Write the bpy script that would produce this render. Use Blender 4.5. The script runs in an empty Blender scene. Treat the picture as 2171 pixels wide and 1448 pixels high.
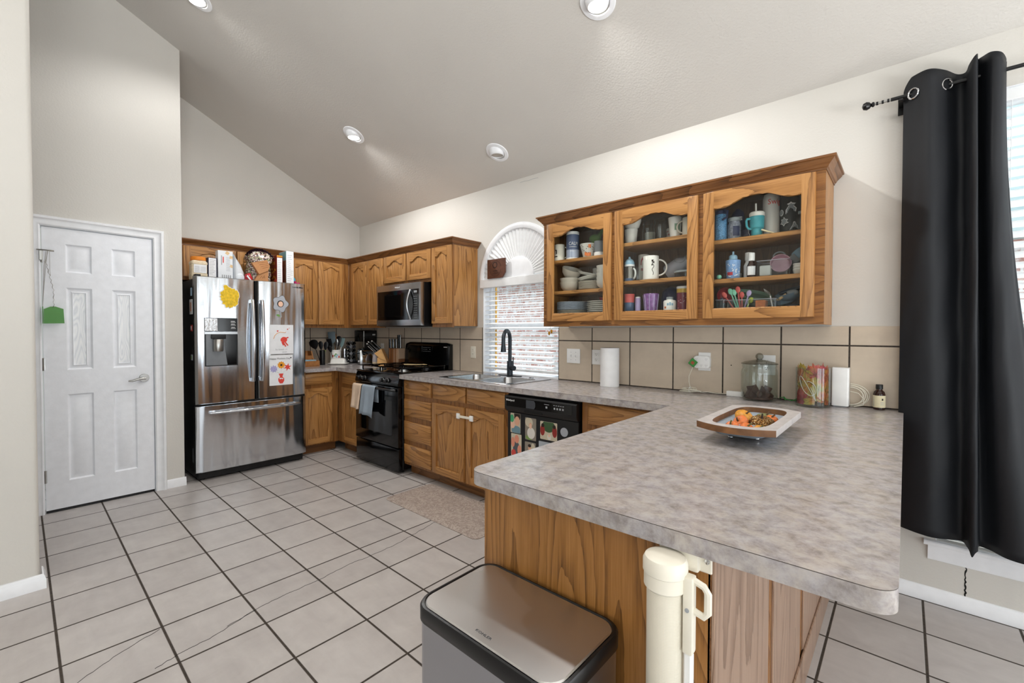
import bpy, bmesh, math, random
from mathutils import Vector, Matrix
random.seed(7)
scene = bpy.context.scene
PI = math.pi
R = math.radians
X1, Y1 = 8.5, -7.0          # the room's far extents behind the camera

# ------------------------------------------------------------------ camera, world, lights, exposure
cam_data = bpy.data.cameras.new('camera')
cam = bpy.data.objects.new('camera', cam_data)
scene.collection.objects.link(cam)
scene.camera = cam
CAM = Vector((5.2552, -2.9358, 1.3042))
_yaw, _pit, _rol = R(48.2296), R(-1.1073), R(0.1155)
_fw = Vector((-math.cos(_yaw) * math.cos(_pit), math.sin(_yaw) * math.cos(_pit), math.sin(_pit)))
_rt = Vector((math.sin(_yaw), math.cos(_yaw), 0.0))
_up = _rt.cross(_fw)
_r2 = _rt * math.cos(_rol) + _up * math.sin(_rol)
_u2 = -_rt * math.sin(_rol) + _up * math.cos(_rol)
cam.matrix_world = Matrix(((_r2.x, _u2.x, -_fw.x, CAM.x), (_r2.y, _u2.y, -_fw.y, CAM.y), (_r2.z, _u2.z, -_fw.z, CAM.z), (0, 0, 0, 1)))
cam_data.sensor_width = 36.0
cam_data.lens = 934.18 * 36.0 / 2171.0
cam_data.shift_y = -2.7 / 2171.0
cam_data.clip_start = 0.02

scene.view_settings.view_transform = 'Standard'
scene.view_settings.look = 'None'
scene.view_settings.gamma = 1.0
scene.view_settings.use_curve_mapping = False
scene.view_settings.exposure = 0.27
scene.cycles.max_bounces = 10
scene.cycles.diffuse_bounces = 5
scene.cycles.glossy_bounces = 4
scene.cycles.transmission_bounces = 8
scene.cycles.transparent_max_bounces = 12
scene.cycles.caustics_reflective = False
scene.cycles.caustics_refractive = False
scene.cycles.sample_clamp_indirect = 6.0

world = bpy.data.worlds.new('world')
scene.world = world
world.use_nodes = True
_bg = world.node_tree.nodes['Background']
_bg.inputs['Color'].default_value = (0.80, 0.92, 1.0, 1)
_bg.inputs['Strength'].default_value = 2.1

sun_data = bpy.data.lights.new('sun', 'SUN')
sun_data.energy = 3.6
sun_data.angle = R(3)
sun = bpy.data.objects.new('sun', sun_data)
scene.collection.objects.link(sun)
sun.rotation_euler = (R(-38), R(14), 0)      # comes over the house onto the neighbouring brick wall

def area_light(name, loc, rot, sx, sy, power, color):
    d = bpy.data.lights.new(name, 'AREA')
    d.shape = 'RECTANGLE'
    d.size, d.size_y, d.energy, d.color = sx, sy, power, color
    o = bpy.data.objects.new(name, d)
    scene.collection.objects.link(o)
    o.location, o.rotation_euler = loc, rot
    return o
# added fill: lights in unseen windows, and upward panels outside to brighten the ceiling
DAY = (0.92, 0.965, 1.0)
for y0, y1, pw in ((-4.85, -3.45, 12), (-3.25, -1.85, 14), (-1.15, -0.55, 10)):
    area_light('window_fill', (X1 + 0.06, (y0 + y1) / 2, 1.2), (0, R(90 + 12), 0), 2.1, y1 - y0, pw, DAY)
for x0, x1, pw in ((5.7, 6.7, 13), (7.0, 8.0, 15)):
    area_light('window_fill', ((x0 + x1) / 2, Y1 - 0.06, 1.5), (R(90 + 12), 0, 0), x1 - x0, 1.7, pw, DAY)
area_light('window_fill', (7.7, 0.16, 1.35), (R(-90 - 12), 0, 0), 1.1, 2.1, 38, DAY)  # added in an unseen window to put a white band on the refrigerator
area_light('ceiling_fill', (10.1, -3.3, -0.2), (R(180), 0, 0), 2.6, 4.6, 950, (1.0, 0.98, 0.95))
area_light('ceiling_fill', (6.8, -8.5, -0.2), (R(180), 0, 0), 4.0, 2.4, 850, (1.0, 0.98, 0.95))

# ------------------------------------------------------------------ helpers
def lin(h):
    if isinstance(h, tuple):
        return (h[0], h[1], h[2], 1.0)
    h = h.lstrip('#')
    out = []
    for i in (0, 2, 4):
        c = int(h[i:i + 2], 16) / 255.0
        out.append(c / 12.92 if c <= 0.04045 else ((c + 0.055) / 1.055) ** 2.4)
    return (*out, 1.0)

_mats = {}
def mat(name, color='#808080', rough=0.5, metal=0.0, bump=0.0, bscale=200.0, alpha=1.0, trans=0.0, ior=1.45, emit=0.0, vary=0.0, vscale=20.0, coat=0.0, spec=None, aniso=None):
    if name in _mats:
        return _mats[name]
    m = bpy.data.materials.new(name)
    m.use_nodes = True
    nt = m.node_tree
    b = nt.nodes['Principled BSDF']
    c = lin(color)
    b.inputs['Base Color'].default_value = c
    b.inputs['Roughness'].default_value = rough
    b.inputs['Metallic'].default_value = metal
    b.inputs['IOR'].default_value = ior
    b.inputs['Transmission Weight'].default_value = trans
    b.inputs['Alpha'].default_value = alpha
    b.inputs['Coat Weight'].default_value = coat
    if spec is not None:
        b.inputs['Specular IOR Level'].default_value = spec
    if emit:
        b.inputs['Emission Color'].default_value = c
        b.inputs['Emission Strength'].default_value = emit
    tc = nt.nodes.new('ShaderNodeTexCoord')
    nz = nt.nodes.new('ShaderNodeTexNoise')
    nz.inputs['Scale'].default_value = vscale
    nz.inputs['Detail'].default_value = 4
    nt.links.new(tc.outputs['Object'], nz.inputs['Vector'])
    v = vary if vary else 0.03
    mix = nt.nodes.new('ShaderNodeMix'); mix.data_type = 'RGBA'; mix.blend_type = 'MULTIPLY'
    mix.inputs[0].default_value = 1.0
    mr = nt.nodes.new('ShaderNodeMapRange')
    mr.inputs['From Min'].default_value = 0.3; mr.inputs['From Max'].default_value = 0.7
    mr.inputs['To Min'].default_value = 1.0 - v; mr.inputs['To Max'].default_value = 1.0 + v
    nt.links.new(nz.outputs['Fac'], mr.inputs['Value'])
    mix.inputs[6].default_value = c
    nt.links.new(mr.outputs[0], mix.inputs[7])
    nt.links.new(mix.outputs[2], b.inputs['Base Color'])
    if bump:
        n2 = nt.nodes.new('ShaderNodeTexNoise'); n2.inputs['Scale'].default_value = bscale; n2.inputs['Detail'].default_value = 3
        nt.links.new(tc.outputs['Object'], n2.inputs['Vector'])
        bp = nt.nodes.new('ShaderNodeBump'); bp.inputs['Strength'].default_value = bump; bp.inputs['Distance'].default_value = 0.004
        nt.links.new(n2.outputs['Fac'], bp.inputs['Height'])
        nt.links.new(bp.outputs['Normal'], b.inputs['Normal'])
    _mats[name] = m
    return m

class NT:
    """small node-tree writer"""
    def __init__(s, name):
        s.m = bpy.data.materials.new(name); s.m.use_nodes = True
        s.t = s.m.node_tree; s.b = s.t.nodes['Principled BSDF']
        _mats[name] = s.m
    def n(s, typ, ins=None, **at):
        nd = s.t.nodes.new(typ)
        for k, v in at.items():
            setattr(nd, k, v)
        for k, v in (ins or {}).items():
            s.put(nd.inputs[k], v)
        return nd
    def put(s, sock, v):
        if isinstance(v, bpy.types.NodeSocket):
            s.t.links.new(v, sock)
        else:
            sock.default_value = v
    def math(s, op, a, b=0.0, c=0.0):
        nd = s.n('ShaderNodeMath', operation=op)
        s.put(nd.inputs[0], a); s.put(nd.inputs[1], b); s.put(nd.inputs[2], c)
        return nd.outputs[0]
    def ramp(s, f, stops):
        nd = s.n('ShaderNodeValToRGB')
        e = nd.color_ramp.elements
        while len(e) < len(stops):
            e.new(0.5)
        for k, (p, c) in enumerate(stops):
            e[k].position = p; e[k].color = lin(c)
        s.put(nd.inputs[0], f)
        return nd.outputs[0]
    def mix(s, f, a, b, bt='MIX'):
        nd = s.n('ShaderNodeMix', data_type='RGBA', blend_type=bt)
        s.put(nd.inputs[0], f); s.put(nd.inputs[6], a); s.put(nd.inputs[7], b)
        return nd.outputs[2]
    def bump(s, h, strength, dist=0.002):
        nd = s.n('ShaderNodeBump', {'Strength': strength, 'Distance': dist, 'Height': h})
        s.put(s.b.inputs['Normal'], nd.outputs[0])
    def noise(s, vec, scale, detail=3, rough=0.5, dist=0.0):
        return s.n('ShaderNodeTexNoise', {'Vector': vec, 'Scale': scale, 'Detail': detail, 'Roughness': rough, 'Distortion': dist}).outputs['Fac']

def oak(name, horizontal=False, light='#bb8a52', midc='#a4733f', dark='#65401d', rough=0.36, scale=1.0):
    s = NT(name)
    tc = s.n('ShaderNodeTexCoord')
    oi = s.n('ShaderNodeObjectInfo')
    sep = s.n('ShaderNodeSeparateXYZ', {0: tc.outputs['Object']})
    xy = s.math('ADD', sep.outputs[0], sep.outputs[1])
    z = sep.outputs[2]
    ac, al = (z, xy) if horizontal else (xy, z)
    rnd = s.math('MULTIPLY', oi.outputs['Random'], 37.0)
    ac = s.math('ADD', ac, rnd)
    cathed = s.n('ShaderNodeCombineXYZ', {0: s.math('MULTIPLY', ac, 6.0 * scale), 1: s.math('MULTIPLY', al, 0.62 * scale), 2: rnd}).outputs[0]
    n1 = s.noise(cathed, 1.0, 1.0, 0.35, 0.12)
    wob = s.noise(s.n('ShaderNodeCombineXYZ', {0: s.math('MULTIPLY', ac, 60.0), 1: s.math('MULTIPLY', al, 9.0), 2: rnd}).outputs[0], 1.0, 2, 0.5)
    ring = s.math('POWER', s.math('FRACT', s.math('ADD', s.math('MULTIPLY', n1, 19.0), s.math('MULTIPLY', wob, 0.35))), 2.6)
    fine = s.n('ShaderNodeCombineXYZ', {0: s.math('MULTIPLY', ac, 260.0), 1: s.math('MULTIPLY', al, 7.0), 2: rnd}).outputs[0]
    n2 = s.noise(fine, 1.0, 3, 0.6)
    med = s.n('ShaderNodeCombineXYZ', {0: s.math('MULTIPLY', ac, 42.0), 1: s.math('MULTIPLY', al, 1.6), 2: rnd}).outputs[0]
    n3 = s.noise(med, 1.0, 3, 0.6)
    f = s.math('ADD', s.math('MULTIPLY', s.math('MULTIPLY', ring, s.math('ADD', n2, 0.30)), 0.50), s.math('ADD', s.math('MULTIPLY', n2, 0.55), s.math('MULTIPLY', n3, 0.30)))
    f = s.math('SUBTRACT', f, 0.12)
    col = s.ramp(f, [(0.14, light), (0.42, midc), (0.85, dark)])
    s.put(s.b.inputs['Base Color'], col)
    s.put(s.b.inputs['Roughness'], rough)
    s.bump(n2, 0.12, 0.001)
    return s.m

M = {}
M['oak'] = oak('oak_vertical_grain')
M['oak_h'] = oak('oak_horizontal_grain', True)
M['oak_dark'] = oak('oak_face_frame', False, '#9c6c39', '#845527', '#523113')
M['oak_dark_h'] = oak('oak_face_frame_rails', True, '#9c6c39', '#845527', '#523113')
M['oak_crown'] = oak('oak_crown', True, '#8c6038', '#744a26', '#462a12')
M['oak_panel'] = oak('oak_end_panel', False, '#b07d46', '#996833', '#5a3817', 0.40, 1.0)
M['oak_lit'] = oak('oak_bar_side_lit', False, '#a98d78', '#997c68', '#6d523f', 0.33, 0.7)  # paler, pinker oak: window light from the right put into the colour
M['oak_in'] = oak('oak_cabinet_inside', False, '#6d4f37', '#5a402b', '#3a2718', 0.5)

def rgb(name, *a, **k):
    M[name] = mat(name, *a, **k)
rgb('white_trim', '#eff1f5', 0.32)
rgb('door_white', '#f0f3f9', 0.35, bump=0.10, bscale=90)
rgb('black_gloss', '#050506', 0.10)
rgb('black_satin', '#0c0c0e', 0.35)
rgb('black_plastic', '#111214', 0.42)
rgb('dark_gap', '#070605', 0.8)
rgb('steel', '#b8babd', 0.22, 1.0)
rgb('chrome', '#d5d7da', 0.08, 1.0)
rgb('nickel', '#b9b8b5', 0.28, 1.0)
rgb('white_plastic', '#f0f0ef', 0.35)
rgb('almond_plastic', '#e9e3d4', 0.4)
rgb('white_ceramic', '#ebe9e4', 0.18)
rgb('slat_white', '#eef0f2', 0.45)
rgb('grey_print', '#9c9fa3', 0.5)
rgb('white_print', '#e8e8e8', 0.5)
rgb('black_print', '#1b1a1a', 0.5)
rgb('paper_white', '#e6e7ea', 0.75)
rgb('gun_metal', '#3a3f45', 0.38, 0.75)
rgb('kraft', '#b68256', 0.75, vary=0.1)

def wall_paint(name, col, bs=0.35):
    s = NT(name)
    tc = s.n('ShaderNodeTexCoord')
    n = s.noise(tc.outputs['Object'], 85, 2, 0.55)
    n0 = s.noise(tc.outputs['Object'], 1.3, 3, 0.5)
    c = lin(col)
    k = s.n('ShaderNodeMapRange', {'Value': n0, 'From Min': 0.3, 'From Max': 0.7, 'To Min': 0.97, 'To Max': 1.03}).outputs[0]
    s.put(s.b.inputs['Base Color'], s.mix(1.0, c, k, 'MULTIPLY'))
    s.put(s.b.inputs['Roughness'], 0.62)
    s.bump(n, bs, 0.003)
    M[name] = s.m
wall_paint('paint_wall', '#d1cec8')
wall_paint('paint_ceiling', '#cecbc6', 0.5)

def grid_tile(name, axes, p, off, half, base, base2, grout, rough):
    s = NT(name)
    tc = s.n('ShaderNodeTexCoord')
    sep = s.n('ShaderNodeSeparateXYZ', {0: tc.outputs['Object']})
    ds, cells = [], []
    for a, pp, o in zip(axes, p, off):
        v = s.math('SUBTRACT', sep.outputs[a], o)
        ds.append(s.math('PINGPONG', v, pp / 2.0))
        cells.append(s.math('FLOOR', s.math('DIVIDE', v, pp)))
    d = s.math('MINIMUM', ds[0], ds[1])
    g = s.n('ShaderNodeMapRange', {'Value': d, 'From Min': half - 0.0012, 'From Max': half + 0.0012}).outputs[0]
    wn = s.n('ShaderNodeTexWhiteNoise', {'Vector': s.n('ShaderNodeCombineXYZ', {0: cells[0], 1: cells[1]}).outputs[0]}, noise_dimensions='3D').outputs['Value']
    mott = s.noise(tc.outputs['Object'], 7, 5, 0.6, 0.4)
    streak = s.noise(s.n('ShaderNodeMapping', {'Vector': tc.outputs['Object'], 'Scale': (4, 22, 22)}).outputs[0], 1.0, 3, 0.6)
    f = s.math('ADD', s.math('MULTIPLY', mott, 0.6), s.math('ADD', s.math('MULTIPLY', wn, 0.15), s.math('MULTIPLY', streak, 0.25)))
    col = s.ramp(f, [(0.3, base), (0.72, base2)])
    gcol = s.ramp(s.noise(tc.outputs['Object'], 60, 3), [(0.3, grout), (0.8, '#4a4036')])
    s.put(s.b.inputs['Base Color'], s.mix(g, gcol, col))
    s.put(s.b.inputs['Roughness'], s.n('ShaderNodeMapRange', {'Value': g, 'To Min': 0.85, 'To Max': rough}).outputs[0])
    s.bump(s.math('ADD', g, s.math('MULTIPLY', mott, 0.12)), 0.5, 0.002)
    M[name] = s.m
grid_tile('floor_tile', (0, 1), (0.3134, 0.3140), (0.948, -2.845), 0.0047, '#aba5a3', '#c5c0bd', '#2b231d', 0.36)
grid_tile('splash_tile_right', (0, 2), (0.3143, 0.3155), (3.463, 0.918), 0.0041, '#bfb09e', '#d2c3af', '#1f1815', 0.38)
grid_tile('splash_tile_left', (0, 2), (0.3165, 0.3155), (0.364, 0.912), 0.0041, '#bfb09e', '#d2c3af', '#1f1815', 0.38)
grid_tile('splash_tile_back', (1, 2), (0.3195, 0.3155), (-0.639, 0.908), 0.0041, '#bfb09e', '#d2c3af', '#1f1815', 0.38)

def laminate():
    s = NT('laminate')
    tc = s.n('ShaderNodeTexCoord')
    a = s.noise(tc.outputs['Object'], 26, 8, 0.68, 0.25)
    h = s.noise(tc.outputs['Object'], 19, 5, 0.65, 0.4)
    b = s.noise(tc.outputs['Object'], 130, 3, 0.6)
    f = s.math('ADD', s.math('MULTIPLY', a, 0.85), s.math('MULTIPLY', b, 0.15))
    cool = s.ramp(f, [(0.35, '#8b8586'), (0.47, '#a29d9f'), (0.56, '#b0abac'), (0.70, '#b9b5b5')])
    warm = s.ramp(f, [(0.35, '#8a827e'), (0.47, '#a29a95'), (0.56, '#b0a8a2'), (0.70, '#b9b1a9')])
    col = s.mix(s.n('ShaderNodeMapRange', {'Value': h, 'From Min': 0.38, 'From Max': 0.64}).outputs[0], cool, warm)
    # dark seam where the edge band meets the top sheet
    geo = s.n('ShaderNodeNewGeometry'); nz_ = s.n('ShaderNodeSeparateXYZ', {0: geo.outputs['Normal']}).outputs[2]
    oz = s.n('ShaderNodeSeparateXYZ', {0: tc.outputs['Object']}).outputs[2]
    seam = s.math('MULTIPLY', s.math('LESS_THAN', nz_, 0.5), s.math('GREATER_THAN', oz, 0.0366))
    s.put(s.b.inputs['Base Color'], s.mix(seam, col, lin('#453d39')))
    s.put(s.b.inputs['Roughness'], 0.23)
    s.bump(b, 0.03, 0.001)
    M['laminate'] = s.m
laminate()

def stainless(name, col='#b3b4b7', rough=0.2, bs=0.03, wy=1.6, wz=0.55):
    s = NT(name)
    tc = s.n('ShaderNodeTexCoord')
    br = s.noise(s.n('ShaderNodeMapping', {'Vector': tc.outputs['Object'], 'Scale': (3, 3, 900)}).outputs[0], 1.0, 3, 0.7)
    s.put(s.b.inputs['Base Color'], lin(col)); s.b.inputs['Metallic'].default_value = 1.0
    s.put(s.b.inputs['Roughness'], s.n('ShaderNodeMapRange', {'Value': br, 'To Min': rough * 0.8, 'To Max': rough * 1.25}).outputs[0])
    wav = s.noise(s.n('ShaderNodeMapping', {'Vector': tc.outputs['Object'], 'Scale': (1.6, wy, wz)}).outputs[0], 2.2, 1, 0.4)
    s.bump(s.math('ADD', s.math('MULTIPLY', br, 0.004), wav), bs * 10, 0.02)
    M[name] = s.m
stainless('fridge_steel', '#d3d7dd', 0.12, 0.07, 4.2, 0.38)
stainless('micro_steel', '#a9abae', 0.24, 0.01)
stainless('can_steel', '#a9abb2', 0.30, 0.01)
stainless('lid_steel', '#c6c5c4', 0.30, 0.0)

def glass(name, tint=(1, 1, 1), refl=1.0, rough=0.0):
    s = NT(name)
    t = s.t
    tr = s.n('ShaderNodeBsdfTransparent', {'Color': (*tint, 1)})
    gl = s.n('ShaderNodeBsdfGlossy', {'Roughness': rough})
    lw = s.n('ShaderNodeLayerWeight', {'Blend': 0.5})
    f = s.math('ADD', s.math('MULTIPLY', s.math('POWER', lw.outputs['Facing'], 4.0), 0.55 * refl), 0.04 * refl)
    mx = s.n('ShaderNodeMixShader', {0: f, 1: tr.outputs[0], 2: gl.outputs[0]})
    out = [n for n in t.nodes if n.type == 'OUTPUT_MATERIAL'][0]
    t.links.new(mx.outputs[0], out.inputs[0])
    M[name] = s.m
glass('pane', (0.97, 0.98, 0.97), 0.6)
glass('jar_glass', (0.93, 0.95, 0.94), 1.2)
glass('clear_plastic', (0.90, 0.92, 0.93), 1.0, 0.1)
glass('smoke_plastic', (0.55, 0.57, 0.6), 1.0, 0.05)

# ------------------------------------------------------------------ scene objects
_org = {}
def thing(name, label, cat, loc=(0, 0, 0), rz=0.0, group=None, rot=None, kind=None):
    o = bpy.data.objects.new(name, None)
    o.empty_display_size = 0.05
    scene.collection.objects.link(o)
    o.location = loc
    o.rotation_euler = rot if rot else (0, 0, rz)
    _org[o.name] = Vector(loc)
    return tag(o, label, cat, group, kind)

def tag(o, label=None, cat=None, group=None, kind=None):
    if label: o['label'] = label
    if cat: o['category'] = cat
    if group: o['group'] = group
    if kind: o['kind'] = kind
    return o

SINK = lambda u, d, z: (u, -d, z)          # fronts along the window wall: u = x, d = distance out of the wall
BACK = lambda u, d, z: (d, u, z)           # fronts along the fridge wall:  u = y
SAME = lambda u, d, z: (u, d, z)

class MB:
    def __init__(s, tf=SAME):
        s.bm = bmesh.new(); s.tf = tf
    def v(s, a, b, c):
        return s.bm.verts.new(s.tf(a, b, c))
    def f(s, vs):
        try:
            return s.bm.faces.new(vs)
        except ValueError:
            return None
    def box(s, a0, a1, b0, b1, c0, c1, bev=0.0, seg=1):
        vs = [s.v(a, b, c) for a in (a0, a1) for b in (b0, b1) for c in (c0, c1)]
        fs = [s.f([vs[i] for i in q]) for q in ((0, 1, 3, 2), (4, 6, 7, 5), (0, 4, 5, 1), (2, 3, 7, 6), (0, 2, 6, 4), (1, 5, 7, 3))]
        if bev:
            es = {e for f in fs for e in f.edges}
            bmesh.ops.bevel(s.bm, geom=list(es), offset=bev, segments=seg, affect='EDGES', profile=0.6)
        return s
    def loft(s, rings, closed=True, cap0=True, cap1=True):
        rv = [[s.v(*p) for p in r] for r in rings]
        n = len(rv[0])
        for a, b in zip(rv, rv[1:]):
            for i in range(n if closed else n - 1):
                j = (i + 1) % n
                s.f([a[i], a[j], b[j], b[i]])
        if closed and cap0: s.f(list(reversed(rv[0])))
        if closed and cap1: s.f(rv[-1])
        return s
    def lathe(s, prof, c=(0, 0, 0), seg=24, axis='z', cap0=True, cap1=True):
        rings = []
        for r, h in prof:
            ring = []
            for i in range(seg):
                a = 2 * PI * i / seg
                p, q = max(r, 1e-5) * math.cos(a), max(r, 1e-5) * math.sin(a)
                ring.append({'z': (c[0] + p, c[1] + q, c[2] + h), 'x': (c[0] + h, c[1] + p, c[2] + q), 'y': (c[0] + p, c[1] + h, c[2] + q)}[axis])
            rings.append(ring)
        return s.loft(rings, True, cap0, cap1)
    def cyl(s, c, r, h, seg=24, axis='z', bev=0.0):
        if bev:
            return s.lathe([(r - bev, 0), (r, bev), (r, h - bev), (r - bev, h)], c, seg, axis)
        return s.lathe([(r, 0), (r, h)], c, seg, axis)
    def ell(s, c, rx, ry, rz, seg=20, rings=12):
        rr = []
        for k in range(rings + 1):
            t = -PI / 2 + PI * k / rings
            cr = max(math.cos(t), 1e-3)
            rr.append([(c[0] + rx * cr * math.cos(2 * PI * i / seg), c[1] + ry * cr * math.sin(2 * PI * i / seg), c[2] + rz * math.sin(t)) for i in range(seg)])
        return s.loft(rr)
    def tube(s, pts, r, seg=8, closed=False, flat=1.0):
        P = [Vector(p) for p in pts]
        n = len(P)
        rs = r if isinstance(r, (list, tuple)) else [r] * n
        rings, prev = [], None
        for i in range(n):
            a = P[i - 1] if (i > 0 or closed) else P[i]
            b = P[(i + 1) % n] if (i < n - 1 or closed) else P[i]
            t = (b - a).normalized() if (b - a).length > 1e-9 else Vector((0, 0, 1))
            if prev is None:
                ref = Vector((0, 0, 1)) if abs(t.z) < 0.9 else Vector((1, 0, 0))
                u = t.cross(ref).normalized()
            else:
                u = (prev - t * prev.dot(t))
                u = u.normalized() if u.length > 1e-6 else t.orthogonal().normalized()
            prev = u
            w = t.cross(u)
            rings.append([tuple(P[i] + u * rs[i] * math.cos(2 * PI * k / seg) + w * rs[i] * flat * math.sin(2 * PI * k / seg)) for k in range(seg)])
        if closed:
            rings.append(rings[0])
            return s.loft(rings, True, False, False)
        return s.loft(rings)
    def prism(s, outline, d0, d1, holes=(), plane='uz', bev=0.0, bevseg=1):
        """outline in 2D, extruded between d0 and d1; plane 'uz' (depth = b), 'ub' (depth = c)"""
        mk = (lambda p, d: s.v(p[0], d, p[1])) if plane == 'uz' else (lambda p, d: s.v(p[0], p[1], d)) if plane == 'ub' else (lambda p, d: s.v(d, p[0], p[1]))
        loops = [outline] + list(holes)
        sides = []
        for d in (d0, d1):
            es, rings = [], []
            for lp in loops:
                vs = [mk(p, d) for p in lp]
                rings.append(vs)
                for i in range(len(vs)):
                    es.append(s.bm.edges.new((vs[i], vs[(i + 1) % len(vs)])))
            if holes:
                bmesh.ops.triangle_fill(s.bm, use_beauty=True, use_dissolve=False, edges=es)
            else:
                s.f(rings[0])
            sides.append(rings)
        for ra, rb in zip(*sides):
            n = len(ra)
            for i in range(n):
                s.f([ra[i], ra[(i + 1) % n], rb[(i + 1) % n], rb[i]])
        if bev:
            e1 = [e for r in sides[1] for i in range(len(r)) for e in r[i].link_edges if e.other_vert(r[i]) is r[(i + 1) % len(r)]]
            bmesh.ops.bevel(s.bm, geom=list(set(e1)), offset=bev, segments=bevseg, affect='EDGES', profile=0.5)
        return s
    def sweep(s, path, prof):
        """profile (out, z) swept along a 2D path with mitred corners, out = to the right of travel"""
        P = [Vector(p) for p in path]
        rings = []
        for i, p in enumerate(P):
            d0 = (P[i] - P[i - 1]).normalized() if i else (P[1] - P[0]).normalized()
            d1 = (P[i + 1] - P[i]).normalized() if i < len(P) - 1 else d0
            n0, n1 = Vector((d0.y, -d0.x)), Vector((d1.y, -d1.x))
            m = n0 + n1
            m = m / m.dot(n0)
            rings.append([(p.x + m.x * o, p.y + m.y * o, z) for o, z in prof])
        return s.loft(rings)
    def build(s, name, m, parent=None, local=False, sharp=35, tris=False):
        bm = s.bm
        bmesh.ops.recalc_face_normals(bm, faces=bm.faces[:])
        if parent is not None and not local:
            o = _org[parent.name]
            bmesh.ops.translate(bm, verts=bm.verts[:], vec=-o)
        me = bpy.data.meshes.new(name)
        bm.to_mesh(me); bm.free()
        me.polygons.foreach_set('use_smooth', [True] * len(me.polygons))
        try:
            me.set_sharp_from_angle(angle=R(sharp))
        except Exception:
            pass
        me.materials.append(M[m] if isinstance(m, str) else m)
        ob = bpy.data.objects.new(name, me)
        scene.collection.objects.link(ob)
        if parent is not None:
            ob.parent = parent
            _org[ob.name] = Vector((0, 0, 0)) if local else _org[parent.name]
        else:
            _org[ob.name] = Vector((0, 0, 0))
        return ob

def sub(parent_part):
    return parent_part

def one(name, mb, m, label, cat, group=None, kind=None):
    """a thing that is a single mesh; its origin goes to its base centre"""
    bm = mb.bm
    xs = [v.co for v in bm.verts]
    o = Vector((sum(c.x for c in xs) / len(xs), sum(c.y for c in xs) / len(xs), min(c.z for c in xs)))
    bmesh.ops.translate(bm, verts=bm.verts[:], vec=-o)
    ob = mb.build(name, m)
    ob.location = o
    _org[ob.name] = o
    return tag(ob, label, cat, group, kind)

def struct(name, mb, m):
    ob = mb.build(name, m)
    ob['kind'] = 'structure'
    return ob

def round_poly(pts, radii, seg=6):
    out, n = [], len(pts)
    for i in range(n):
        p, a, b = Vector(pts[i]), Vector(pts[i - 1]), Vector(pts[(i + 1) % n])
        r = radii[i] if isinstance(radii, (list, tuple)) else radii
        if r <= 0:
            out.append(tuple(p)); continue
        da, db = (a - p).normalized(), (b - p).normalized()
        ang = da.angle(db)
        t = r / math.tan(ang / 2)
        c = p + (da + db).normalized() * (r / math.sin(ang / 2))
        s0, s1 = p + da * t - c, p + db * t - c
        tot = s0.angle(s1)
        sgn = 1 if s0.cross(s1) > 0 else -1
        for k in range(seg + 1):
            th = sgn * tot * k / seg
            out.append((c.x + s0.x * math.cos(th) - s0.y * math.sin(th), c.y + s0.x * math.sin(th) + s0.y * math.cos(th)))
    return out

def rrect(x0, x1, y0, y1, r, seg=5):
    return round_poly([(x0, y0), (x1, y0), (x1, y1), (x0, y1)], r, seg)

def cathedral(u0, u1, z0, zs, zp, n=22):
    """rectangle whose top edge is the shouldered arch of a cathedral door"""
    out = [(u0, z0), (u1, z0), (u1, zs)]
    for i in range(1, n):
        t = i / n
        q = min(max((min(t, 1 - t) - 0.10) / 0.33, 0), 1)
        out.append((u1 + (u0 - u1) * t, zs + (zp - zs) * (q * q * (3 - 2 * q))))
    out.append((u0, zs))
    return out

def text_obj(name, txt, size, loc, rot, m, parent, depth=0.0006, align='CENTER', sx=1.0):
    """raised lettering as a mesh"""
    cu = bpy.data.curves.new(name, 'FONT')
    cu.body, cu.size, cu.extrude = txt, size, depth
    cu.align_x, cu.align_y = align, 'CENTER'
    cu.resolution_u = 2
    tmp = bpy.data.objects.new(name + '_tmp', cu)
    scene.collection.objects.link(tmp)
    dg = bpy.context.evaluated_depsgraph_get()
    me = bpy.data.meshes.new_from_object(tmp.evaluated_get(dg))
    bpy.data.objects.remove(tmp); bpy.data.curves.remove(cu)
    from mathutils import Euler
    mx = Matrix.Translation(Vector(loc)) @ Euler(rot).to_matrix().to_4x4() @ Matrix.Diagonal((sx, 1, 1, 1))
    if parent is not None:
        mx = Matrix.Translation(-_org[parent.name]) @ mx
    me.transform(mx)
    me.materials.clear(); me.materials.append(M[m])
    ob = bpy.data.objects.new(name, me)
    scene.collection.objects.link(ob)
    if parent is not None:
        ob.parent = parent
        _org[ob.name] = _org[parent.name]
    return ob
ON_SINK = (R(90), 0, 0)          # lettering that faces -y
ON_BACK = (R(90), 0, R(90))      # lettering that faces +x

def copy_tree(src, loc=None, rz=None, label=None, group=None):
    """a copy of a thing with copies of its parts and sub-parts"""
    r = src.copy(); scene.collection.objects.link(r)
    if loc is not None: r.location = loc
    if rz is not None: r.rotation_euler = (0, 0, rz)
    if label: r['label'] = label
    if group: r['group'] = group
    for ch in list(src.children):
        c = ch.copy(); scene.collection.objects.link(c); c.parent = r
        for g in list(ch.children):
            d = g.copy(); scene.collection.objects.link(d); d.parent = c
    return r
# ------------------------------------------------------------------ the shell
ZC, SL = 2.642, 0.4936                     # eave height over the window wall, slope of the ceiling
def ceil_z(y):
    return ZC - SL * y if y > -4.2 else ZC + SL * 4.2 - SL * (-4.2 - y)
struct('floor', MB().box(-0.2, X1 + 0.2, Y1 - 0.2, 0.0, -0.1, 0.0), 'floor_tile')

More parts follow.
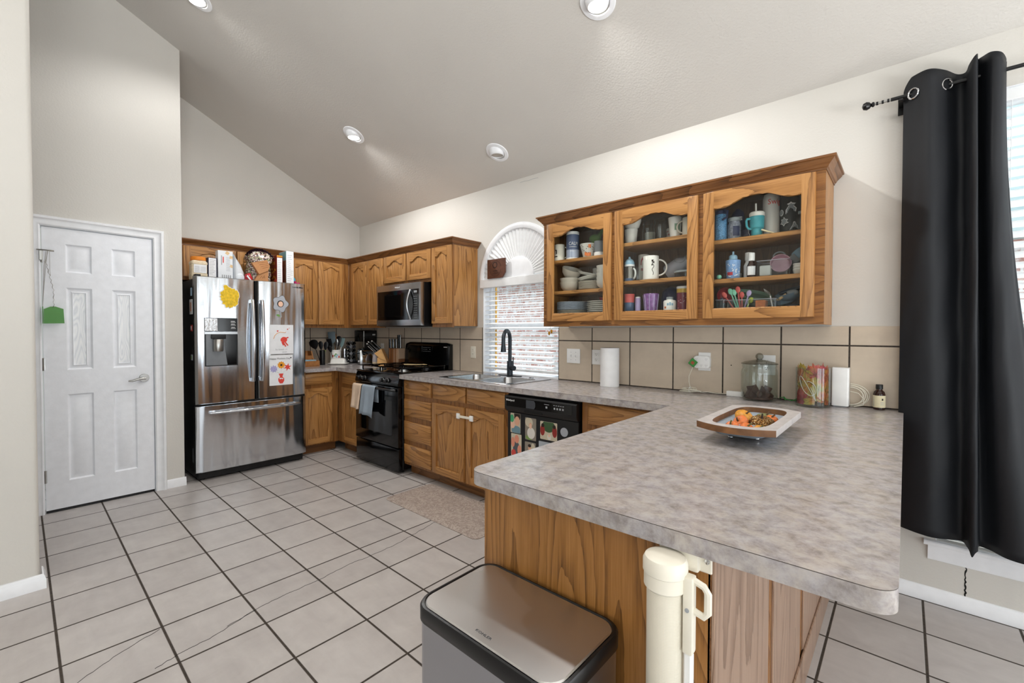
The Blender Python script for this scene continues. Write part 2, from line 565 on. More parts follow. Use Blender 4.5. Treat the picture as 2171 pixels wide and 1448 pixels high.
b = MB()
pf = [(0.15, ceil_z(0.15)), (-4.2, ceil_z(-4.2)), (Y1 - 0.15, ceil_z(Y1 - 0.15))]
b.loft([[(x, y, z + t) for (y, z), t in [(p, 0) for p in pf] + [(p, 0.12) for p in reversed(pf)]] for x in (-0.2, X1 + 0.2)])
struct('ceiling', b, 'paint_ceiling')

# window wall, with the arched sink window and the tall window of the dining end
W1 = (2.268, 3.147, 0.90, 1.79)
WC, WR = 2.7075, 0.4395
W2 = (5.377, 6.70, 0.305, 2.395)
hole1 = [(W1[0], W1[2]), (W1[1], W1[2])] + [(WC + WR * math.cos(PI * k / 24), 1.79 + WR * math.sin(PI * k / 24)) for k in range(25)]
hole2 = [(W2[0], W2[2]), (W2[1], W2[2]), (W2[1], W2[3]), (W2[0], W2[3])]
b = MB(); b.prism([(-0.2, 0), (X1 + 0.2, 0), (X1 + 0.2, ZC + 0.02), (-0.2, ZC + 0.02)], 0.0, 0.15, [hole1, hole2, [(7.15, 0.305), (8.25, 0.305), (8.25, 2.395), (7.15, 2.395)]])  # last opening is an added, unseen window for the refrigerator's reflected band
struct('wall_right', b, 'paint_wall')
b = MB(); b.prism([(-3.0, 0), (0.0, 0), (0.0, ceil_z(0) + 0.02), (-3.0, ceil_z(-3.0) + 0.02)], -0.12, 0.0, plane='bz')
struct('wall_back', b, 'paint_wall')
# pantry wall with the door opening, and its return beside the refrigerator
XP, YP = 0.715, -2.014
D0, D1, DZ = -2.822, -2.212, 2.042
b = MB()
b.prism([(-4.6, 0), (D0 - 0.02, 0), (D0 - 0.02, DZ + 0.015), (D1 + 0.02, DZ + 0.015), (D1 + 0.02, 0), (YP, 0), (YP, ceil_z(YP) + 0.02), (-4.2, ceil_z(-4.2) + 0.02), (-4.6, ceil_z(-4.6) + 0.02)], XP - 0.12, XP, plane='bz')
struct('wall_pantry', b, 'paint_wall')
b = MB(); b.prism([(YP - 0.12, 0), (YP, 0), (YP, ceil_z(YP) + 0.02), (YP - 0.12, ceil_z(YP - .12) + 0.02)], 0.0, XP - 0.121, plane='bz')
struct('wall_pantry_return', b, 'paint_wall')
# near wall on the left, rounded corner bead
b = MB()
ol = round_poly([(1.87, -4.6), (2.01, -4.6), (2.01, -2.880), (1.87, -2.880)], [0, 0, 0.022, 0.022], 6)
bot = [(x, y, 0) for x, y in ol]; top = [(x, y, ceil_z(y) + 0.02) for x, y in ol]
b.loft([bot, top]); struct('wall_left', b, 'paint_wall')
b = MB(); b.prism([(Y1, 0), (-4.6, 0), (-4.6, ceil_z(-4.6) + 0.02), (Y1, ceil_z(Y1) + 0.02)], 0.55, 2.01, plane='bz')
struct('wall_left_hall', b, 'paint_wall')
b = MB(); b.prism([(2.0, 0), (X1, 0), (X1, ceil_z(Y1) + .02), (2.0, ceil_z(Y1) + .02)], Y1 - 0.15, Y1, [[(x0, 0.65), (x1, 0.65), (x1, 2.35), (x0, 2.35)] for x0, x1 in ((5.7, 6.7), (7.0, 8.0))])
struct('wall_far', b, 'paint_wall')
b = MB()
b.prism([(Y1, 0), (0, 0), (0, ceil_z(0) + .02), (-4.2, ceil_z(-4.2) + .02), (Y1, ceil_z(Y1) + .02)], X1, X1 + 0.15, [[(y0, 0.15), (y1, 0.15), (y1, 2.25), (y0, 2.25)] for y0, y1 in ((-4.85, -3.45), (-3.25, -1.85), (-1.15, -0.55))], plane='bz')
struct('wall_front', b, 'paint_wall')

# baseboards
BBP = [(0.0, 0.0), (0.014, 0.0), (0.014, 0.045), (0.010, 0.052), (0.010, 0.058), (0.005, 0.068), (0.0, 0.070)]
b = MB(); b.sweep([(8.45, 0.0), (4.999, 0.0)][::-1], BBP); struct('baseboard_right', b, 'white_trim')
b = MB(); b.sweep([(2.01, -4.6), (2.01, -2.872), (1.9, -2.872)][::-1], [(-o, z * 1.05) for o, z in BBP][::-1]); struct('baseboard_left', b, 'white_trim')
b = MB(); b.sweep([(XP, -2.135), (XP, -2.004)], BBP); struct('baseboard_back', b, 'white_trim')

# pantry door: casing, slab with six panels, hinges, lever
door = thing('door_1', 'white six panel pantry door with two patterned panes and a lever handle', 'door', (XP, -2.517, 0), kind='structure')
CAS = [(0.0, 0.0), (0.0, 0.012), (0.008, 0.017), (0.018, 0.013), (0.044, 0.017), (0.052, 0.024), (0.066, 0.024), (0.070, 0.018), (0.070, 0.0)]   # (across, proud)
def casing(bm, u0, u1, zt):
    def ring(side):
        r = []
        for a, p in CAS:
            r.append({'l0': (XP + p, u0 - a, 0), 'l1': (XP + p, u0 - a, zt + a), 'r1': (XP + p, u1 + a, zt + a), 'r0': (XP + p, u1 + a, 0)}[side])
        return r
    bm.loft([ring('l0'), ring('l1'), ring('r1'), ring('r0')])
b = MB(); casing(b, D0 - 0.006, D1 + 0.006, DZ + 0.004); b.build('casing', 'white_trim', door)
b = MB(); b.box(XP - 0.12, XP, D0 - 0.019, D0 - 0.004, 0, DZ); b.box(XP - 0.12, XP, D1 + 0.004, D1 + 0.019, 0, DZ); b.box(XP - 0.12, XP, D0 - 0.019, D1 + 0.019, DZ + 0.002, DZ + 0.014)
b.build('jamb', 'white_trim', door)
FX = XP + 0.002
pan = [(-2.704, -2.566, 1.727, 1.930), (-2.456, -2.318, 1.727, 1.930), (-2.704, -2.566, 1.020, 1.617), (-2.456, -2.318, 1.020, 1.617), (-2.704, -2.566, 0.214, 0.842), (-2.456, -2.318, 0.214, 0.842)]
b = MB()
holes = [[(y0, z0), (y1, z0), (y1, z1), (y0, z1)] for y0, y1, z0, z1 in pan]
b.prism([(D0 + 0.001, 0.02), (D1 - 0.001, 0.02), (D1 - 0.001, DZ - 0.003), (D0 + 0.001, DZ - 0.003)], FX - 0.034, FX, holes, plane='bz')
for i, (y0, y1, z0, z1) in enumerate(pan):
    g = 0.012
    rg = lambda k, x: [(x, y0 + k, z0 + k), (x, y1 - k, z0 + k), (x, y1 - k, z1 - k), (x, y0 + k, z1 - k)]
    if i in (2, 3):
        b.loft([rg(0, FX - 0.001), rg(0.012, FX - 0.012), rg(0.022, FX - 0.012), rg(0.034, FX - 0.004), rg(0.038, FX - 0.012)], True, False, False)
    else:
        b.loft([rg(0, FX - 0.001), rg(0.010, FX - 0.011), rg(0.016, FX - 0.011), rg(0.036, FX - 0.003)], True, False, True)
slab = b.build('slab', 'door_white', door)
s = NT('obscure_pane')
tc = s.n('ShaderNodeTexCoord')
mp = s.n('ShaderNodeMapping', {'Vector': tc.outputs['Object'], 'Scale': (1, 9, 1.6)}).outputs[0]
nn = s.noise(mp, 1.6, 1, 0.4, 0.3)
ln = s.math('PINGPONG', s.math('MULTIPLY', nn, 26.0), 1.0)
s.put(s.b.inputs['Base Color'], s.ramp(ln, [(0.0, '#e0e4ea'), (0.5, '#eff2f6'), (1.0, '#f6f8fa')])); s.b.inputs['Roughness'].default_value = 0.25
s.bump(ln, 0.15, 0.002); M['obscure_pane'] = s.m
for y0, y1, z0, z1 in pan[2:4]:
    MB().box(FX - 0.020, FX - 0.010, y0 + 0.037, y1 - 0.037, z0 + 0.037, z1 - 0.037).build('pane', 'obscure_pane', door)
for z in (1.83, 1.066, 0.265):
    b = MB(); b.cyl((FX + 0.004, D0 - 0.001, z - 0.045), 0.0055, 0.09, 10); b.box(FX - 0.001, FX + 0.003, D0 - 0.002, D0 + 0.008, z - 0.044, z + 0.044)
    b.build('hinge', 'nickel', door)
b = MB(); b.cyl((FX, -2.272, 0.93), 0.032, 0.008, 24, 'x', 0.002); b.cyl((FX + 0.006, -2.272, 0.93), 0.012, 0.04, 16, 'x')
b.tube([(FX + 0.046, -2.268, 0.93), (FX + 0.048, -2.295, 0.929), (FX + 0.047, -2.325, 0.922), (FX + 0.044, -2.352, 0.913), (FX + 0.040, -2.372, 0.914)], [0.011, 0.010, 0.009, 0.008, 0.006], 12)
b.build('door_handle', 'nickel', door)
MB().box(FX - 0.03, FX - 0.002, D0 + 0.002, D1 - 0.002, 0.002, 0.019).build('door_sweep', 'black_satin', door)

# backsplash tiles
b = MB(); b.box(3.147, 5.30, -0.007, 0.0, 0.912, 1.336); bs = struct('backsplash_right', b, 'splash_tile_right')
b = MB(); b.box(0.0, 2.268, -0.007, 0.0, 0.912, 1.344); struct('backsplash_left', b, 'splash_tile_left')
b = MB(); b.box(0.0, 0.007, -1.0, -0.007, 0.912, 1.344); struct('backsplash_back', b, 'splash_tile_back')

# ------------------------------------------------------------------ windows
rgb('brick_face', '#a0665a', 0.9, vary=0.2)
s = NT('brick_wall')
tc = s.n('ShaderNodeTexCoord')
vec = s.n('ShaderNodeMapping', {'Vector': tc.outputs['Object'], 'Rotation': (R(90), 0, 0)}).outputs[0]
bk = s.n('ShaderNodeTexBrick', {'Vector': vec, 'Color1': lin('#a56f66'), 'Color2': lin('#c9a49a'), 'Mortar': lin('#d9d4d6'), 'Scale': 1.0, 'Mortar Size': 0.010, 'Brick Width': 0.21, 'Row Height': 0.078, 'Mortar Smooth': 0.3})
pat = s.noise(tc.outputs['Object'], 9, 4, 0.7)
s.put(s.b.inputs['Base Color'], s.mix(s.n('ShaderNodeMapRange', {'Value': pat, 'From Min': 0.45, 'From Max': 0.62}).outputs[0], bk.outputs['Color'], lin('#dcd9dd')))
s.b.inputs['Roughness'].default_value = 0.9
M['brick_wall'] = s.m
rgb('siding', '#a9b9bc', 0.7)
rgb('ground', '#9c9a8c', 0.9, vary=0.15)
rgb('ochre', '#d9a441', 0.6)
nb = thing('neighbour_house', 'pale red brick wall of the house next door seen between the slats', 'building', (2.5, 2.6, -0.3))
MB().box(-6, 14, 2.6, 2.75, -0.3, 2.08).build('brick_wall', 'brick_wall', nb)
b = MB(); b.box(-6, 14, 2.2, 2.75, 2.08, 2.2); b.box(-6, 14, 2.62, 2.75, 2.2, 3.2); b.build('eave', 'siding', nb)
b = MB(); b.box(-6, 14, 0.16, 2.6, -0.45, -0.3); gnd = struct('ground_outside', b, 'ground')

win = thing('window_1', 'arched white window over the sink', 'window', (WC, 0.1, 0.9), kind='structure')
b = MB()
fr = lambda o: [(W1[0] + o, W1[2] + o), (W1[1] - o, W1[2] + o)] + [(WC + (WR - o) * math.cos(PI * k / 24), 1.79 + (WR - o) * math.sin(PI * k / 24)) for k in range(25)]
b.prism(fr(0.001), 0.075, 0.14, [fr(0.035)]); b.build('frame', 'white_trim', win)
b = MB(); b.box(W1[0] + 0.03, W1[1] - 0.03, 0.085, 0.125, 1.325, 1.375, 0.004); b.box(W1[0] + 0.03, W1[1] - 0.03, 0.085, 0.125, 1.755, 1.80, 0.004); b.build('rail', 'white_trim', win)
b = MB(); b.box(W1[0] + 0.036, W1[0] + 0.062, 0.088, 0.12, 0.936, 1.755); b.box(W1[1] - 0.062, W1[1] - 0.036, 0.088, 0.12, 0.936, 1.755); b.build('sash_stile', 'white_trim', win)
b = MB(); b.box(W1[0] + 0.063, W1[0] + 0.075, 0.095, 0.108, 0.94, 1.75); b.build('reflection_strip', 'ochre', win)  # ochre strip added to stand for a coloured reflection on the sash edge
MB().box(W1[0] + 0.034, W1[1] - 0.034, 0.103, 0.107, 0.934, 1.79).build('pane', 'pane', win)
# recess lining and sill
b = MB(); b.box(W1[0], W1[0] + 0.004, -0.001, 0.08, 0.915, 1.79); b.box(W1[1] - 0.004, W1[1], -0.001, 0.08, 0.915, 1.79); b.box(W1[0], W1[1], -0.001, 0.08, 0.902, 0.926)
b.build('recess_lining', 'white_trim', win)

def blind(name, label, x0, x1, z0, z1, y, nslat, tilt, valance=True):
    t = thing(name, label, 'window blind', ((x0 + x1) / 2, y, z0))
    b = MB()
    for k in range(nslat):
        z = z0 + 0.045 + (z1 - z0 - 0.10) * k / (nslat - 1)
        c, sn = math.cos(tilt) * 0.024, math.sin(tilt) * 0.024
        pr = [(-c, -sn - 0.0012), (0, 0.0008), (c, sn - 0.0012), (c, sn + 0.0012), (0, 0.0032), (-c, -sn + 0.0012)]
        b.loft([[(x, y + p, z + q) for p, q in pr] for x in (x0 + 0.004, x1 - 0.004)])
    b.build('slats', 'slat_white', t)
    MB().box(x0 + 0.004, x1 - 0.004, y - 0.024, y + 0.024, z0, z0 + 0.018, 0.003).build('bottom_rail', 'slat_white', t)
    MB().box(x0 + 0.002, x1 - 0.002, y - 0.03, y + 0.025, z1 - 0.055, z1, 0.003).build('headrail', 'slat_white', t)
    b = MB()
    for f in (0.16, 0.5, 0.84):
        for dy in (-0.022, 0.022):
            b.tube([(x0 + (x1 - x0) * f, y + dy, z0 + 0.01), (x0 + (x1 - x0) * f, y + dy, z1 - 0.03)], 0.0012, 5)
    b.build('ladder_cords', 'slat_white', t)
    return t
bl = blind('window_blind', 'white slatted blind lowered in the window over the sink', W1[0] + 0.005, W1[1] - 0.005, 0.955, 1.775, 0.035, 18, R(15))
MB().box(W1[0] - 0.012, W1[1] + 0.012, -0.036, -0.001, 1.712, 1.788, 0.004).build('valance', 'slat_white', bl)
rgb('gold', '#c28a1c', 0.4, 0.5)
b = MB()
for dx in (-0.012, 0.012):
    b.ell((3.055 + dx, 0.005, 1.300 + dx * 0.6), 0.011, 0.005, 0.017, 10, 8)
b.tube([(3.055, 0.005, 1.31), (3.055, 0.005, 1.72)], 0.0012, 5); b.build('cord_tassel', 'gold', bl)

# arched sunburst shade over the blind
ar = thing('sunburst_shade', 'white half round pleated sunburst shade in the arch above the sink', 'window shade', (WC, -0.02, 1.79))
arc = lambda r, n=32: [(WC + r * math.cos(PI * k / n), 1.79 + r * math.sin(PI * k / n)) for k in range(n + 1)]
b = MB(); b.prism(arc(0.474) + [(WC - 0.474, 1.784), (WC + 0.474, 1.784)][::1], -0.022, -0.001, [arc(0.418)[::-1]]) if False else None
b = MB()
prof = [(0.474, 0.0), (0.474, -0.018), (0.466, -0.024), (0.440, -0.026), (0.424, -0.020), (0.418, -0.008), (0.418, 0.0)]
b.loft([[(WC + r * math.cos(PI * k / 40), d, 1.788 + r * math.sin(PI * k / 40)) for r, d in prof] for k in range(41)])
b.build('arch_frame', 'white_trim', ar)
b = MB()
rings = []
NP = 60
for k in range(NP + 1):
    a = PI * k / NP
    d = -0.012 if k % 2 else 0.004
    rings.append([(WC + r * math.cos(a), dd, 1.792 + r * math.sin(a)) for r, dd in ((0.175, 0.004 + (d - 0.004) * 0.4), (0.42, d), (0.42, d + 0.004), (0.175, 0.008 + (d - 0.004) * 0.4))])
b.loft(rings); b.build('pleats', 'slat_white', ar, sharp=10)
b = MB()
b.loft([[(WC + r * math.cos(PI * k / 28), d, 1.79 + r * math.sin(PI * k / 28)) for r, d in ((0.001, -0.012), (0.165, -0.012), (0.178, -0.006), (0.178, 0.006), (0.001, 0.006))] for k in range(29)])
b.build('hub', 'white_trim', ar)

# tall window of the dining end
w2 = thing('window_2', 'tall white window behind the black curtain', 'window', (6.0, 0.1, 0.3), kind='structure')
fo = lambda o: [(W2[0] + o, W2[2] + o), (W2[1] - o, W2[2] + o), (W2[1] - o, W2[3] - o), (W2[0] + o, W2[3] - o)]
b = MB(); b.prism(fo(0.001), 0.075, 0.14, [fo(0.04)]); b.build('frame', 'white_trim', w2)
MB().box(W2[0] + 0.035, W2[1] - 0.035, 0.085, 0.125, 1.30, 1.35, 0.003).build('rail', 'white_trim', w2)
MB().box(W2[0] + 0.036, W2[1] - 0.036, 0.103, 0.107, W2[2] + 0.036, W2[3] - 0.036).build('pane', 'pane', w2)
b = MB(); b.box(W2[0], W2[0] + 0.004, -0.001, 0.08, W2[2], W2[3]); b.box(W2[1] - 0.004, W2[1], -0.001, 0.08, W2[2], W2[3]); b.box(W2[0], W2[1], -0.001, 0.08, W2[3] - 0.004, W2[3])
b.build('recess_lining', 'white_trim', w2)
b = MB()
b.sweep([(5.335, 0.0), (6.76, 0.0)], [(-0.08, 0.282), (0.030, 0.282), (0.034, 0.288), (0.034, 0.298), (0.030, 0.303), (-0.08, 0.303)])
b.build('sill', 'white_trim', w2)
b = MB(); b.sweep([(5.350, 0.0), (6.74, 0.0)], [(0.0, 0.208), (0.008, 0.208), (0.013, 0.225), (0.013, 0.245), (0.024, 0.275), (0.024, 0.282), (0.0, 0.282)]); b.build('apron', 'white_trim', w2)
blind('window_blind', 'white slatted blind at the right edge behind the black curtain', W2[0] + 0.006, W2[1] - 0.006, 0.33, W2[3] - 0.004, 0.035, 44, R(-26))
# hairline crack in the plaster under that window
b = MB()
zs = [0.068 + 0.14 * k / 14 for k in range(15)]
xs = [5.481 + random.uniform(-0.003, 0.004) for _ in zs]
b.loft([[(x - w, -0.0008, z), (x + w, -0.0008, z), (x + w, 0.001, z), (x - w, 0.001, z)] for x, z, w in zip(xs, zs, [0.0016 + random.random() * 0.0022 for _ in zs])])
cr = b.build('wall_crack', 'dark_gap'); cr['kind'] = 'structure'
b = MB(); 
b.loft([[(x, -0.0008, z - 0.0012), (x, -0.0008, z + 0.0012), (x, 0.001, z + 0.0012), (x, 0.001, z - 0.0012)] for x, z in [(2.726, 2.607), (2.774, 2.608), (2.822, 2.602), (2.869, 2.607), (2.925, 2.602)]])
cr = b.build('wall_crack', 'grey_print'); cr['kind'] = 'structure'
# hairline cracks across the floor tiles
def crack(pts, w):
    b = MB(); P = []
    for (xa, ya), (xb, yb) in zip(pts, pts[1:]):
        for k in range(8):
            P.append((xa + (xb - xa) * k / 8 + random.uniform(-.004, .004), ya + (yb - ya) * k / 8 + random.uniform(-.004, .004)))
    P.append(pts[-1])
    b.loft([[(x - w, y, 0.0), (x + w, y, 0.0), (x + w, y, 0.0007), (x - w, y, 0.0007)] for x, y in P])
    c = b.build('floor_crack', 'dark_gap'); c['kind'] = 'structure'
FC = [[(2.986, -2.808), (2.903, -2.686), (2.841, -2.542)], [(3.11, -2.603), (3.088, -2.525), (3.068, -2.4), (3.007, -2.216)], [(3.035, -2.341), (3.005, -2.212), (2.986, -2.117), (2.977, -1.893), (2.95, -1.741), (2.953, -1.58), (2.945, -1.412), (2.912, -1.248), (2.869, -1.053)]]
for pts in FC: crack(pts, 0.0013)

# ------------------------------------------------------------------ cabinetry
def door_frame(tf, u0, u1, z0, z1, d0, d1, inner, name, parent, bev=0.005):
    """stiles and rails as one welded mesh; the rails carry horizontal grain"""
    b = MB(tf); bm = b.bm
    ui0, ui1 = inner[0][0], inner[1][0]; zb = inner[0][1]
    V = lambda p, d: b.v(p[0], d, p[1])
    Fv = {}
    def g(p):
        k = (round(p[0], 5), round(p[1], 5))
        if k not in Fv: Fv[k] = V(p, d1)
        return Fv[k]
    top = inner[2:]                                     # right shoulder ... left shoulder
    polys = [([(u0, z0), (ui0, z0), (ui0, zb), top[-1], (ui0, z1), (u0, z1)], 0), ([(ui1, z0), (u1, z0), (u1, z1), (ui1, z1), top[0], (ui1, zb)], 0),
             ([(ui0, z0), (ui1, z0), (ui1, zb), (ui0, zb)], 1), ([(ui1, z1), (ui0, z1)] + list(reversed(top)), 1)]
    for pl, mi in polys:
        f = b.f([g(q) for q in pl]); f.material_index = mi
    outer = [(u0, z0), (ui0, z0), (ui1, z0), (u1, z0), (u1, z1), (ui1, z1), (ui0, z1), (u0, z1)]
    fe = []
    for lp in (outer, inner):
        back = [V(q, d0) for q in lp]
        for k in range(len(lp)):
            m_ = (k + 1) % len(lp)
            b.f([g(lp[k]), g(lp[m_]), back[m_], back[k]])
            e = bm.edges.get((g(lp[k]), g(lp[m_])))
            if e: fe.append(e)
    if bev: bmesh.ops.bevel(bm, geom=fe, offset=bev, segments=2, affect='EDGES', profile=0.5)
    ob = b.build(name, 'oak', parent)
    ob.data.materials.append(M['oak_h'])
    return ob

def slab_door(parent, tf, u0, u1, z0, z1, d, arch=True, thick=0.019, stile=0.056, top=0.052, rise=0.042, name='door', shoulder=None):
    """cathedral raised-panel oak door; returns the frame object"""
    zs = z1 - top - rise
    inn = cathedral(u0 + stile, u1 - stile, z0 + stile, zs, z1 - top)
    dr = door_frame(tf, u0, u1, z0, z1, d, d + thick, inn, name, parent)
    b = MB(tf)
    rg = lambda o, dd: [(u, dd, z) for u, z in cathedral(u0 + stile + o, u1 - stile - o, z0 + stile + o, zs - o, z1 - top - o)]
    b.loft([rg(0.0005, d + 0.002), rg(0.0005, d + 0.006), rg(0.004, d + 0.0065), rg(0.026, d + 0.0135)])
    b.build('panel', 'oak', dr)
    return dr

def drawer_front(parent, tf, u0, u1, z0, z1, d, name='drawer', thick=0.019):
    b = MB(tf)
    b.loft([[(u, dd, z) for u, z in ((u0 + o, z0 + o), (u1 - o, z0 + o), (u1 - o, z1 - o), (u0 + o, z1 - o))] for o, dd in ((0, d), (0, d + 0.009), (0.004, d + 0.011), (0.016, d + thick), )])
    return b.build(name, 'oak_h', parent)

def face_frame(b, u0, u1, z0, z1, d0, d1, cols, rows_by_col):
    """solid slab with openings"""
    holes = []
    for (a, c), rows in zip(cols, rows_by_col):
        for (p, q) in rows:
            holes.append([(a, p), (c, p), (c, q), (a, q)])
    b.prism([(u0, z0), (u1, z0), (u1, z1), (u0, z1)], d0, d1, holes)

UZ0, UZ1 = 1.344, 2.100
def upper(label, tf, u0, u1, doors, z0=UZ0, z1=UZ1, depth=0.317, loc=None, name='wall_cabinet', dz0=None, dz1=2.089):
    um = (u0 + u1) / 2
    t = thing(name, label, 'cabinet', tf(um, 0.16, z0))
    b = MB(tf); b.box(u0, u1, 0.008, depth - 0.019, z0 + 0.012, z1 - 0.002); b.build('carcass', 'oak', t)
    b = MB(tf); b.box(u0, u1, depth - 0.019, depth, z0, z1, 0.001); b.build('face_frame', 'oak_dark', t)
    for a, c in doors:
        slab_door(t, tf, a, c, (z0 + 0.036) if dz0 is None else dz0, dz1, depth + 0.0005, stile=min(0.056, (c - a) * 0.2), rise=min(0.042, (c - a) * 0.13))
    return t
upper('short oak wall cabinet above the refrigerator', BACK, -1.955, -1.045, [(-1.927, -1.503), (-1.490, -1.066)], z0=1.775, dz0=1.805)
upper('tall two door oak wall cabinet between refrigerator and corner', BACK, -1.043, -0.3178, [(-0.995, -0.697), (-0.687, -0.389)])
upper('tall two door oak wall cabinet in the corner left of the microwave', SINK, 0.3178, 1.082, [(0.400, 0.731), (0.745, 1.070)])
upper('short two door oak cabinet above the microwave', SINK, 1.083, 1.903, [(1.094, 1.492), (1.509, 1.896)], z0=1.780, dz0=1.813)
upper('narrow single door oak wall cabinet right of the microwave', SINK, 1.904, 2.197, [(1.911, 2.190)])
CR = [(0.0, 2.094), (0.004, 2.094), (0.005, 2.103), (0.011, 2.106), (0.013, 2.112), (0.022, 2.122), (0.034, 2.134), (0.036, 2.140), (0.044, 2.143), (0.045, 2.152), (0.0, 2.152)]
b = MB(); b.sweep([(0.317, -1.955), (0.317, -0.317), (2.197, -0.317), (2.197, -0.002)], CR)
one('crown_molding', b, 'oak_crown', 'dark oak crown molding running around the corner wall cabinets', 'molding')

# glass fronted cabinet
G0, G1 = 3.234, 4.956
gc = thing('glass_cabinet', 'oak wall cabinet with three glass doors full of dishes', 'cabinet', (4.095, -0.16, UZ0))
GD = [(3.272, 3.803), (3.826, 4.357), (4.386, 4.917)]
for u in (G0, G1 - 0.016): MB(SINK).box(u, u + 0.016, 0.006, 0.298, UZ0, UZ1).build('side_panel', 'oak', gc)
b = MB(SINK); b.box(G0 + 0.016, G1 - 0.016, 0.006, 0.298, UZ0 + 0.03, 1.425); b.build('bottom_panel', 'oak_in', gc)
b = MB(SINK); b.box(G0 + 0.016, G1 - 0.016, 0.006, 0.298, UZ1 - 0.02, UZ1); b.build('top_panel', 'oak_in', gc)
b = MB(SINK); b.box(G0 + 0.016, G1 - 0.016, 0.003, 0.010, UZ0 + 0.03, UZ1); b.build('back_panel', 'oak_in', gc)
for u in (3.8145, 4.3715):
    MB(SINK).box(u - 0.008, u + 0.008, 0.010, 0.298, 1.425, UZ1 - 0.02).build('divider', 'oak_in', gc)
b = MB(SINK); face_frame(b, G0, G1, UZ0, UZ1, 0.298, 0.317, [(3.290, 3.786), (3.843, 4.340), (4.403, 4.900)], [[(1.40, 2.072)]] * 3); b.build('face_frame', 'oak_dark_h', gc)
SH = {0: (1.602, 1.829), 1: (1.636, 1.884), 2: (1.604, 1.826)}      # shelf tops per bay
BAY = [(3.251, 3.806), (3.823, 4.363), (4.380, 4.939)]
GFLOOR = 1.425
for k in range(3):
    for z in SH[k]:
        MB(SINK).box(BAY[k][0], BAY[k][1], 0.011, 0.292, z - 0.024, z, 0.003).build('shelf', 'oak_h', gc)
for k, (a, c) in enumerate(GD):
    dr = door_frame(SINK, a, c, 1.380, 2.090, 0.3175, 0.337, cathedral(a + 0.058, c - 0.058, 1.438, 1.992, 2.034), 'door', gc, 0.006)
    MB(SINK).box(a + 0.05, c - 0.05, 0.321, 0.324, 1.43, 2.045).build('glass_pane', 'pane', dr)
b = MB(); b.sweep([(G0, -0.002), (G0, -0.317), (G1, -0.317), (G1, -0.002)], CR); b.build('crown', 'oak_crown', gc)

# base cabinets
BF = 0.591                                  # face-frame front
def base_cab(label, tf, u0, u1, loc_d=0.3, name='base_cabinet', back=0.02, z1=0.875):
    t = thing(name, label, 'cabinet', tf((u0 + u1) / 2, loc_d, 0))
    b = MB(tf); b.box(u0, u1, back, BF - 0.02, 0.095, z1 - 0.155); b.build('carcass', 'oak_in', t)
    b = MB(tf); b.box(u0, u1, BF - 0.02, BF, 0.095, z1, 0.001); b.build('face_frame', 'oak_dark', t)
    b = MB(tf); b.box(u0, u1, BF - 0.09, BF - 0.075, 0.0, 0.095); b.build('toe_kick', 'oak_crown', t)
    return t
DF = BF + 0.0005
t = base_cab('oak base cabinet with one drawer beside the refrigerator', BACK, -1.0, -0.5925)
drawer_front(t, BACK, -0.985, -0.668, 0.742, 0.858, DF); slab_door(t, BACK, -0.985, -0.668, 0.112, 0.700, DF)
t = base_cab('narrow oak base cabinet with one drawer left of the stove', SINK, 0.5925, 1.075)
drawer_front(t, SINK, 0.700, 1.050, 0.742, 0.858, DF); slab_door(t, SINK, 0.700, 1.050, 0.112, 0.700, DF)
t = base_cab('oak base cabinet with a stack of four drawers right of the stove', SINK, 1.842, 2.258)
for z0, z1 in ((0.735, 0.856), (0.537, 0.692), (0.322, 0.490), (0.117, 0.280)):
    drawer_front(t, SINK, 1.850, 2.240, z0, z1, DF)
t = base_cab('oak sink cabinet with two cathedral doors and a child lock', SINK, 2.259, 3.128)
drawer_front(t, SINK, 2.272, 2.675, 0.738, 0.858, DF, 'false_drawer'); drawer_front(t, SINK, 2.697, 3.100, 0.738, 0.858, DF, 'false_drawer')
slab_door(t, SINK, 2.266, 2.668, 0.112, 0.703, DF); slab_door(t, SINK, 2.693, 3.100, 0.112, 0.703, DF)
lk = thing('child_lock', 'white strap child lock joining the two sink cabinet doors', 'child lock', (2.68, -0.615, 0.63))
for u, z in ((2.612, 0.634), (2.764, 0.632)):
    MB(SINK).box(u - 0.019, u + 0.019, 0.6105, 0.624, z - 0.022, z + 0.022, 0.006, 2).build('pad', 'white_plastic', lk)
b = MB(SINK); b.box(2.625, 2.752, 0.620, 0.625, 0.624, 0.643, 0.001); b.build('strap', 'almond_plastic', lk)
t = base_cab('oak corner base cabinet with one wide drawer right of the dishwasher', SINK, 3.752, 4.352)
drawer_front(t, SINK, 3.800, 4.330, 0.735, 0.858, DF); slab_door(t, SINK, 3.800, 4.330, 0.112, 0.700, DF)

# peninsula
PX0, PX1, PY = 4.355, 4.985, -2.045
pe = thing('peninsula_cabinet', 'oak peninsula base with a broad end panel and grooved bar side coloured as window-lit', 'cabinet', ((PX0 + PX1) / 2, -1.2, 0))
MB().box(PX0 + 0.004, PX1 - 0.01, PY + 0.012, -0.62, 0.0, 0.875).build('carcass', 'oak_in', pe)
MB().box(PX0, PX1 - 0.0065, PY, PY + 0.012, 0.0, 0.875).build('end_panel', 'oak_panel', pe)
bs_ = MB(); bs_.box(PX1 - 0.010, PX1 - 0.004, PY + 0.0, -0.02, 0.0, 0.875); bs_.build('bar_side_backing', 'oak_crown', pe)
for y0, y1 in ((PY, -1.582), (-1.520, -1.081), (-1.010, -0.33)):
    b = MB(); b.box(PX1 - 0.005, PX1 + 0.003, y0, y1, 0.0, 0.875, 0.002); b.build('bar_side_panel', 'oak_lit', pe)
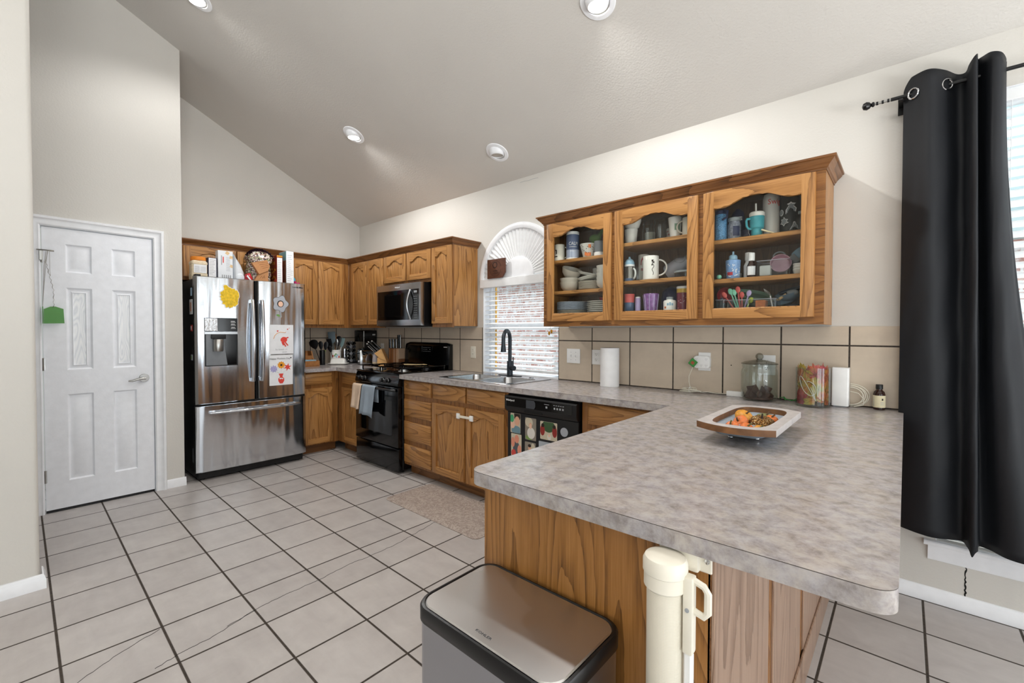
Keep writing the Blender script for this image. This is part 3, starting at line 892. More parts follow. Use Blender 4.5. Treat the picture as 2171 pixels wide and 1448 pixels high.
for y0, y1 in ((-1.581, -1.521), (-1.080, -1.011)):
    b = MB(); ym = (y0 + y1) / 2
    b.loft([[(x, y, z) for x, y in ((PX1 - 0.004, y0), (PX1 - 0.003, y0), (PX1 - 0.003, ym - 0.008), (PX1 - 0.0005, ym - 0.005), (PX1 - 0.0005, ym + 0.005), (PX1 - 0.003, ym + 0.008), (PX1 - 0.003, y1), (PX1 - 0.004, y1))] for z in (0.0, 0.875)]); b.build('stile_strip', 'oak_dark', pe)
b = MB(); b.box(PX1 + 0.003, PX1 + 0.011, PY + 0.002, -0.30, 0.0, 0.128, 0.004, 2); b.build('base_molding', 'oak_lit', pe)
for y0, y1 in ((-2.03, -1.5), (-1.48, -0.95)):
    slab_door(pe, lambda u, d, z: (PX0 + 0.004 - d, u, z), y0, y1, 0.112, 0.84, 0.0)

# countertops
CT0, CT1 = 0.876, 0.914
b = MB()
SKX0, SKX1, SKY0, SKY1 = 2.300, 3.090, -0.545, -0.045
outl = round_poly([(1.8385, -0.008), (1.8385, -0.645), (4.330, -0.645), (4.333, -2.093), (5.253, -2.072), (5.253, -0.008)], [0, 0.004, 0.004, 0.045, 0.035, 0], 8)
b.prism(outl, CT0, CT1, [rrect(SKX0, SKX1, SKY0, SKY1, 0.03)], plane='ub')
one('countertop', b, 'laminate', 'mottled grey laminate countertop from the stove around the peninsula', 'countertop')
b = MB()
outl = round_poly([(0.008, -0.008), (0.008, -1.0), (0.645, -1.0), (0.645, -0.645), (1.072, -0.645), (1.072, -0.008)], [0, 0, 0.004, 0.004, 0.004, 0], 3)
b.prism(outl, CT0, CT1, plane='ub')
one('countertop', b, 'laminate', 'short mottled laminate countertop in the corner left of the stove', 'countertop')

# sink
sk = thing('kitchen_sink', 'double bowl stainless steel drop-in sink under the window', 'sink', (2.695, -0.3, 0.74))
b = MB()
B1, B2 = (2.335, 2.675, -0.525, -0.150), (2.715, 3.055, -0.525, -0.150)
b.prism(rrect(2.285, 3.105, -0.565, -0.028, 0.03), 0.9145, 0.919, [rrect(*B1[:2], *B1[2:], 0.06), rrect(*B2[:2], *B2[2:], 0.06)], plane='ub', bev=0.0015)
b.build('rim', 'steel', sk)
for q in (B1, B2):
    b = MB()
    rg = lambda o, z, r: [(x, y, z) for x, y in rrect(q[0] + o, q[1] - o, q[2] + o, q[3] - o, r)]
    b.loft([rg(-0.002, 0.9180, 0.06), rg(0.004, 0.905, 0.06), rg(0.014, 0.80, 0.06), rg(0.03, 0.758, 0.06), rg(0.07, 0.750, 0.05)], True, False, True)
    bowl_ = b.build('bowl', 'steel', sk)
    b = MB(); b.cyl(((q[0] + q[1]) / 2, (q[2] + q[3]) / 2, 0.7502), 0.042, 0.003, 24); b.build('drain', 'nickel', bowl_)
b = MB(); b.cyl((2.93, -0.088, 0.919), 0.020, 0.006, 20, 'z', 0.002); b.build('hole_cover', 'steel', sk)

fa = thing('faucet', 'dark gunmetal pull-down faucet behind the sink', 'faucet', (2.676, -0.075, 0.919))
b = MB(); b.prism(rrect(2.548, 2.805, -0.104, -0.046, 0.027), 0.9195, 0.924, plane='ub', bev=0.002); b.build('deck_plate', 'black_satin', fa)
fx, fy = 2.676, -0.075
b = MB(); b.cyl((fx, fy, 0.924), 0.026, 0.125, 24, 'z', 0.002)
dx, dy = 0.35, -0.937
pts = [(fx, fy, 1.04), (fx, fy, 1.235)]
for k in range(1, 13):
    a = PI * k / 12
    pts.append((fx + dx * 0.075 * (1 - math.cos(a)), fy + dy * 0.075 * (1 - math.cos(a)), 1.235 + 0.078 * math.sin(a)))
b.tube(pts, 0.0165, 14); b.build('neck', 'gun_metal', fa)
ex, ey = fx + dx * 0.15, fy + dy * 0.15
b = MB(); b.lathe([(0.0165, 0), (0.017, -0.03), (0.021, -0.075), (0.024, -0.10), (0.023, -0.105), (0.012, -0.106)], (ex, ey, 1.238), 20); b.build('spray_head', 'gun_metal', fa)
lx, ly = 0.80, -0.25
b = MB(); b.tube([(fx + 0.02 * lx, fy + .02 * ly, 0.990), (fx + 0.085 * lx, fy + .085 * ly, 0.990)], 0.021, 18); vb = b.build('valve_body', 'gun_metal', fa)
b = MB(); b.tube([(fx + 0.066 * lx, fy + .066 * ly, 1.005), (fx + 0.066 * lx, fy + .066 * ly, 1.085)], 0.0055, 10); b.build('lever', 'gun_metal', vb)
# ------------------------------------------------------------------ refrigerator
FXF = 0.7546
fr = thing('refrigerator', 'stainless french door refrigerator with drawings stuck on it', 'refrigerator', (0.42, -1.472, 0))
FY0, FY1 = -1.936, -1.007
MB().box(0.03, 0.672, FY0 + 0.004, FY1 - 0.004, 0.03, 1.755, 0.006).build('body', 'black_satin', fr)
MB().box(0.06, 0.70, FY0 + 0.02, FY1 - 0.02, 0.012, 0.075, 0.004).build('base_grille', 'black_plastic', fr)
b = MB()
for y in (FY0 + 0.06, FY1 - 0.06): b.cyl((0.66, y, 0.0), 0.022, 0.03, 14)
b.build('foot', 'black_plastic', fr)
def bowed(y0, y1, z0, z1, hole=None, bow=0.010, edge=0.016, nm='door'):
    """door skin with a gentle outward bow and rounded vertical edges"""
    n = 26
    prof = []
    for k in range(n + 1):
        y = y0 + (y1 - y0) * k / n
        e = min(y - y0, y1 - y) / 0.022
        x = FXF - bow + bow * (1 - (2 * k / n - 1) ** 2) - (edge * (1 - math.sqrt(max(0, 1 - (1 - min(e, 1)) ** 2))) if e < 1 else 0)
        prof.append((x, y))
    return prof
def skin(b, prof, z0, z1, x_back=0.682):
    ring = lambda z, o=0.0: [(x - o, y, z) for x, y in prof] + [(x_back, prof[-1][1], z), (x_back, prof[0][1], z)]
    b.loft([ring(z0, 0.004), ring(z0 + 0.004), ring(z1 - 0.004), ring(z1, 0.004)])
YM = -1.459
b = MB(); skin(b, bowed(FY0, YM - 0.004, 0, 0), 0.672, 1.776); dl = b.build('door', 'fridge_steel', fr)
b = MB(); skin(b, bowed(YM + 0.004, FY1, 0, 0), 0.672, 1.776); drr = b.build('door', 'fridge_steel', fr)
b = MB(); skin(b, bowed(FY0, FY1, 0, 0, bow=0.014), 0.078, 0.655); fz = b.build('freezer_drawer', 'fridge_steel', fr)
MB().box(0.68, 0.742, FY0 + 0.012, FY1 - 0.012, 0.6545, 0.6725).build('gasket', 'dark_gap', fr)
MB().box(0.682, 0.742, YM - 0.0035, YM + 0.0035, 0.675, 1.772).build('center_gasket', 'dark_gap', fr)
for y, par in ((YM - 0.040, dl), (YM + 0.040, drr)):
    b = MB()
    P = []
    for k in range(17):
        t = k / 16
        P.append((FXF + 0.022 + 0.034 * math.sin(PI * t) ** 0.8, y, 0.845 + 0.745 * t))
    b.tube(P, 0.0135, 12)
    b.box(FXF - 0.006, FXF + 0.026, y - 0.012, y + 0.012, 0.838, 0.875, 0.004); b.box(FXF - 0.006, FXF + 0.026, y - 0.012, y + 0.012, 1.560, 1.597, 0.004)
    b.build('handle', 'fridge_steel', par)
b = MB()
P = [(FXF + 0.020 + 0.030 * math.sin(PI * k / 16) ** 0.8, -1.838 + 0.757 * k / 16, 0.592) for k in range(17)]
b.tube(P, 0.0135, 12, flat=0.9)
for y in (-1.835, -1.125): b.box(FXF - 0.012, FXF + 0.022, y, y + 0.042, 0.580, 0.604, 0.004)
b.build('handle', 'fridge_steel', fz)
# dispenser
dz = thing  # (kept as parts of the left door)
MB().box(FXF - 0.006, FXF + 0.0035, -1.871, -1.619, 1.300, 1.420, 0.003).build('dispenser_panel', 'black_gloss', dl)
MB().box(FXF - 0.006, FXF + 0.004, -1.871, -1.619, 1.276, 1.299, 0.002).build('dispenser_strip', 'steel', dl)
b = MB(); b.prism([(-1.871, 0.998), (-1.619, 0.998), (-1.619, 1.276), (-1.871, 1.276)], FXF - 0.006, FXF + 0.003, [[(-1.861, 1.006), (-1.627, 1.006), (-1.627, 1.274), (-1.861, 1.274)]], plane='bz'); b.build('dispenser_frame', 'black_plastic', dl)
rgb('recess_grey', '#7d8084', 0.35, 0.4)
MB().box(FXF - 0.004, FXF + 0.0005, -1.861, -1.627, 1.006, 1.274).build('dispenser_recess', 'black_gloss', dl)
b = MB(); b.prism([(-1.861, 1.006), (-1.700, 1.006), (-1.735, 1.274), (-1.861, 1.274)], FXF + 0.0003, FXF + 0.0016, plane='bz'); b.build('recess_side', 'recess_grey', dl)
b = MB(); b.box(FXF, FXF + 0.030, -1.825, -1.715, 1.235, 1.274, 0.008, 2); b.build('dispenser_spout', 'black_plastic', dl)
b = MB(); b.lathe([(0.034, 0.0), (0.038, 0.012), (0.039, 0.10), (0.036, 0.105)], (FXF + 0.022, -1.775, 1.128), 20); b.build('dispenser_lever', 'nickel', dl)
rgb('foil', '#d5d6d8', 0.25, 0.9, bump=0.9, bscale=60)
MB().box(FXF + 0.003, FXF + 0.0046, -1.868, -1.775, 1.306, 1.416).build('foil_sticker', 'foil', dl)
for k, z in enumerate((1.39, 1.365, 1.336)):
    b = MB(); b.box(FXF + 0.0035, FXF + 0.0043, -1.672 + 0.002 * k, -1.640, z, z + 0.004); b.box(FXF + 0.0035, FXF + 0.0043, -1.672, -1.634, z - 0.009, z - 0.006); b.build('button_legend', 'white_print', dl)
text_obj('brand_lettering', 'SAMSUNG', 0.020, (FXF - 0.0018, -1.085, 1.737), ON_BACK, 'black_print', drr, 0.0016, sx=1.15)
MB().box(0.672, 0.735, FY0 + 0.008, FY0 + 0.050, 1.7765, 1.793, 0.004).build('hinge_cover', 'black_plastic', fr)

# ------------------------------------------------------------------ gas stove
SX0, SX1, SF = 1.080, 1.838, 0.655
st = thing('gas_stove', 'black freestanding gas stove with raised back panel', 'stove', (1.459, -0.34, 0))
MB(SINK).box(SX0, SX1, 0.012, 0.605, 0.035, 0.905, 0.003).build('body', 'black_satin', st)
b = MB()
for x in (SX0 + 0.05, SX1 - 0.05):
    for d in (0.08, 0.58): b.cyl((x, -d, 0.0), 0.016, 0.04, 12)
b.build('foot', 'black_plastic', st)
MB(SINK).box(SX0 + 0.003, SX1 - 0.003, 0.606, SF - 0.006, 0.022, 0.228, 0.006, 2).build('storage_drawer', 'black_gloss', st)
b = MB(SINK); b.box(SX0 + 0.003, SX1 - 0.003, 0.606, SF, 0.240, 0.792, 0.006, 2); od = b.build('oven_door', 'black_gloss', st)
s_ = mat('oven_window', '#0a0a0b', 0.05); M['oven_window'] = s_
MB(SINK).box(SX0 + 0.10, SX1 - 0.10, SF, SF + 0.0015, 0.34, 0.66, 0.0005).build('window', 'oven_window', od)
b = MB(SINK); b.tube([(SX0 + 0.03, SF + 0.010, 0.765), (SX0 + 0.05, SF + 0.038, 0.768), (SX0 + 0.12, SF + 0.043, 0.770), (SX1 - 0.12, SF + 0.043, 0.770), (SX1 - 0.05, SF + 0.038, 0.768), (SX1 - 0.03, SF + 0.010, 0.765)], 0.012, 10); b.build('handle', 'black_satin', od)
b = MB(SINK)
b.loft([[(u, 0.60, 0.800), (u, SF, 0.800), (u, SF + 0.004, 0.815), (u, SF - 0.012, 0.885), (u, SF - 0.022, 0.905), (u, 0.60, 0.905)] for u in (SX0 + 0.001, SX1 - 0.001)]); cp = b.build('control_panel', 'black_gloss', st)
for u in (1.183, 1.262, 1.585, 1.664):
    b = MB(); b.lathe([(0.024, 0.0), (0.024, -0.006), (0.0205, -0.010), (0.019, -0.026), (0.016, -0.028)], (u, -SF + 0.002, 0.847), 20, 'y'); kn = b.build('knob', 'black_satin', st)
    b = MB(); b.tube([(u + 0.0235 * math.cos(a), -SF - 0.004, 0.847 + 0.0235 * math.sin(a)) for a in [2 * PI * k / 24 for k in range(24)]], 0.0012, 5, True); b.box(u - 0.0012, u + 0.0012, -SF - 0.0275, -SF - 0.02, 0.847, 0.866); b.build('knob_ring', 'chrome', kn)
b = MB(SINK); b.box(SX0, SX1, 0.06, SF - 0.012, 0.905, 0.920, 0.005, 2); b.build('cooktop', 'black_gloss', st)
for bx in (1.265, 1.655):
    for d in (0.20, 0.47):
        b = MB(); b.lathe([(0.052, 0.0), (0.050, 0.008), (0.036, 0.010), (0.036, 0.020), (0.030, 0.024)], (bx, -d, 0.920), 22); b.build('burner', 'nickel' if d > 0.3 else 'black_satin', st)
for gx0, gx1 in ((1.115, 1.440), (1.478, 1.803)):
    b = MB(SINK)
    zt = 0.960
    r = 0.0078
    b.tube([(gx0, 0.09, zt), (gx1, 0.09, zt), (gx1, 0.59, zt), (gx0, 0.59, zt)], r, 6, True)
    b.tube([(gx0, 0.34, zt), (gx1, 0.34, zt)], r, 6)
    for d in (0.20, 0.47):
        cx = (gx0 + gx1) / 2
        b.tube([(gx0, d, zt), (cx - 0.05, d, zt + 0.002)], r, 6); b.tube([(gx1, d, zt), (cx + 0.05, d, zt + 0.002)], r, 6)
        b.tube([(cx, d - 0.12, zt), (cx, d - 0.045, zt + 0.002)], r, 6); b.tube([(cx, d + 0.12, zt), (cx, d + 0.045, zt + 0.002)], r, 6)
    for u in (gx0, gx1):
        for d in (0.09, 0.34, 0.59): b.tube([(u, d, zt), (u, d, 0.921)], r, 6)
    b.build('grate', 'black_gloss', st)
b = MB(SINK)
b.loft([[(u, 0.014, z), (u, d0, z), (u, d1, z + 0.0), (u, 0.014, z)] for u, z, d0, d1 in []]) if False else None
sec = [(0.010, 0.905), (0.068, 0.905), (0.066, 0.945), (0.056, 1.02), (0.050, 1.155), (0.044, 1.178), (0.034, 1.188), (0.010, 1.188)]
n_ = 12
rings = []
for k in range(n_ + 1):
    u = SX0 + (SX1 - SX0) * k / n_
    e = min(k, n_ - k)
    sh = 0.014 if e == 0 else 0.0
    rings.append([(u, d, z - (sh if z > 1.1 else 0)) for d, z in sec])
b.loft(rings); bg = b.build('back_panel', 'black_gloss', st)
MB(SINK).box(1.30, 1.56, 0.0505, 0.0525, 1.082, 1.152, 0.0006).build('display', 'oven_window', bg)
b = MB(SINK)
random.seed(3)
for k in range(5):
    for q in range(3):
        if random.random() < 0.85: b.box(1.405 + k * 0.027, 1.421 + k * 0.027, 0.0525, 0.0532, 1.092 + q * 0.02, 1.0955 + q * 0.02)
b.box(1.385, 1.387, 0.0525, 0.0532, 1.085, 1.148); b.box(1.39, 1.52, 0.0525, 0.0532, 1.074, 1.0755)
b.build('button_legend', 'grey_print', bg)
b = MB(SINK); b.box(1.745, 1.80, 0.051, 0.0522, 1.142, 1.149); b.build('brand_badge', 'white_print', bg)

# ------------------------------------------------------------------ over-the-range microwave
MX0, MX1, MF = 1.096, 1.855, 0.420
mw = thing('microwave_oven', 'stainless over-the-range microwave with curved handle', 'microwave', (1.475, -0.2, 1.36))
MB(SINK).box(MX0 + 0.003, MX1 - 0.003, 0.012, 0.375, 1.355, 1.776, 0.002).build('body', 'black_satin', mw)
MB(SINK).box(MX0, MX1, 0.376, MF, 1.362, 1.774, 0.004, 2).build('front', 'micro_steel', mw)
b = MB(SINK); b.box(MX0 + 0.026, MX1 - 0.024, MF, MF + 0.003, 1.418, 1.711, 0.001); md = b.build('door', 'black_gloss', mw)
MB(SINK).box(MX0 + 0.055, 1.60, MF + 0.003, MF + 0.0042, 1.455, 1.68, 0.0005).build('window', 'oven_window', md)
b = MB(SINK); P = [(1.705, MF + 0.006 + 0.040 * math.sin(PI * k / 14), 1.424 + 0.282 * k / 14) for k in range(15)]
b.tube(P, 0.0135, 10, flat=0.8); b.build('handle', 'micro_steel', md)
b = MB(SINK)
for q in range(10):
    for k in range(3): b.box(1.755 + k * 0.020, 1.764 + k * 0.020, MF + 0.003, MF + 0.0037, 1.438 + q * 0.022, 1.4415 + q * 0.022)
b.box(1.755, 1.805, MF + 0.003, MF + 0.0037, 1.675, 1.695); b.build('keypad', 'grey_print', md)
text_obj('brand_lettering', 'Whirlpool', 0.020, (1.475, -MF - 0.0006, 1.742), ON_SINK, 'white_print', mw, 0.0008)
b = MB(SINK); b.loft([[(u, 0.05, 1.354), (u, 0.375, 1.354), (u, 0.40, 1.362), (u, 0.40, 1.366), (u, 0.05, 1.366)] for u in (MX0 + 0.004, MX1 - 0.004)]); b.build('bottom_vent', 'black_plastic', mw)

# ------------------------------------------------------------------ dishwasher
DX0, DX1 = 3.136, 3.743
dw = thing('dishwasher', 'black dishwasher covered with photo magnets', 'dishwasher', (3.44, -0.3, 0))
MB(SINK).box(DX0 + 0.002, DX1 - 0.002, 0.03, 0.585, 0.10, 0.868).build('body', 'black_satin', dw)
MB(SINK).box(DX0 + 0.004, DX1 - 0.004, 0.50, 0.52, 0.0, 0.10).build('toe_kick', 'black_satin', dw)
MB(SINK).box(DX0 + 0.003, DX1 - 0.003, 0.586, 0.612, 0.105, 0.738, 0.003).build('door', 'black_plastic', dw)
b = MB(SINK)
b.loft([[(u, 0.586, 0.742), (u, 0.622, 0.742), (u, 0.640, 0.768), (u, 0.640, 0.845), (u, 0.632, 0.855), (u, 0.586, 0.857)] for u in (DX0 + 0.002, DX1 - 0.002)]); cpn = b.build('control_panel', 'black_plastic', dw)
MB(SINK).box(DX0 + 0.018, DX1 - 0.035, 0.640, 0.6412, 0.782, 0.842, 0.0004).build('fascia', 'black_gloss', cpn)
b = MB(SINK); b.box(3.315, 3.47, 0.624, 0.6405, 0.752, 0.774, 0.002); b.build('latch_pocket', 'dark_gap', cpn)
rgb('smoke_grey', '#3d4046', 0.3)
b = MB(SINK); b.prism([(3.335, 0.784), (3.405, 0.784), (3.415, 0.80), (3.415, 0.825), (3.405, 0.840), (3.335, 0.840)], 0.6412, 0.6422); b.build('display', 'smoke_grey', cpn)
b = MB(SINK)
for k in range(5): b.box(3.565 + k * 0.018, 3.576 + k * 0.018, 0.6412, 0.6418, 0.826, 0.830)
for k in range(4): b.box(3.568 + k * 0.022, 3.580 + k * 0.022, 0.6412, 0.6418, 0.802, 0.814)
b.box(3.49, 3.53, 0.6412, 0.6418, 0.826, 0.829); b.box(3.502, 3.516, 0.6412, 0.6418, 0.802, 0.815)
b.build('button_legend', 'grey_print', cpn)
text_obj('brand_lettering', 'Whirlpool', 0.019, (3.19, -0.6416, 0.824), ON_SINK, 'white_print', cpn, 0.0006)

# ------------------------------------------------------------------ recessed ceiling lights
def can_light(label, x, y, lit, watt=0):
    z = ceil_z(y)
    tilt = math.atan(SL)
    t = thing('recessed_light', label, 'ceiling light', (x, y, z), group=None, rot=(-tilt, 0, 0))
    b = MB(); b.lathe([(0.066, -0.004), (0.070, -0.009), (0.094, -0.006), (0.098, 0.001), (0.062, 0.001)], (0, 0, 0), 40, 'z', False, False); b.build('trim_ring', 'white_trim', t, True)
    # eyeball tilted back to the vertical
    c, s_ = math.cos(tilt), math.sin(tilt)
    rot = Matrix.Rotation(tilt, 4, 'X')
    b = MB(); b.lathe([(0.066, 0.03), (0.068, 0.012), (0.063, -0.012), (0.054, -0.026), (0.050, -0.028), (0.050, -0.020)], (0, 0, 0), 36, 'z', False, False)
    for v in b.bm.verts: v.co = rot @ v.co
    b.build('eyeball', 'white_trim', t, True)
    b = MB(); b.lathe([(0.050, -0.021), (0.03, -0.025), (0.001, -0.026)], (0, 0, 0), 32, 'z', False, True)
    for v in b.bm.verts: v.co = rot @ v.co
    b.build('lens', 'lamp_lens' if lit else 'lens_off', t, True)
    if lit:
        d = bpy.data.lights.new('lamp', 'SPOT'); d.energy = watt; d.spot_size = R(158); d.spot_blend = 0.5; d.shadow_soft_size = 0.045; d.color = (1.0, 0.985, 0.96)
        o = bpy.data.objects.new('lamp', d); scene.collection.objects.link(o)
        o.location = (x, y - 0.0, z - 0.05)
    return t
rgb('lamp_lens', '#fffaf0', 0.4, emit=14.0)
rgb('lens_off', '#a9a39b', 0.25, vary=0.12, vscale=40)
can_light('lit white eyeball recessed light nearest the far corner', 1.504, -0.892, True, 56)
can_light('unlit white eyeball recessed light above the window wall', 2.720, -0.286, False)
can_light('lit white recessed light at the middle of the top edge', 4.005, -0.857, True, 42)
can_light('lit white recessed light cut by the top edge above the refrigerator', 1.486, -2.064, True, 23)
can_light('added unseen recessed fill light nearest the camera over the peninsula', 4.000, -2.060, True, 20)  # added out of view as fill for the ceiling and counter
rgb('spoon_wood', '#d3b98a', 0.6)
b = MB(SINK); b.tube([(1.50, 0.36, 0.974), (1.60, 0.30, 0.974), (1.66, 0.265, 0.975)], [0.005, 0.005, 0.004], 8); b.tube([(1.655, 0.268, 0.975), (1.68, 0.253, 0.976), (1.71, 0.236, 0.975)], [0.004, 0.016, 0.006], 10, flat=0.4)
one('wooden_spoon', b, 'spoon_wood', 'pale wooden spoon lying across the stove grates', 'spoon')
# ------------------------------------------------------------------ things on and around the refrigerator
def surf(y):                                   # front surface of the upper doors at y
    a, c = (FY0, YM - 0.004) if y < YM else (YM + 0.004, FY1)
    t = (y - a) / (c - a)
    return FXF - 0.010 + 0.010 * (1 - (2 * t - 1) ** 2)
def patch(b, y0, y1, z0, z1, lift, t=0.0006, n=8, skew=0.0):
    ring = lambda y: [(surf(y) + lift, y, z0 + skew * (y - y0)), (surf(y) + lift + t, y, z0 + skew * (y - y0)), (surf(y) + lift + t, y, z1 + skew * (y - y0)), (surf(y) + lift, y, z1 + skew * (y - y0))]
    b.loft([ring(y0 + (y1 - y0) * k / n) for k in range(n + 1)]); return b
def blob(b, pts, lift, t=0.0006):
    """flat cut-out stuck to the door: outline of (y, z)"""
    r0 = [(surf(y) + lift, y, z) for y, z in pts]; r1 = [(surf(y) + lift + t, y, z) for y, z in pts]
    b.loft([r0, r1]); return b
def ringpts(cy, cz, ry, rz, n=20, wob=0.0, seed=1, a0=0.0):
    rr = random.Random(seed)
    return [(cy + ry * (1 + rr.uniform(-wob, wob)) * math.cos(a0 + 2 * PI * k / n), cz + rz * (1 + rr.uniform(-wob, wob)) * math.sin(a0 + 2 * PI * k / n)) for k in range(n)]
rgb('sun_yellow', '#e3bd2e', 0.8, vary=0.25, vscale=45)
rgb('paint_red', '#d8483d', 0.8, vary=0.15, vscale=80)
rgb('lilac', '#a9a4cf', 0.8, vary=0.25, vscale=120)
rgb('orange_petal', '#e59a2b', 0.8, vary=0.2, vscale=120)
rgb('leaf_green', '#6d9a4e', 0.7)
rgb('magnet_grey', '#a7abb4', 0.6)
rgb('skin', '#d9a78c', 0.7); rgb('skin_light', '#e6bda5', 0.7); rgb('hair_dark', '#2c2019', 0.7)
# yellow sun
t = thing('paper_sun', 'yellow painted paper sun with torn white edges on the left refrigerator door', 'drawing', (FXF, -1.68, 1.51))
op = []
rr = random.Random(5)
for k in range(44):
    a = 2 * PI * k / 44
    r = 1 + rr.uniform(-0.10, 0.10) + (0.25 if 1.75 < a < 2.15 else 0) - (0.18 if 1.1 < a < 1.55 else 0)
    op.append((-1.680 + 0.078 * r * math.cos(a), 1.608 + 0.098 * r * math.sin(a)))
blob(MB(), op, 0.001).build('paper', 'paper_white', t)
ip = [(-1.680 + (y + 1.680) * 0.92 + 0.003, 1.608 + (z - 1.608) * 0.93) for y, z in op]
blob(MB(), ip, 0.0018).build('painted_face', 'sun_yellow', t)
# flower magnet
t = thing('flower_photo_magnet', 'grey flower cut-out with a round photo in its middle on the right refrigerator door', 'magnet', (FXF, -1.25, 1.44))
fp = [(-1.250 + 0.066 * (1 + 0.13 * math.cos(5 * a)) * math.cos(a), 1.568 + 0.073 * (1 + 0.13 * math.cos(5 * a)) * math.sin(a)) for a in [2 * PI * k / 50 for k in range(50)]]
blob(MB(), [(-1.25 + (y + 1.25) * 1.04, 1.568 + (z - 1.568) * 1.04) for y, z in fp], 0.0008).build('outline', 'black_print', t)
blob(MB(), fp, 0.0014).build('petals', 'magnet_grey', t)
blob(MB(), ringpts(-1.250, 1.568, 0.030, 0.033), 0.002).build('photo_rim', 'black_print', t)
blob(MB(), ringpts(-1.249, 1.566, 0.022, 0.026), 0.0026).build('photo', 'skin_light', t)
blob(MB(), [(-1.252, 1.50), (-1.246, 1.50), (-1.240, 1.44), (-1.249, 1.436)], 0.001).build('stem', 'magnet_grey', t)
blob(MB(), [(-1.292, 1.462), (-1.268, 1.468), (-1.248, 1.446), (-1.27, 1.444)], 0.001).build('leaf', 'leaf_green', t)
# handprint drawing
t = thing('handprint_drawing', 'white sheet with a red handprint, bow and hearts on the right refrigerator door', 'drawing', (FXF, -1.24, 1.09))
patch(MB(), -1.352, -1.133, 1.086, 1.366, 0.001).build('paper', 'paper_white', t)
b = MB(); blob(b, ringpts(-1.222, 1.222, 0.030, 0.028, 14, 0.08, 2), 0.002)
for (ya, za), (yb, zb) in (((-1.205, 1.235), (-1.18, 1.245)), ((-1.215, 1.205), (-1.185, 1.165)), ((-1.228, 1.2), (-1.205, 1.155)), ((-1.24, 1.2), (-1.225, 1.168))):
    d = Vector((yb - ya, zb - za)).normalized(); w = 0.006
    blob(b, [(ya - d.y * w, za + d.x * w), (ya + d.y * w, za - d.x * w), (yb + d.y * w, zb - d.x * w), (yb - d.y * w, zb + d.x * w)], 0.002)
b.build('handprint', 'paint_red', t)
b = MB(); b.tube([(surf(y) + 0.0022, y, z) for y, z in ((-1.315, 1.232), (-1.305, 1.262), (-1.282, 1.285), (-1.255, 1.296), (-1.23, 1.292), (-1.208, 1.290), (-1.204, 1.298))], 0.0022, 5)
b.build('bow', 'orange_petal', t)
b = MB()
for y, z, s_ in ((-1.278, 1.305, 0.009), (-1.187, 1.323, 0.007), (-1.172, 1.335, 0.004)):
    blob(b, [(y, z - s_), (y + s_, z + s_ * 0.3), (y + s_ * 0.55, z + s_), (y, z + s_ * 0.5), (y - s_ * 0.55, z + s_), (y - s_, z + s_ * 0.3)], 0.002)
b.build('hearts', 'paint_red', t)
text_obj('lettering', 'So loved -->', 0.022, (surf(-1.25) + 0.002, -1.245, 1.128), ON_BACK, 'grey_print', t, 0.0003)
text_obj('signature', 'Jonah', 0.018, (surf(-1.22) + 0.002, -1.215, 1.104), ON_BACK, 'grey_print', t, 0.0003)
# mother's day drawing
t = thing('flower_vase_drawing', 'white sheet with three flowers in a red vase, lower right refrigerator door', 'drawing', (FXF, -1.24, 0.78))
patch(MB(), -1.354, -1.140, 0.784, 1.074, 0.001).build('paper', 'paper_white', t)
text_obj('lettering', 'Happy Mothers Day', 0.023, (surf(-1.25) + 0.002, -1.258, 1.040), ON_BACK, 'black_print', t, 0.0003)
b = MB(); y, z, s_ = -1.158, 1.045, 0.008
blob(b, [(y, z - s_), (y + s_, z + s_ * 0.3), (y + s_ * 0.55, z + s_), (y, z + s_ * 0.5), (y - s_ * 0.55, z + s_), (y - s_, z + s_ * 0.3)], 0.002); b.build('heart', 'black_print', t)
star = lambda cy, cz, r0, r1, n: [(cy + (r0 if k % 2 else r1) * math.cos(PI * k / n + 0.3), cz + (r0 if k % 2 else r1) * math.sin(PI * k / n + 0.3)) for k in range(2 * n)]
blob(MB(), star(-1.315, 0.943, 0.025, 0.038, 9), 0.0018).build('lilac_flower', 'lilac', t)
blob(MB(), star(-1.248, 0.978, 0.028, 0.038, 10), 0.0022).build('orange_flower', 'orange_petal', t)
blob(MB(), star(-1.190, 0.955, 0.016, 0.040, 6), 0.0020).build('red_flower', 'paint_red', t)
blob(MB(), ringpts(-1.248, 0.978, 0.010, 0.010, 12), 0.003).build('flower_center', 'hair_dark', t)
blob(MB(), [(-1.262, 0.80), (-1.236, 0.80), (-1.222, 0.825), (-1.222, 0.848), (-1.238, 0.865), (-1.228, 0.895), (-1.272, 0.895), (-1.260, 0.865), (-1.276, 0.848), (-1.276, 0.825)], 0.0018).build('red_vase', 'paint_red', t)
blob(MB(), [(-1.268, 0.856), (-1.230, 0.850), (-1.236, 0.838), (-1.248, 0.845), (-1.262, 0.840)], 0.0026).build('bow', 'paper_white', t)
b = MB()
for (ya, za) in ((-1.300, 0.92), (-1.248, 0.945), (-1.20, 0.925)): b.tube([(surf(-1.25) + 0.0012, ya, za), (surf(-1.25) + 0.0012, -1.25, 0.893)], 0.0008, 4)
b.build('stems', 'leaf_green', t)
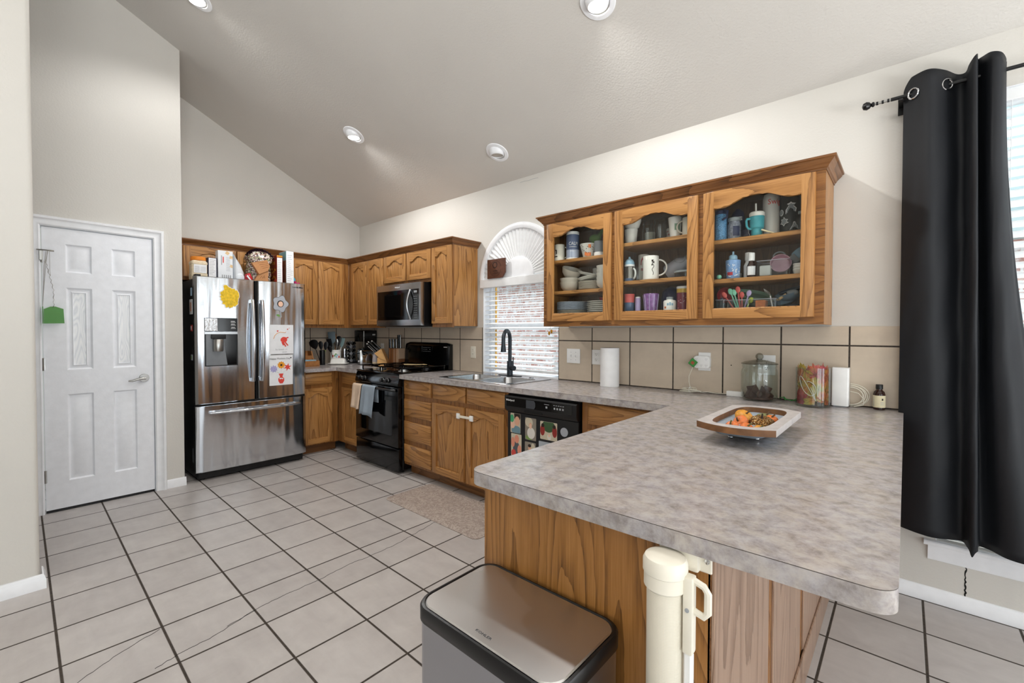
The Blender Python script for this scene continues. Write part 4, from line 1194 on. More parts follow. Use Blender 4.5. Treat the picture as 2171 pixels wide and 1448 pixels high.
# little magnets on the dark side panel
sx = FY0 + 0.004
rgb('mag_blue', '#9db8cf', 0.4); rgb('mag_red', '#c6463f', 0.5)
def side_mag(label, x, z, w, h, m, inner=None):
    t = thing('fridge_magnet', label, 'magnet', (x, sx, z - h / 2), group='magnets on the dark side of the refrigerator')
    MB().box(x - w / 2, x + w / 2, sx - 0.005, sx - 0.0003, z - h / 2, z + h / 2, 0.0015).build('plate', m, t)
    if inner: MB().box(x - w * 0.3, x + w * 0.3, sx - 0.0056, sx - 0.005, z - h * 0.3, z + h * 0.3).build('picture', inner, t)
side_mag('pale blue magnet at the top of the refrigerator side panel', 0.625, 1.645, 0.035, 0.07, 'mag_blue')
side_mag('white framed photo magnet on the refrigerator side panel', 0.620, 1.515, 0.085, 0.13, 'paper_white', 'skin')
side_mag('small red and white magnet on the refrigerator side panel', 0.625, 1.330, 0.05, 0.055, 'mag_red', 'paper_white')
side_mag('small grey magnet low on the refrigerator side panel', 0.625, 1.075, 0.04, 0.05, 'magnet_grey', 'leaf_green')
t = thing('vent_sticker', 'pale barcode style sticker at the foot of the refrigerator side panel', 'sticker', (0.62, sx, 0.22))
b = MB()
for k in range(9): b.box(0.605, 0.63, sx - 0.0008, sx - 0.0002, 0.155 + k * 0.014, 0.164 + k * 0.014)
b.build('printed_bars', 'grey_print', t)

# food on top of the refrigerator
FT = 1.7555
rgb('orange_lid', '#dd8323', 0.45); rgb('oats', '#dcccb0', 0.5, vary=0.12, vscale=70); rgb('navy_card', '#2b3047', 0.45)
rgb('white_card', '#dfe3e8', 0.5); rgb('cracker', '#d9b98a', 0.7, vary=0.2, vscale=90); rgb('red_card', '#7a2619', 0.45, vary=0.2, vscale=40)
rgb('gold_card', '#c98b25', 0.45); rgb('teal_card', '#7fb2b8', 0.45); rgb('foil_bag', '#d8dde3', 0.22, 0.15, bump=0.5, bscale=25); rgb('red_bag', '#b3202c', 0.3, bump=0.5, bscale=30)
rgb('brown_print', '#4a2a22', 0.5); rgb('sky_card', '#4aa7c2', 0.45); rgb('pink_bag', '#c22a70', 0.3)
t = thing('snack_tub', 'clear plastic tub with an orange screw lid on top of the refrigerator', 'food tub', (0.60, -1.878, FT))
cx, cy = 0.600, -1.875
sq = lambda hw, z, r=0.02: [(x, y, z) for x, y in rrect(cx - hw, cx + hw, cy - hw, cy + hw, r, 4)]
b = MB(); b.loft([sq(0.056, FT), sq(0.060, FT + 0.008), sq(0.060, FT + 0.05), sq(0.057, FT + 0.054), sq(0.057, FT + 0.130), sq(0.060, FT + 0.134), sq(0.060, FT + 0.150), sq(0.048, FT + 0.166)]); b.build('tub', 'oats', t)
b = MB(); b.cyl((cx, cy, FT + 0.166), 0.057, 0.034, 28, 'z', 0.005); b.build('lid', 'orange_lid', t)
MB().box(cx + 0.058, cx + 0.0612, cy - 0.045, cy + 0.048, FT + 0.056, FT + 0.128).build('label', 'paper_white', t)
b = MB()
for k in range(7): b.box(cx + 0.0612, cx + 0.0618, cy - 0.04, cy - 0.004, FT + 0.064 + k * 0.008, FT + 0.0665 + k * 0.008)
for k in range(4): b.box(cx + 0.0612, cx + 0.0618, cy + 0.004, cy + 0.042, FT + 0.074 + k * 0.011, FT + 0.076 + k * 0.011)
b.build('printing', 'grey_print', t)
def carton(name, label, x0, x1, y0, y1, h, body, front=None, fr_ins=0.006, zf=(0.0, 1.0), lines=8, left=None, cat='food box', extra=None):
    t = thing(name, label, cat, ((x0 + x1) / 2, (y0 + y1) / 2, FT))
    MB().box(x0, x1, y0, y1, FT, FT + h, 0.0012).build('carton', body, t)
    if front:
        MB().box(x1, x1 + 0.0008, y0 + fr_ins, y1 - fr_ins, FT + h * zf[0] + 0.004, FT + h * zf[1] - 0.004).build('front_panel', front, t)
    if left:
        MB().box(x0 + 0.004, x1 - 0.002, y0 - 0.0008, y0, FT + 0.003, FT + h - 0.004).build('side_panel', left, t)
    b = MB(); w = (y1 - y0) - 2 * fr_ins
    rr = random.Random(len(label))
    for k in range(lines):
        z = FT + h * (zf[0] + (zf[1] - zf[0]) * (0.16 + 0.72 * k / max(lines - 1, 1)))
        b.box(x1 + 0.0008, x1 + 0.0013, y0 + fr_ins + w * 0.1, y0 + fr_ins + w * rr.uniform(0.5, 0.92), z, z + 0.0035)
    if lines: b.build('printing', 'grey_print', t)
    return t
carton('food_box', 'small navy box with a white nutrition panel beside the orange lidded tub', 0.50, 0.62, -1.807, -1.737, 0.205, 'navy_card', 'paper_white', 0.007, (0.15, 1.0), 10)
t = carton('food_box', 'tall white cracker box left of the bags on the refrigerator', 0.545, 0.62, -1.730, -1.612, 0.280, 'white_card', None, lines=0)
b = MB()
for y, z, r, a in ((-1.655, FT + 0.262, 0.020, 0.2), (-1.625, FT + 0.225, 0.018, 0.7), (-1.622, FT + 0.145, 0.018, 0.4)):
    pts = [(y + r * math.cos(a + PI / 2 * k), z + r * math.sin(a + PI / 2 * k)) for k in range(4)]
    pts = [(min(p, -1.6125), min(q, FT + 0.279)) for p, q in pts]
    b.prism(pts, 0.62, 0.6208, plane='bz')
b.build('cracker_picture', 'cracker', t)
b = MB(); b.box(0.62, 0.6206, -1.692, -1.684, FT + 0.17, FT + 0.225); b.build('red_lettering', 'paint_red', t)
b = MB()
for k in range(12): b.box(0.62, 0.6206, -1.665, -1.635, FT + 0.10 + k * 0.011, FT + 0.1025 + k * 0.011)
b.box(0.62, 0.6206, -1.705, -1.698, FT + 0.15, FT + 0.235)
for k in range(5): b.box(0.62, 0.6206, -1.70 + k * 0.016, -1.692 + k * 0.016, FT + 0.025, FT + 0.062)
b.build('printing', 'grey_print', t)
def bag(name, label, pts, x0, x1, m, puff=0.3, cat='snack bag'):
    """soft bag: outline in (y, z) swelling between x0 and x1"""
    cy = sum(p[0] for p in pts) / len(pts); cz = sum(p[1] for p in pts) / len(pts)
    t = thing(name, label, cat, ((x0 + x1) / 2, cy, FT))
    b = MB(); n = 7; rings = []
    for k in range(n + 1):
        f = k / n; x = x0 + (x1 - x0) * f
        s_ = (1 - abs(2 * f - 1) ** 2.2) * (1 - puff) + puff if 0 < k < n else puff * 0.55
        rings.append([(x, cy + (y - cy) * s_, max(FT + 0.0005, cz + (z - cz) * s_) if z > FT + 0.01 else FT + 0.0005) for y, z in pts])
    b.loft(rings); b.build('pouch', m, t, sharp=60)
    return t
t = bag('snack_bag', 'white crumpled chip bag leaning against the cracker box', [(-1.605, FT), (-1.52, FT), (-1.515, FT + 0.09), (-1.545, FT + 0.17), (-1.585, FT + 0.235), (-1.603, FT + 0.27), (-1.608, FT + 0.14)], 0.53, 0.63, 'foil_bag', 0.72)
b = MB(); b.prism([(-1.590, FT + 0.105), (-1.535, FT + 0.085), (-1.55, FT + 0.12), (-1.578, FT + 0.155)], 0.6165, 0.622, plane='bz'); b.build('chip_picture', 'brown_print', t)
b = MB(); b.ell((0.628, -1.555, FT + 0.046), 0.010, 0.036, 0.042, 14, 10); b.build('clear_window', 'foil_bag', t)
t = bag('snack_bag', 'small red and white snack bag between the chip bag and kraft pouch', [(-1.515, FT), (-1.45, FT), (-1.455, FT + 0.055), (-1.475, FT + 0.10), (-1.51, FT + 0.085), (-1.52, FT + 0.04)], 0.58, 0.66, 'red_bag', 0.7)
b = MB(); b.prism([(-1.512, FT + 0.06), (-1.465, FT + 0.004), (-1.455, FT + 0.004), (-1.505, FT + 0.075)], 0.6625, 0.666, plane='bz'); b.build('white_band', 'paper_white', t)
# big patterned cellophane bag
s = NT('cellophane_mix')
tc = s.n('ShaderNodeTexCoord')
vo = s.n('ShaderNodeTexVoronoi', {'Vector': tc.outputs['Object'], 'Scale': 85})
hue = s.n('ShaderNodeSeparateColor', {0: vo.outputs['Color']}).outputs[0]
s.put(s.b.inputs['Base Color'], s.ramp(hue, [(0.1, '#2a2027'), (0.35, '#8b6a5b'), (0.5, '#b9b59f'), (0.62, '#77885a'), (0.75, '#6a3340'), (0.9, '#d7c9c4')]))
s.b.inputs['Roughness'].default_value = 0.15
s.bump(s.noise(tc.outputs['Object'], 40, 3), 0.8, 0.006); M['cellophane_mix'] = s.m
t = bag('gift_bag', 'tall multicoloured cellophane bag of sweets behind the kraft pouch', [(-1.49, FT), (-1.27, FT), (-1.255, FT + 0.10), (-1.27, FT + 0.20), (-1.245, FT + 0.235), (-1.24, FT + 0.28), (-1.29, FT + 0.325), (-1.36, FT + 0.335), (-1.42, FT + 0.325), (-1.47, FT + 0.29), (-1.485, FT + 0.255), (-1.455, FT + 0.22), (-1.48, FT + 0.10)], 0.42, 0.60, 'cellophane_mix', 0.75)
b = MB(); rings = []
for k in range(25):
    a = PI * 0.12 + PI * 0.80 * k / 24; d = 0.012 if k % 2 else -0.006
    rings.append([(0.55 + d, -1.365 - 0.095 * math.cos(a), FT + 0.235 + 0.075 * math.sin(a)), (0.56 + d * 2, -1.365 - 0.135 * math.cos(a), FT + 0.235 + 0.115 * math.sin(a)), (0.556 + d * 2, -1.365 - 0.135 * math.cos(a), FT + 0.235 + 0.115 * math.sin(a)), (0.546 + d, -1.365 - 0.095 * math.cos(a), FT + 0.235 + 0.075 * math.sin(a))])
b.loft(rings); rgb('dark_cello', '#33222a', 0.2, bump=0.6, bscale=60, vary=0.4, vscale=60); b.build('gathered_top', 'dark_cello', t, sharp=20)
t = thing('kraft_pouch', 'crumpled brown kraft paper pouch in front of the cellophane bag', 'pouch', (0.64, -1.39, FT))
b = MB()
b.loft([[(0.618, y, z) for y, z in ((-1.455, FT + 0.005), (-1.315, FT + 0.025), (-1.310, FT + 0.135), (-1.398, FT + 0.105))], [(0.645, y, z) for y, z in ((-1.450, FT + 0.010), (-1.320, FT + 0.03), (-1.318, FT + 0.128), (-1.400, FT + 0.100))]])
b.build('lower_half', 'kraft', t)
b = MB()
b.loft([[(0.630, y, z) for y, z in ((-1.470, FT + 0.195), (-1.405, FT + 0.085), (-1.318, FT + 0.13), (-1.300, FT + 0.18), (-1.328, FT + 0.238))], [(0.655, y, z) for y, z in ((-1.464, FT + 0.193), (-1.402, FT + 0.092), (-1.322, FT + 0.132), (-1.306, FT + 0.178), (-1.332, FT + 0.232))]])
uh = b.build('folded_top', 'kraft', t)
b = MB()
for k in range(4):
    o = 0.014 * k
    b.tube([(0.6555, -1.415 + o, FT + 0.195 - o * 1.1), (0.6555, -1.325 + o * 0.25, FT + 0.218 - o * 1.1)], 0.0012, 4)
rgb('kraft_print', '#7b4a2a', 0.7); b.build('printing', 'kraft_print', uh)
b = MB(); b.tube([(0.6455, -1.395, FT + 0.05), (0.6455, -1.375, FT + 0.078), (0.6455, -1.372, FT + 0.055), (0.6455, -1.352, FT + 0.085), (0.6455, -1.35, FT + 0.06)], 0.0015, 4); b.build('logo', 'kraft_print', t)
t = carton('cereal_box', 'brown and gold cereal box with a white nutrition side on the refrigerator', 0.44, 0.62, -1.232, -1.176, 0.300, 'red_card', 'paper_white', 0.004, (0.0, 0.93), 12)
b = MB(); b.box(0.62, 0.6206, -1.230, -1.178, FT + 0.282, FT + 0.298); b.box(0.46, 0.619, -1.2328, -1.232, FT + 0.002, FT + 0.05); b.build('gold_band', 'gold_card', t)
b = MB(); rr = random.Random(4)
for k in range(14): b.cyl((0.47 + rr.random() * 0.13, -1.2332, FT + 0.06 + rr.random() * 0.12), 0.010, 0.001, 10, 'y')
b.build('cereal_picture', 'gold_card', t)
text_obj('brand_lettering', 'TOS', 0.045, (0.535, -1.2328, FT + 0.225), (R(90), 0, 0), 'gold_card', t, 0.0004)
b = MB(); b.box(0.56, 0.612, -1.2330, -1.232, FT + 0.03, FT + 0.065, 0.0003); b.build('red_badge', 'paint_red', t)
t = carton('cereal_box', 'tallest white sided cereal box at the right end of the refrigerator top', 0.44, 0.62, -1.142, -1.070, 0.352, 'white_card', 'paper_white', 0.003, (0.0, 1.0), 14, 'teal_card')
b = MB(); b.box(0.47, 0.618, -1.1432, -1.1425, FT + 0.02, FT + 0.26); rgb('brown_collage', '#8a5a41', 0.5, vary=0.5, vscale=35); b.build('cereal_picture', 'brown_collage', t)
bag('snack_bag', 'small sky blue pouch behind the tallest cereal box', [(-1.062, FT), (-1.018, FT), (-1.020, FT + 0.09), (-1.045, FT + 0.12), (-1.066, FT + 0.10)], 0.50, 0.55, 'sky_card', 0.75)
bag('snack_bag', 'crumpled pink snack bag at the right edge of the refrigerator top', [(-1.068, FT), (-1.012, FT), (-1.014, FT + 0.05), (-1.04, FT + 0.035), (-1.06, FT + 0.06)], 0.58, 0.64, 'pink_bag', 0.7)
b = MB(); b.cyl((0.665, -1.026, FT), 0.020, 0.018, 20, 'z', 0.002); one('bottle_cap', b, 'white_plastic', 'small white cap lying at the right corner of the refrigerator top', 'cap')

# fly swatters on the pantry door hook
t = thing('hook_rack', 'short nickel hook rod fixed to the top hinge of the pantry door', 'hook', (XP + 0.03, -2.80, 1.86))
b = MB(); b.tube([(FX + 0.016, -2.845, 1.872), (FX + 0.050, -2.80, 1.868), (FX + 0.052, -2.765, 1.866)], 0.0035, 8); b.tube([(FX + 0.052, -2.785, 1.866), (FX + 0.052, -2.762, 1.866)], 0.006, 8); b.build('rod', 'nickel', t)
b = MB(); b.box(FX + 0.001, FX + 0.020, -2.834, -2.818, 1.80, 1.875, 0.002); b.build('bracket', 'nickel', t)
rgb('swat_green', '#5d9a52', 0.5, bump=0.15, bscale=300)
t = thing('fly_swatter', 'green fly swatter with a twisted wire handle hanging on the pantry door', 'fly swatter', (XP + 0.05, -2.77, 1.35))
b = MB(); b.prism([(-2.818, 1.355), (-2.716, 1.358), (-2.720, 1.460), (-2.760, 1.476), (-2.785, 1.474), (-2.817, 1.456)], FX + 0.044, FX + 0.047, plane='bz'); b.build('paddle', 'swat_green', t)
b = MB(); tw = []
for k in range(60):
    f = k / 59; y = -2.778 + 0.004 * math.cos(f * 60); yy = -2.806 + (-2.768 + 2.806) * min(1, f * 1.6)
    tw.append((FX + 0.050 + 0.003 * math.sin(f * 60), yy + 0.003 * math.cos(f * 60), 1.800 - 0.33 * f))
b.tube([(FX + 0.052, -2.790, 1.868)] + tw, 0.0016, 5); b.tube([(FX + 0.052, -2.784, 1.862), (FX + 0.052, -2.784, 1.72), (FX + 0.052, -2.781, 1.69)], 0.0013, 5)
b.build('wire_handle', 'nickel', t)
t = thing('fly_swatter', 'second fly swatter seen edge-on beside the green one on the door', 'fly swatter', (XP + 0.05, -2.81, 1.35))
b = MB(); b.box(FX + 0.012, FX + 0.042, -2.8235, -2.8195, 1.355, 1.475, 0.001); b.build('paddle', 'swat_green', t)
b = MB()
for d in (-0.003, 0.004): b.tube([(FX + 0.052, -2.797 + d, 1.867), (FX + 0.048, -2.808 + d, 1.76), (FX + 0.035, -2.815 + d * 0.5, 1.62), (FX + 0.030, -2.8215, 1.474)], 0.0016, 5)
b.build('wire_handle', 'nickel', t)

# ------------------------------------------------------------------ corner counter left of the stove
CZ = 0.9145
rgb('box_wood', '#a8713f', 0.55, vary=0.18, vscale=30); rgb('blue_packet', '#8fb0bd', 0.4, vary=0.4, vscale=70)
t = thing('wooden_bin', 'two tier wooden box of packets on the corner counter beside the refrigerator', 'box', (0.26, -0.82, CZ))
b = MB(); y0, y1 = -0.97, -0.705
b.box(0.10, 0.39, y0, y1, CZ, CZ + 0.012)
b.build('floor_board', 'box_wood', t)
MB().box(0.378, 0.392, y0, y1, CZ + 0.012, CZ + 0.062, 0.002).build('front_board', 'box_wood', t)
MB().box(0.10, 0.113, y0, y1, CZ + 0.012, CZ + 0.165, 0.002).build('back_board', 'box_wood', t)
MB().box(0.215, 0.228, y0, y1 - 0.013, CZ + 0.012, CZ + 0.115, 0.002).build('middle_board', 'box_wood', t)
b = MB(); b.prism([(0.10, CZ + 0.012), (0.378, CZ + 0.012), (0.378, CZ + 0.062), (0.24, CZ + 0.075), (0.20, CZ + 0.165), (0.113, CZ + 0.165)], y1 - 0.012, y1); b.build('side_board', 'box_wood', t)
for k in range(4):
    b = MB(); b.loft([[(0.25 + 0.03 * k, -0.95 + 0.05 * k, CZ + 0.014), (0.30 + 0.02 * k, -0.85 + 0.04 * k, CZ + 0.014), (0.285 + .02 * k, -0.84 + .04 * k, CZ + 0.072), (0.245 + .03 * k, -0.94 + .05 * k, CZ + 0.078)], [(0.256 + .03 * k, -0.955 + .05 * k, CZ + 0.014), (0.306 + .02 * k, -0.855 + .04 * k, CZ + 0.014), (0.291 + .02 * k, -0.845 + .04 * k, CZ + 0.07), (0.251 + .03 * k, -0.945 + .05 * k, CZ + 0.076)]])
    one('sachet', b, 'blue_packet', ['pale blue sachet at the back of the wooden box', 'pale blue sachet second from the back in the wooden box', 'pale blue sachet third from the back in the wooden box', 'pale blue sachet at the front of the wooden box'][k], 'packet', 'sachets in the wooden box')

def utensil(kind, label, x, y, z0, dx, dy, L, m, hm=None, group=None, w=0.03):
    """kitchen tool standing in a pot: thin handle from (x,y,z0) along a lean, head on top"""
    t = thing(kind, label, 'utensil', (x, y, z0), group=group)
    top = Vector((x + dx, y + dy, z0 + L)); basep = Vector((x, y, z0))
    d = (top - basep).normalized()
    neck = basep + d * (L * 0.62)
    b = MB(); b.tube([tuple(basep), tuple(neck)], [0.0045, 0.0035], 7); b.build('handle', hm or m, t)
    b = MB(); r = Vector((0.745, 0.667, 0)); r = (r - d * r.dot(d)).normalized(); nrm = d.cross(r)
    hl = L * 0.38
    if kind == 'spatula': prof = [(0, .25), (.2, .8), (.5, 1), (.95, 1), (1, .95)]
    elif kind == 'whisk': prof = [(0, .15), (.3, .7), (.65, 1), (.9, .7), (1, .2)]
    else: prof = [(0, .2), (.2, .6), (.5, 1), (.8, .9), (.95, .55), (1, .15)]
    th = 0.004 if kind == 'spatula' else 0.009
    b.loft([[tuple(neck + d * (hl * f) + r * (w * s_ * c1) + nrm * (th * s_ * c2)) for c1, c2 in ((-1, 0), (-.5, .8), (.5, .8), (1, 0), (.5, -.8), (-.5, -.8))] for f, s_ in prof])
    b.build('head', m, t)
    return t
rgb('tool_black', '#141518', 0.4); rgb('tool_grey', '#6f7f88', 0.45); rgb('tool_wood', '#a86c33', 0.6); rgb('tool_sage', '#7f999b', 0.5); rgb('tool_green', '#a6c04e', 0.5)
t = thing('utensil_crock', 'slim black cylinder crock of kitchen tools on the corner counter', 'crock', (0.20, -0.586, CZ))
b = MB(); b.lathe([(0.030, 0), (0.031, 0.003), (0.031, 0.168), (0.030, 0.170), (0.0275, 0.168), (0.0275, 0.01)], (0.20, -0.586, CZ), 24); b.build('cylinder', 'black_satin', t)
utensil('serving_spoon', 'wide black ladle leaning left out of the black crock', 0.195, -0.600, CZ + 0.012, -0.02, -0.095, 0.295, 'tool_black', w=0.055)
utensil('serving_spoon', 'black spoon standing upright in the black crock', 0.195, -0.585, CZ + 0.012, 0.0, -0.02, 0.265, 'tool_black', w=0.028)
utensil('serving_spoon', 'black spoon with a green stripe leaning right out of the black crock', 0.205, -0.578, CZ + 0.012, 0.01, 0.035, 0.26, 'tool_black', 'tool_green', w=0.026)
t = thing('utensil_pot', 'white ceramic utensil pot with red fruit pattern behind the butter dish', 'pot', (0.14, -0.395, CZ))
b = MB(); b.lathe([(0.056, 0), (0.060, 0.004), (0.062, 0.155), (0.066, 0.160), (0.066, 0.168), (0.060, 0.168), (0.057, 0.155), (0.055, 0.010)], (0.14, -0.395, CZ), 32); b.build('body', 'white_ceramic', t)
def decal(b, c, r, a_mid, half, z0, z1, t=0.0007, n=8):
    b.loft([[(c[0] + rr_ * math.cos(a), c[1] + rr_ * math.sin(a), z) for rr_, z in ((r, z0), (r + t, z0), (r + t, z1), (r, z1))] for a in [a_mid + half * (2 * k / n - 1) for k in range(n + 1)]]); return b
def face(x, y):
    return math.atan2(CAM.y - y, CAM.x - x)
fa_ = face(0.14, -0.395)
for nm, m, offs in (('red_fruit', 'paint_red', ((-0.35, 0.055), (0.45, 0.060), (0.62, 0.085), (-.55, .095))), ('blue_leaf', 'mag_blue', ((-0.05, 0.10), (0.12, 0.085), (0.3, .105))), ('green_leaf', 'leaf_green', ((-0.2, 0.10), (0.02, 0.115)))):
    b = MB()
    for da, z in offs: decal(b, (0.14, -0.395), 0.0617, fa_ + da, 0.13, CZ + z - 0.010, CZ + z + 0.012, n=4)
    b.build(nm, m, t)
for lab, kd, dx, dy, L, m, hm, w in (
    ('grey slotted turner standing tallest in the white utensil pot', 'spatula', -0.01, -0.040, 0.375, 'tool_grey', 'tool_grey', 0.045),
    ('black spatula leaning left out of the white utensil pot', 'spatula', 0.02, -0.085, 0.30, 'tool_black', None, 0.030),
    ('black ladle leaning low to the left in the white utensil pot', 'serving_spoon', 0.06, -0.105, 0.235, 'tool_black', None, 0.028),
    ('wooden spoon at the back of the white utensil pot', 'serving_spoon', -0.03, 0.012, 0.35, 'tool_wood', 'tool_wood', 0.014),
    ('black round ladle at the right of the white utensil pot', 'serving_spoon', -0.015, 0.045, 0.325, 'tool_black', None, 0.036),
    ('sage coloured spatula leaning right out of the white utensil pot', 'spatula', 0.02, 0.075, 0.305, 'tool_sage', 'white_plastic', 0.022),
    ('wire whisk in the middle of the white utensil pot', 'whisk', 0.02, 0.0, 0.29, 'nickel', 'nickel', 0.020)):
    utensil(kd, lab, 0.14 + dx * 0.2, -0.395 + dy * 0.2, CZ + 0.012, dx, dy, L, m, hm, 'tools in the white utensil pot', w)
# butter dish
t = thing('butter_dish', 'white lidded butter dish on the corner counter', 'butter dish', (0.275, -0.430, CZ), rz=R(45))
rr2 = lambda hx, hy, z, r: [(x, y, z) for x, y in rrect(-hx, hx, -hy, hy, r, 5)]
b = MB(); b.loft([rr2(0.085, 0.045, 0, 0.03), rr2(0.092, 0.052, 0.004, 0.03), rr2(0.112, 0.068, 0.014, 0.03), rr2(0.112, 0.068, 0.017, 0.03), rr2(0.088, 0.048, 0.009, 0.03)]); b.build('plate', 'white_ceramic', t, True)
b = MB(); b.loft([rr2(0.088, 0.046, 0.0105, 0.02), rr2(0.085, 0.044, 0.045, 0.022), rr2(0.078, 0.038, 0.066, 0.025), rr2(0.055, 0.022, 0.074, 0.018)]); b.build('cover', 'white_ceramic', t, True)
t = thing('pepper_mill', 'steel pepper mill between the utensil pot and the spice rack', 'mill', (0.128, -0.276, CZ))
b = MB(); b.cyl((0.128, -0.276, CZ), 0.022, 0.065, 22); b.build('clear_base', 'smoke_grey', t)
b = MB(); b.cyl((0.128, -0.276, CZ + 0.065), 0.0225, 0.115, 22, 'z', 0.003); b.build('barrel', 'chrome', t)
# pod carousel
t = thing('pod_carousel', 'tall black coffee pod carousel with chrome rings beside the coffee maker', 'carousel', (0.185, -0.222, CZ))
b = MB(); b.cyl((0.185, -0.222, CZ), 0.055, 0.014, 24, 'z', 0.003); b.build('base', 'black_satin', t)
b = MB(); b.cyl((0.185, -0.222, CZ + 0.014), 0.022, 0.255, 14); b.build('column', 'black_satin', t)
for col in range(3):
    a = face(0.185, -0.222) + (col - 1) * 1.1
    for k in range(6):
        z = CZ + 0.032 + k * 0.042; cx, cy = 0.185 + 0.032 * math.cos(a), -0.222 + 0.032 * math.sin(a)
        b = MB(); b.lathe([(0.0165, 0.0), (0.0185, 0.034), (0.020, 0.036)], (0, 0, -0.018), 12)
        rot = Matrix.Translation((cx, cy, z)) @ Matrix.Rotation(a, 4, 'Z') @ Matrix.Rotation(R(70), 4, 'Y')
        for v in b.bm.verts: v.co = rot @ v.co
        b.build('pod', 'black_gloss' if k % 2 else 'smoke_grey', t)
        b = MB(); b.tube([tuple(rot @ Vector((0.0195 * math.cos(q), 0.0195 * math.sin(q), 0.019))) for q in [2 * PI * j / 14 for j in range(14)]], 0.0014, 5, True); b.build('ring', 'chrome', t)
# coffee maker
t = thing('coffee_maker', 'tall black coffee maker against the tiles behind the toaster', 'coffee maker', (0.34, -0.115, CZ))
MB().box(0.245, 0.435, -0.205, -0.02, CZ, CZ + 0.03, 0.006).build('base', 'black_satin', t)
MB().box(0.245, 0.435, -0.105, -0.02, CZ + 0.03, CZ + 0.27, 0.006).build('column', 'black_satin', t)
MB().box(0.240, 0.440, -0.210, -0.02, CZ + 0.265, CZ + 0.405, 0.012, 2).build('brew_head', 'black_gloss', t)
b = MB(); b.box(0.437, 0.442, -0.200, -0.190, CZ + 0.20, CZ + 0.395, 0.001); b.build('trim_bar', 'chrome', t)
b = MB(); b.lathe([(0.05, 0), (0.058, 0.02), (0.058, 0.10), (0.045, 0.14), (0.045, 0.15)], (0.335, -0.155, CZ + 0.031), 22); b.build('carafe', 'black_gloss', t)
b = MB(); b.cyl((0.4405, -0.075, CZ + 0.35), 0.009, 0.003, 14, 'x'); b.cyl((0.4405, -0.055, CZ + 0.35), 0.009, 0.003, 14, 'x'); b.build('buttons', 'chrome', t)
# toaster
t = thing('toaster', 'chrome two slot toaster end-on in the corner', 'toaster', (0.515, -0.155, CZ), rz=R(-14))
b = MB()
sec = lambda y, o=0.0: [(-0.060 + o, y, 0.008), (0.060 - o, y, 0.008), (0.062 - o, y, 0.03), (0.058 - o, y, 0.13), (0.046 - o, y, 0.168 - o), (0.030 - o, y, 0.174 - o), (-0.030 + o, y, 0.174 - o), (-0.046 + o, y, 0.168 - o), (-0.058 + o, y, 0.13), (-0.062 + o, y, 0.03)]
b.loft([sec(-0.118), sec(0.125)]); b.build('shell', 'chrome', t, True)
b = MB(); b.loft([sec(-0.136, 0.012), sec(-0.134, 0.003), sec(-0.118, -0.003), sec(-0.110, -0.003)]); b.build('end_cap', 'steel', t, True)
b = MB(); b.box(-0.0035, 0.0035, -0.1375, -0.133, 0.055, 0.150); b.build('lever_slot', 'dark_gap', t, True)
b = MB(); b.box(-0.018, 0.018, -0.160, -0.136, 0.128, 0.142, 0.004); b.build('lever', 'black_plastic', t, True)
b = MB(); b.cyl((0.006, -0.148, 0.040), 0.013, 0.013, 18, 'y'); b.build('dial', 'chrome', t, True)
b = MB()
b.box(-0.028, -0.008, -0.09, 0.10, 0.1735, 0.1748); b.box(0.008, 0.028, -0.09, 0.10, 0.1735, 0.1748); b.build('slots', 'dark_gap', t, True)
b = MB(); b.box(-0.062, 0.062, -0.12, 0.128, 0.0, 0.010, 0.002); b.build('base', 'black_plastic', t, True)
# frosted cone diffuser
t = thing('oil_diffuser', 'frosted white cone with a cream base between toaster and knife block', 'diffuser', (0.700, -0.200, CZ))
rgb('frost', '#c9c2c6', 0.3, alpha=0.85); rgb('cream', '#dccca8', 0.5)
b = MB(); b.lathe([(0.028, 0), (0.031, 0.003), (0.035, 0.034), (0.036, 0.038)], (0.70, -0.20, CZ), 24); b.build('base', 'cream', t)
b = MB(); b.lathe([(0.0355, 0), (0.034, 0.030), (0.026, 0.075), (0.014, 0.110), (0.006, 0.122), (0.001, 0.124)], (0.70, -0.20, CZ + 0.0385), 24); b.build('cone', 'frost', t)
# slanted pale knife block (profile s along the counter diagonal, z up)
rgb('beech', '#cf9f63', 0.5, vary=0.1, vscale=25)
S = Vector((0.72, 0.69, 0)).normalized(); Wd = Vector((-S.y, S.x, 0))
o0 = Vector((0.850, -0.268, CZ))
def sz(s_, z, w): return tuple(o0 + S * s_ + Vector((0, 0, z)) + Wd * w)
t = thing('knife_block', 'pale slanted wooden knife block with black handled knives', 'knife block', tuple(o0 + S * 0.055 + Wd * 0.05))
for nm, pr, w0, w1 in (('foot', [(0, 0), (0.106, 0), (0.106, 0.050), (0.026, 0.096), (0, 0.098)], 0.004, 0.100), ('slotted_body', [(-0.030, 0.1435), (0.046, 0.197), (0.106, 0.055), (0.024, 0.092)], -0.002, 0.106)):
    b = MB(); b.loft([[sz(s_, z, w) for s_, z in pr] for w in (w0, w1)]); b.build(nm, 'beech', t)
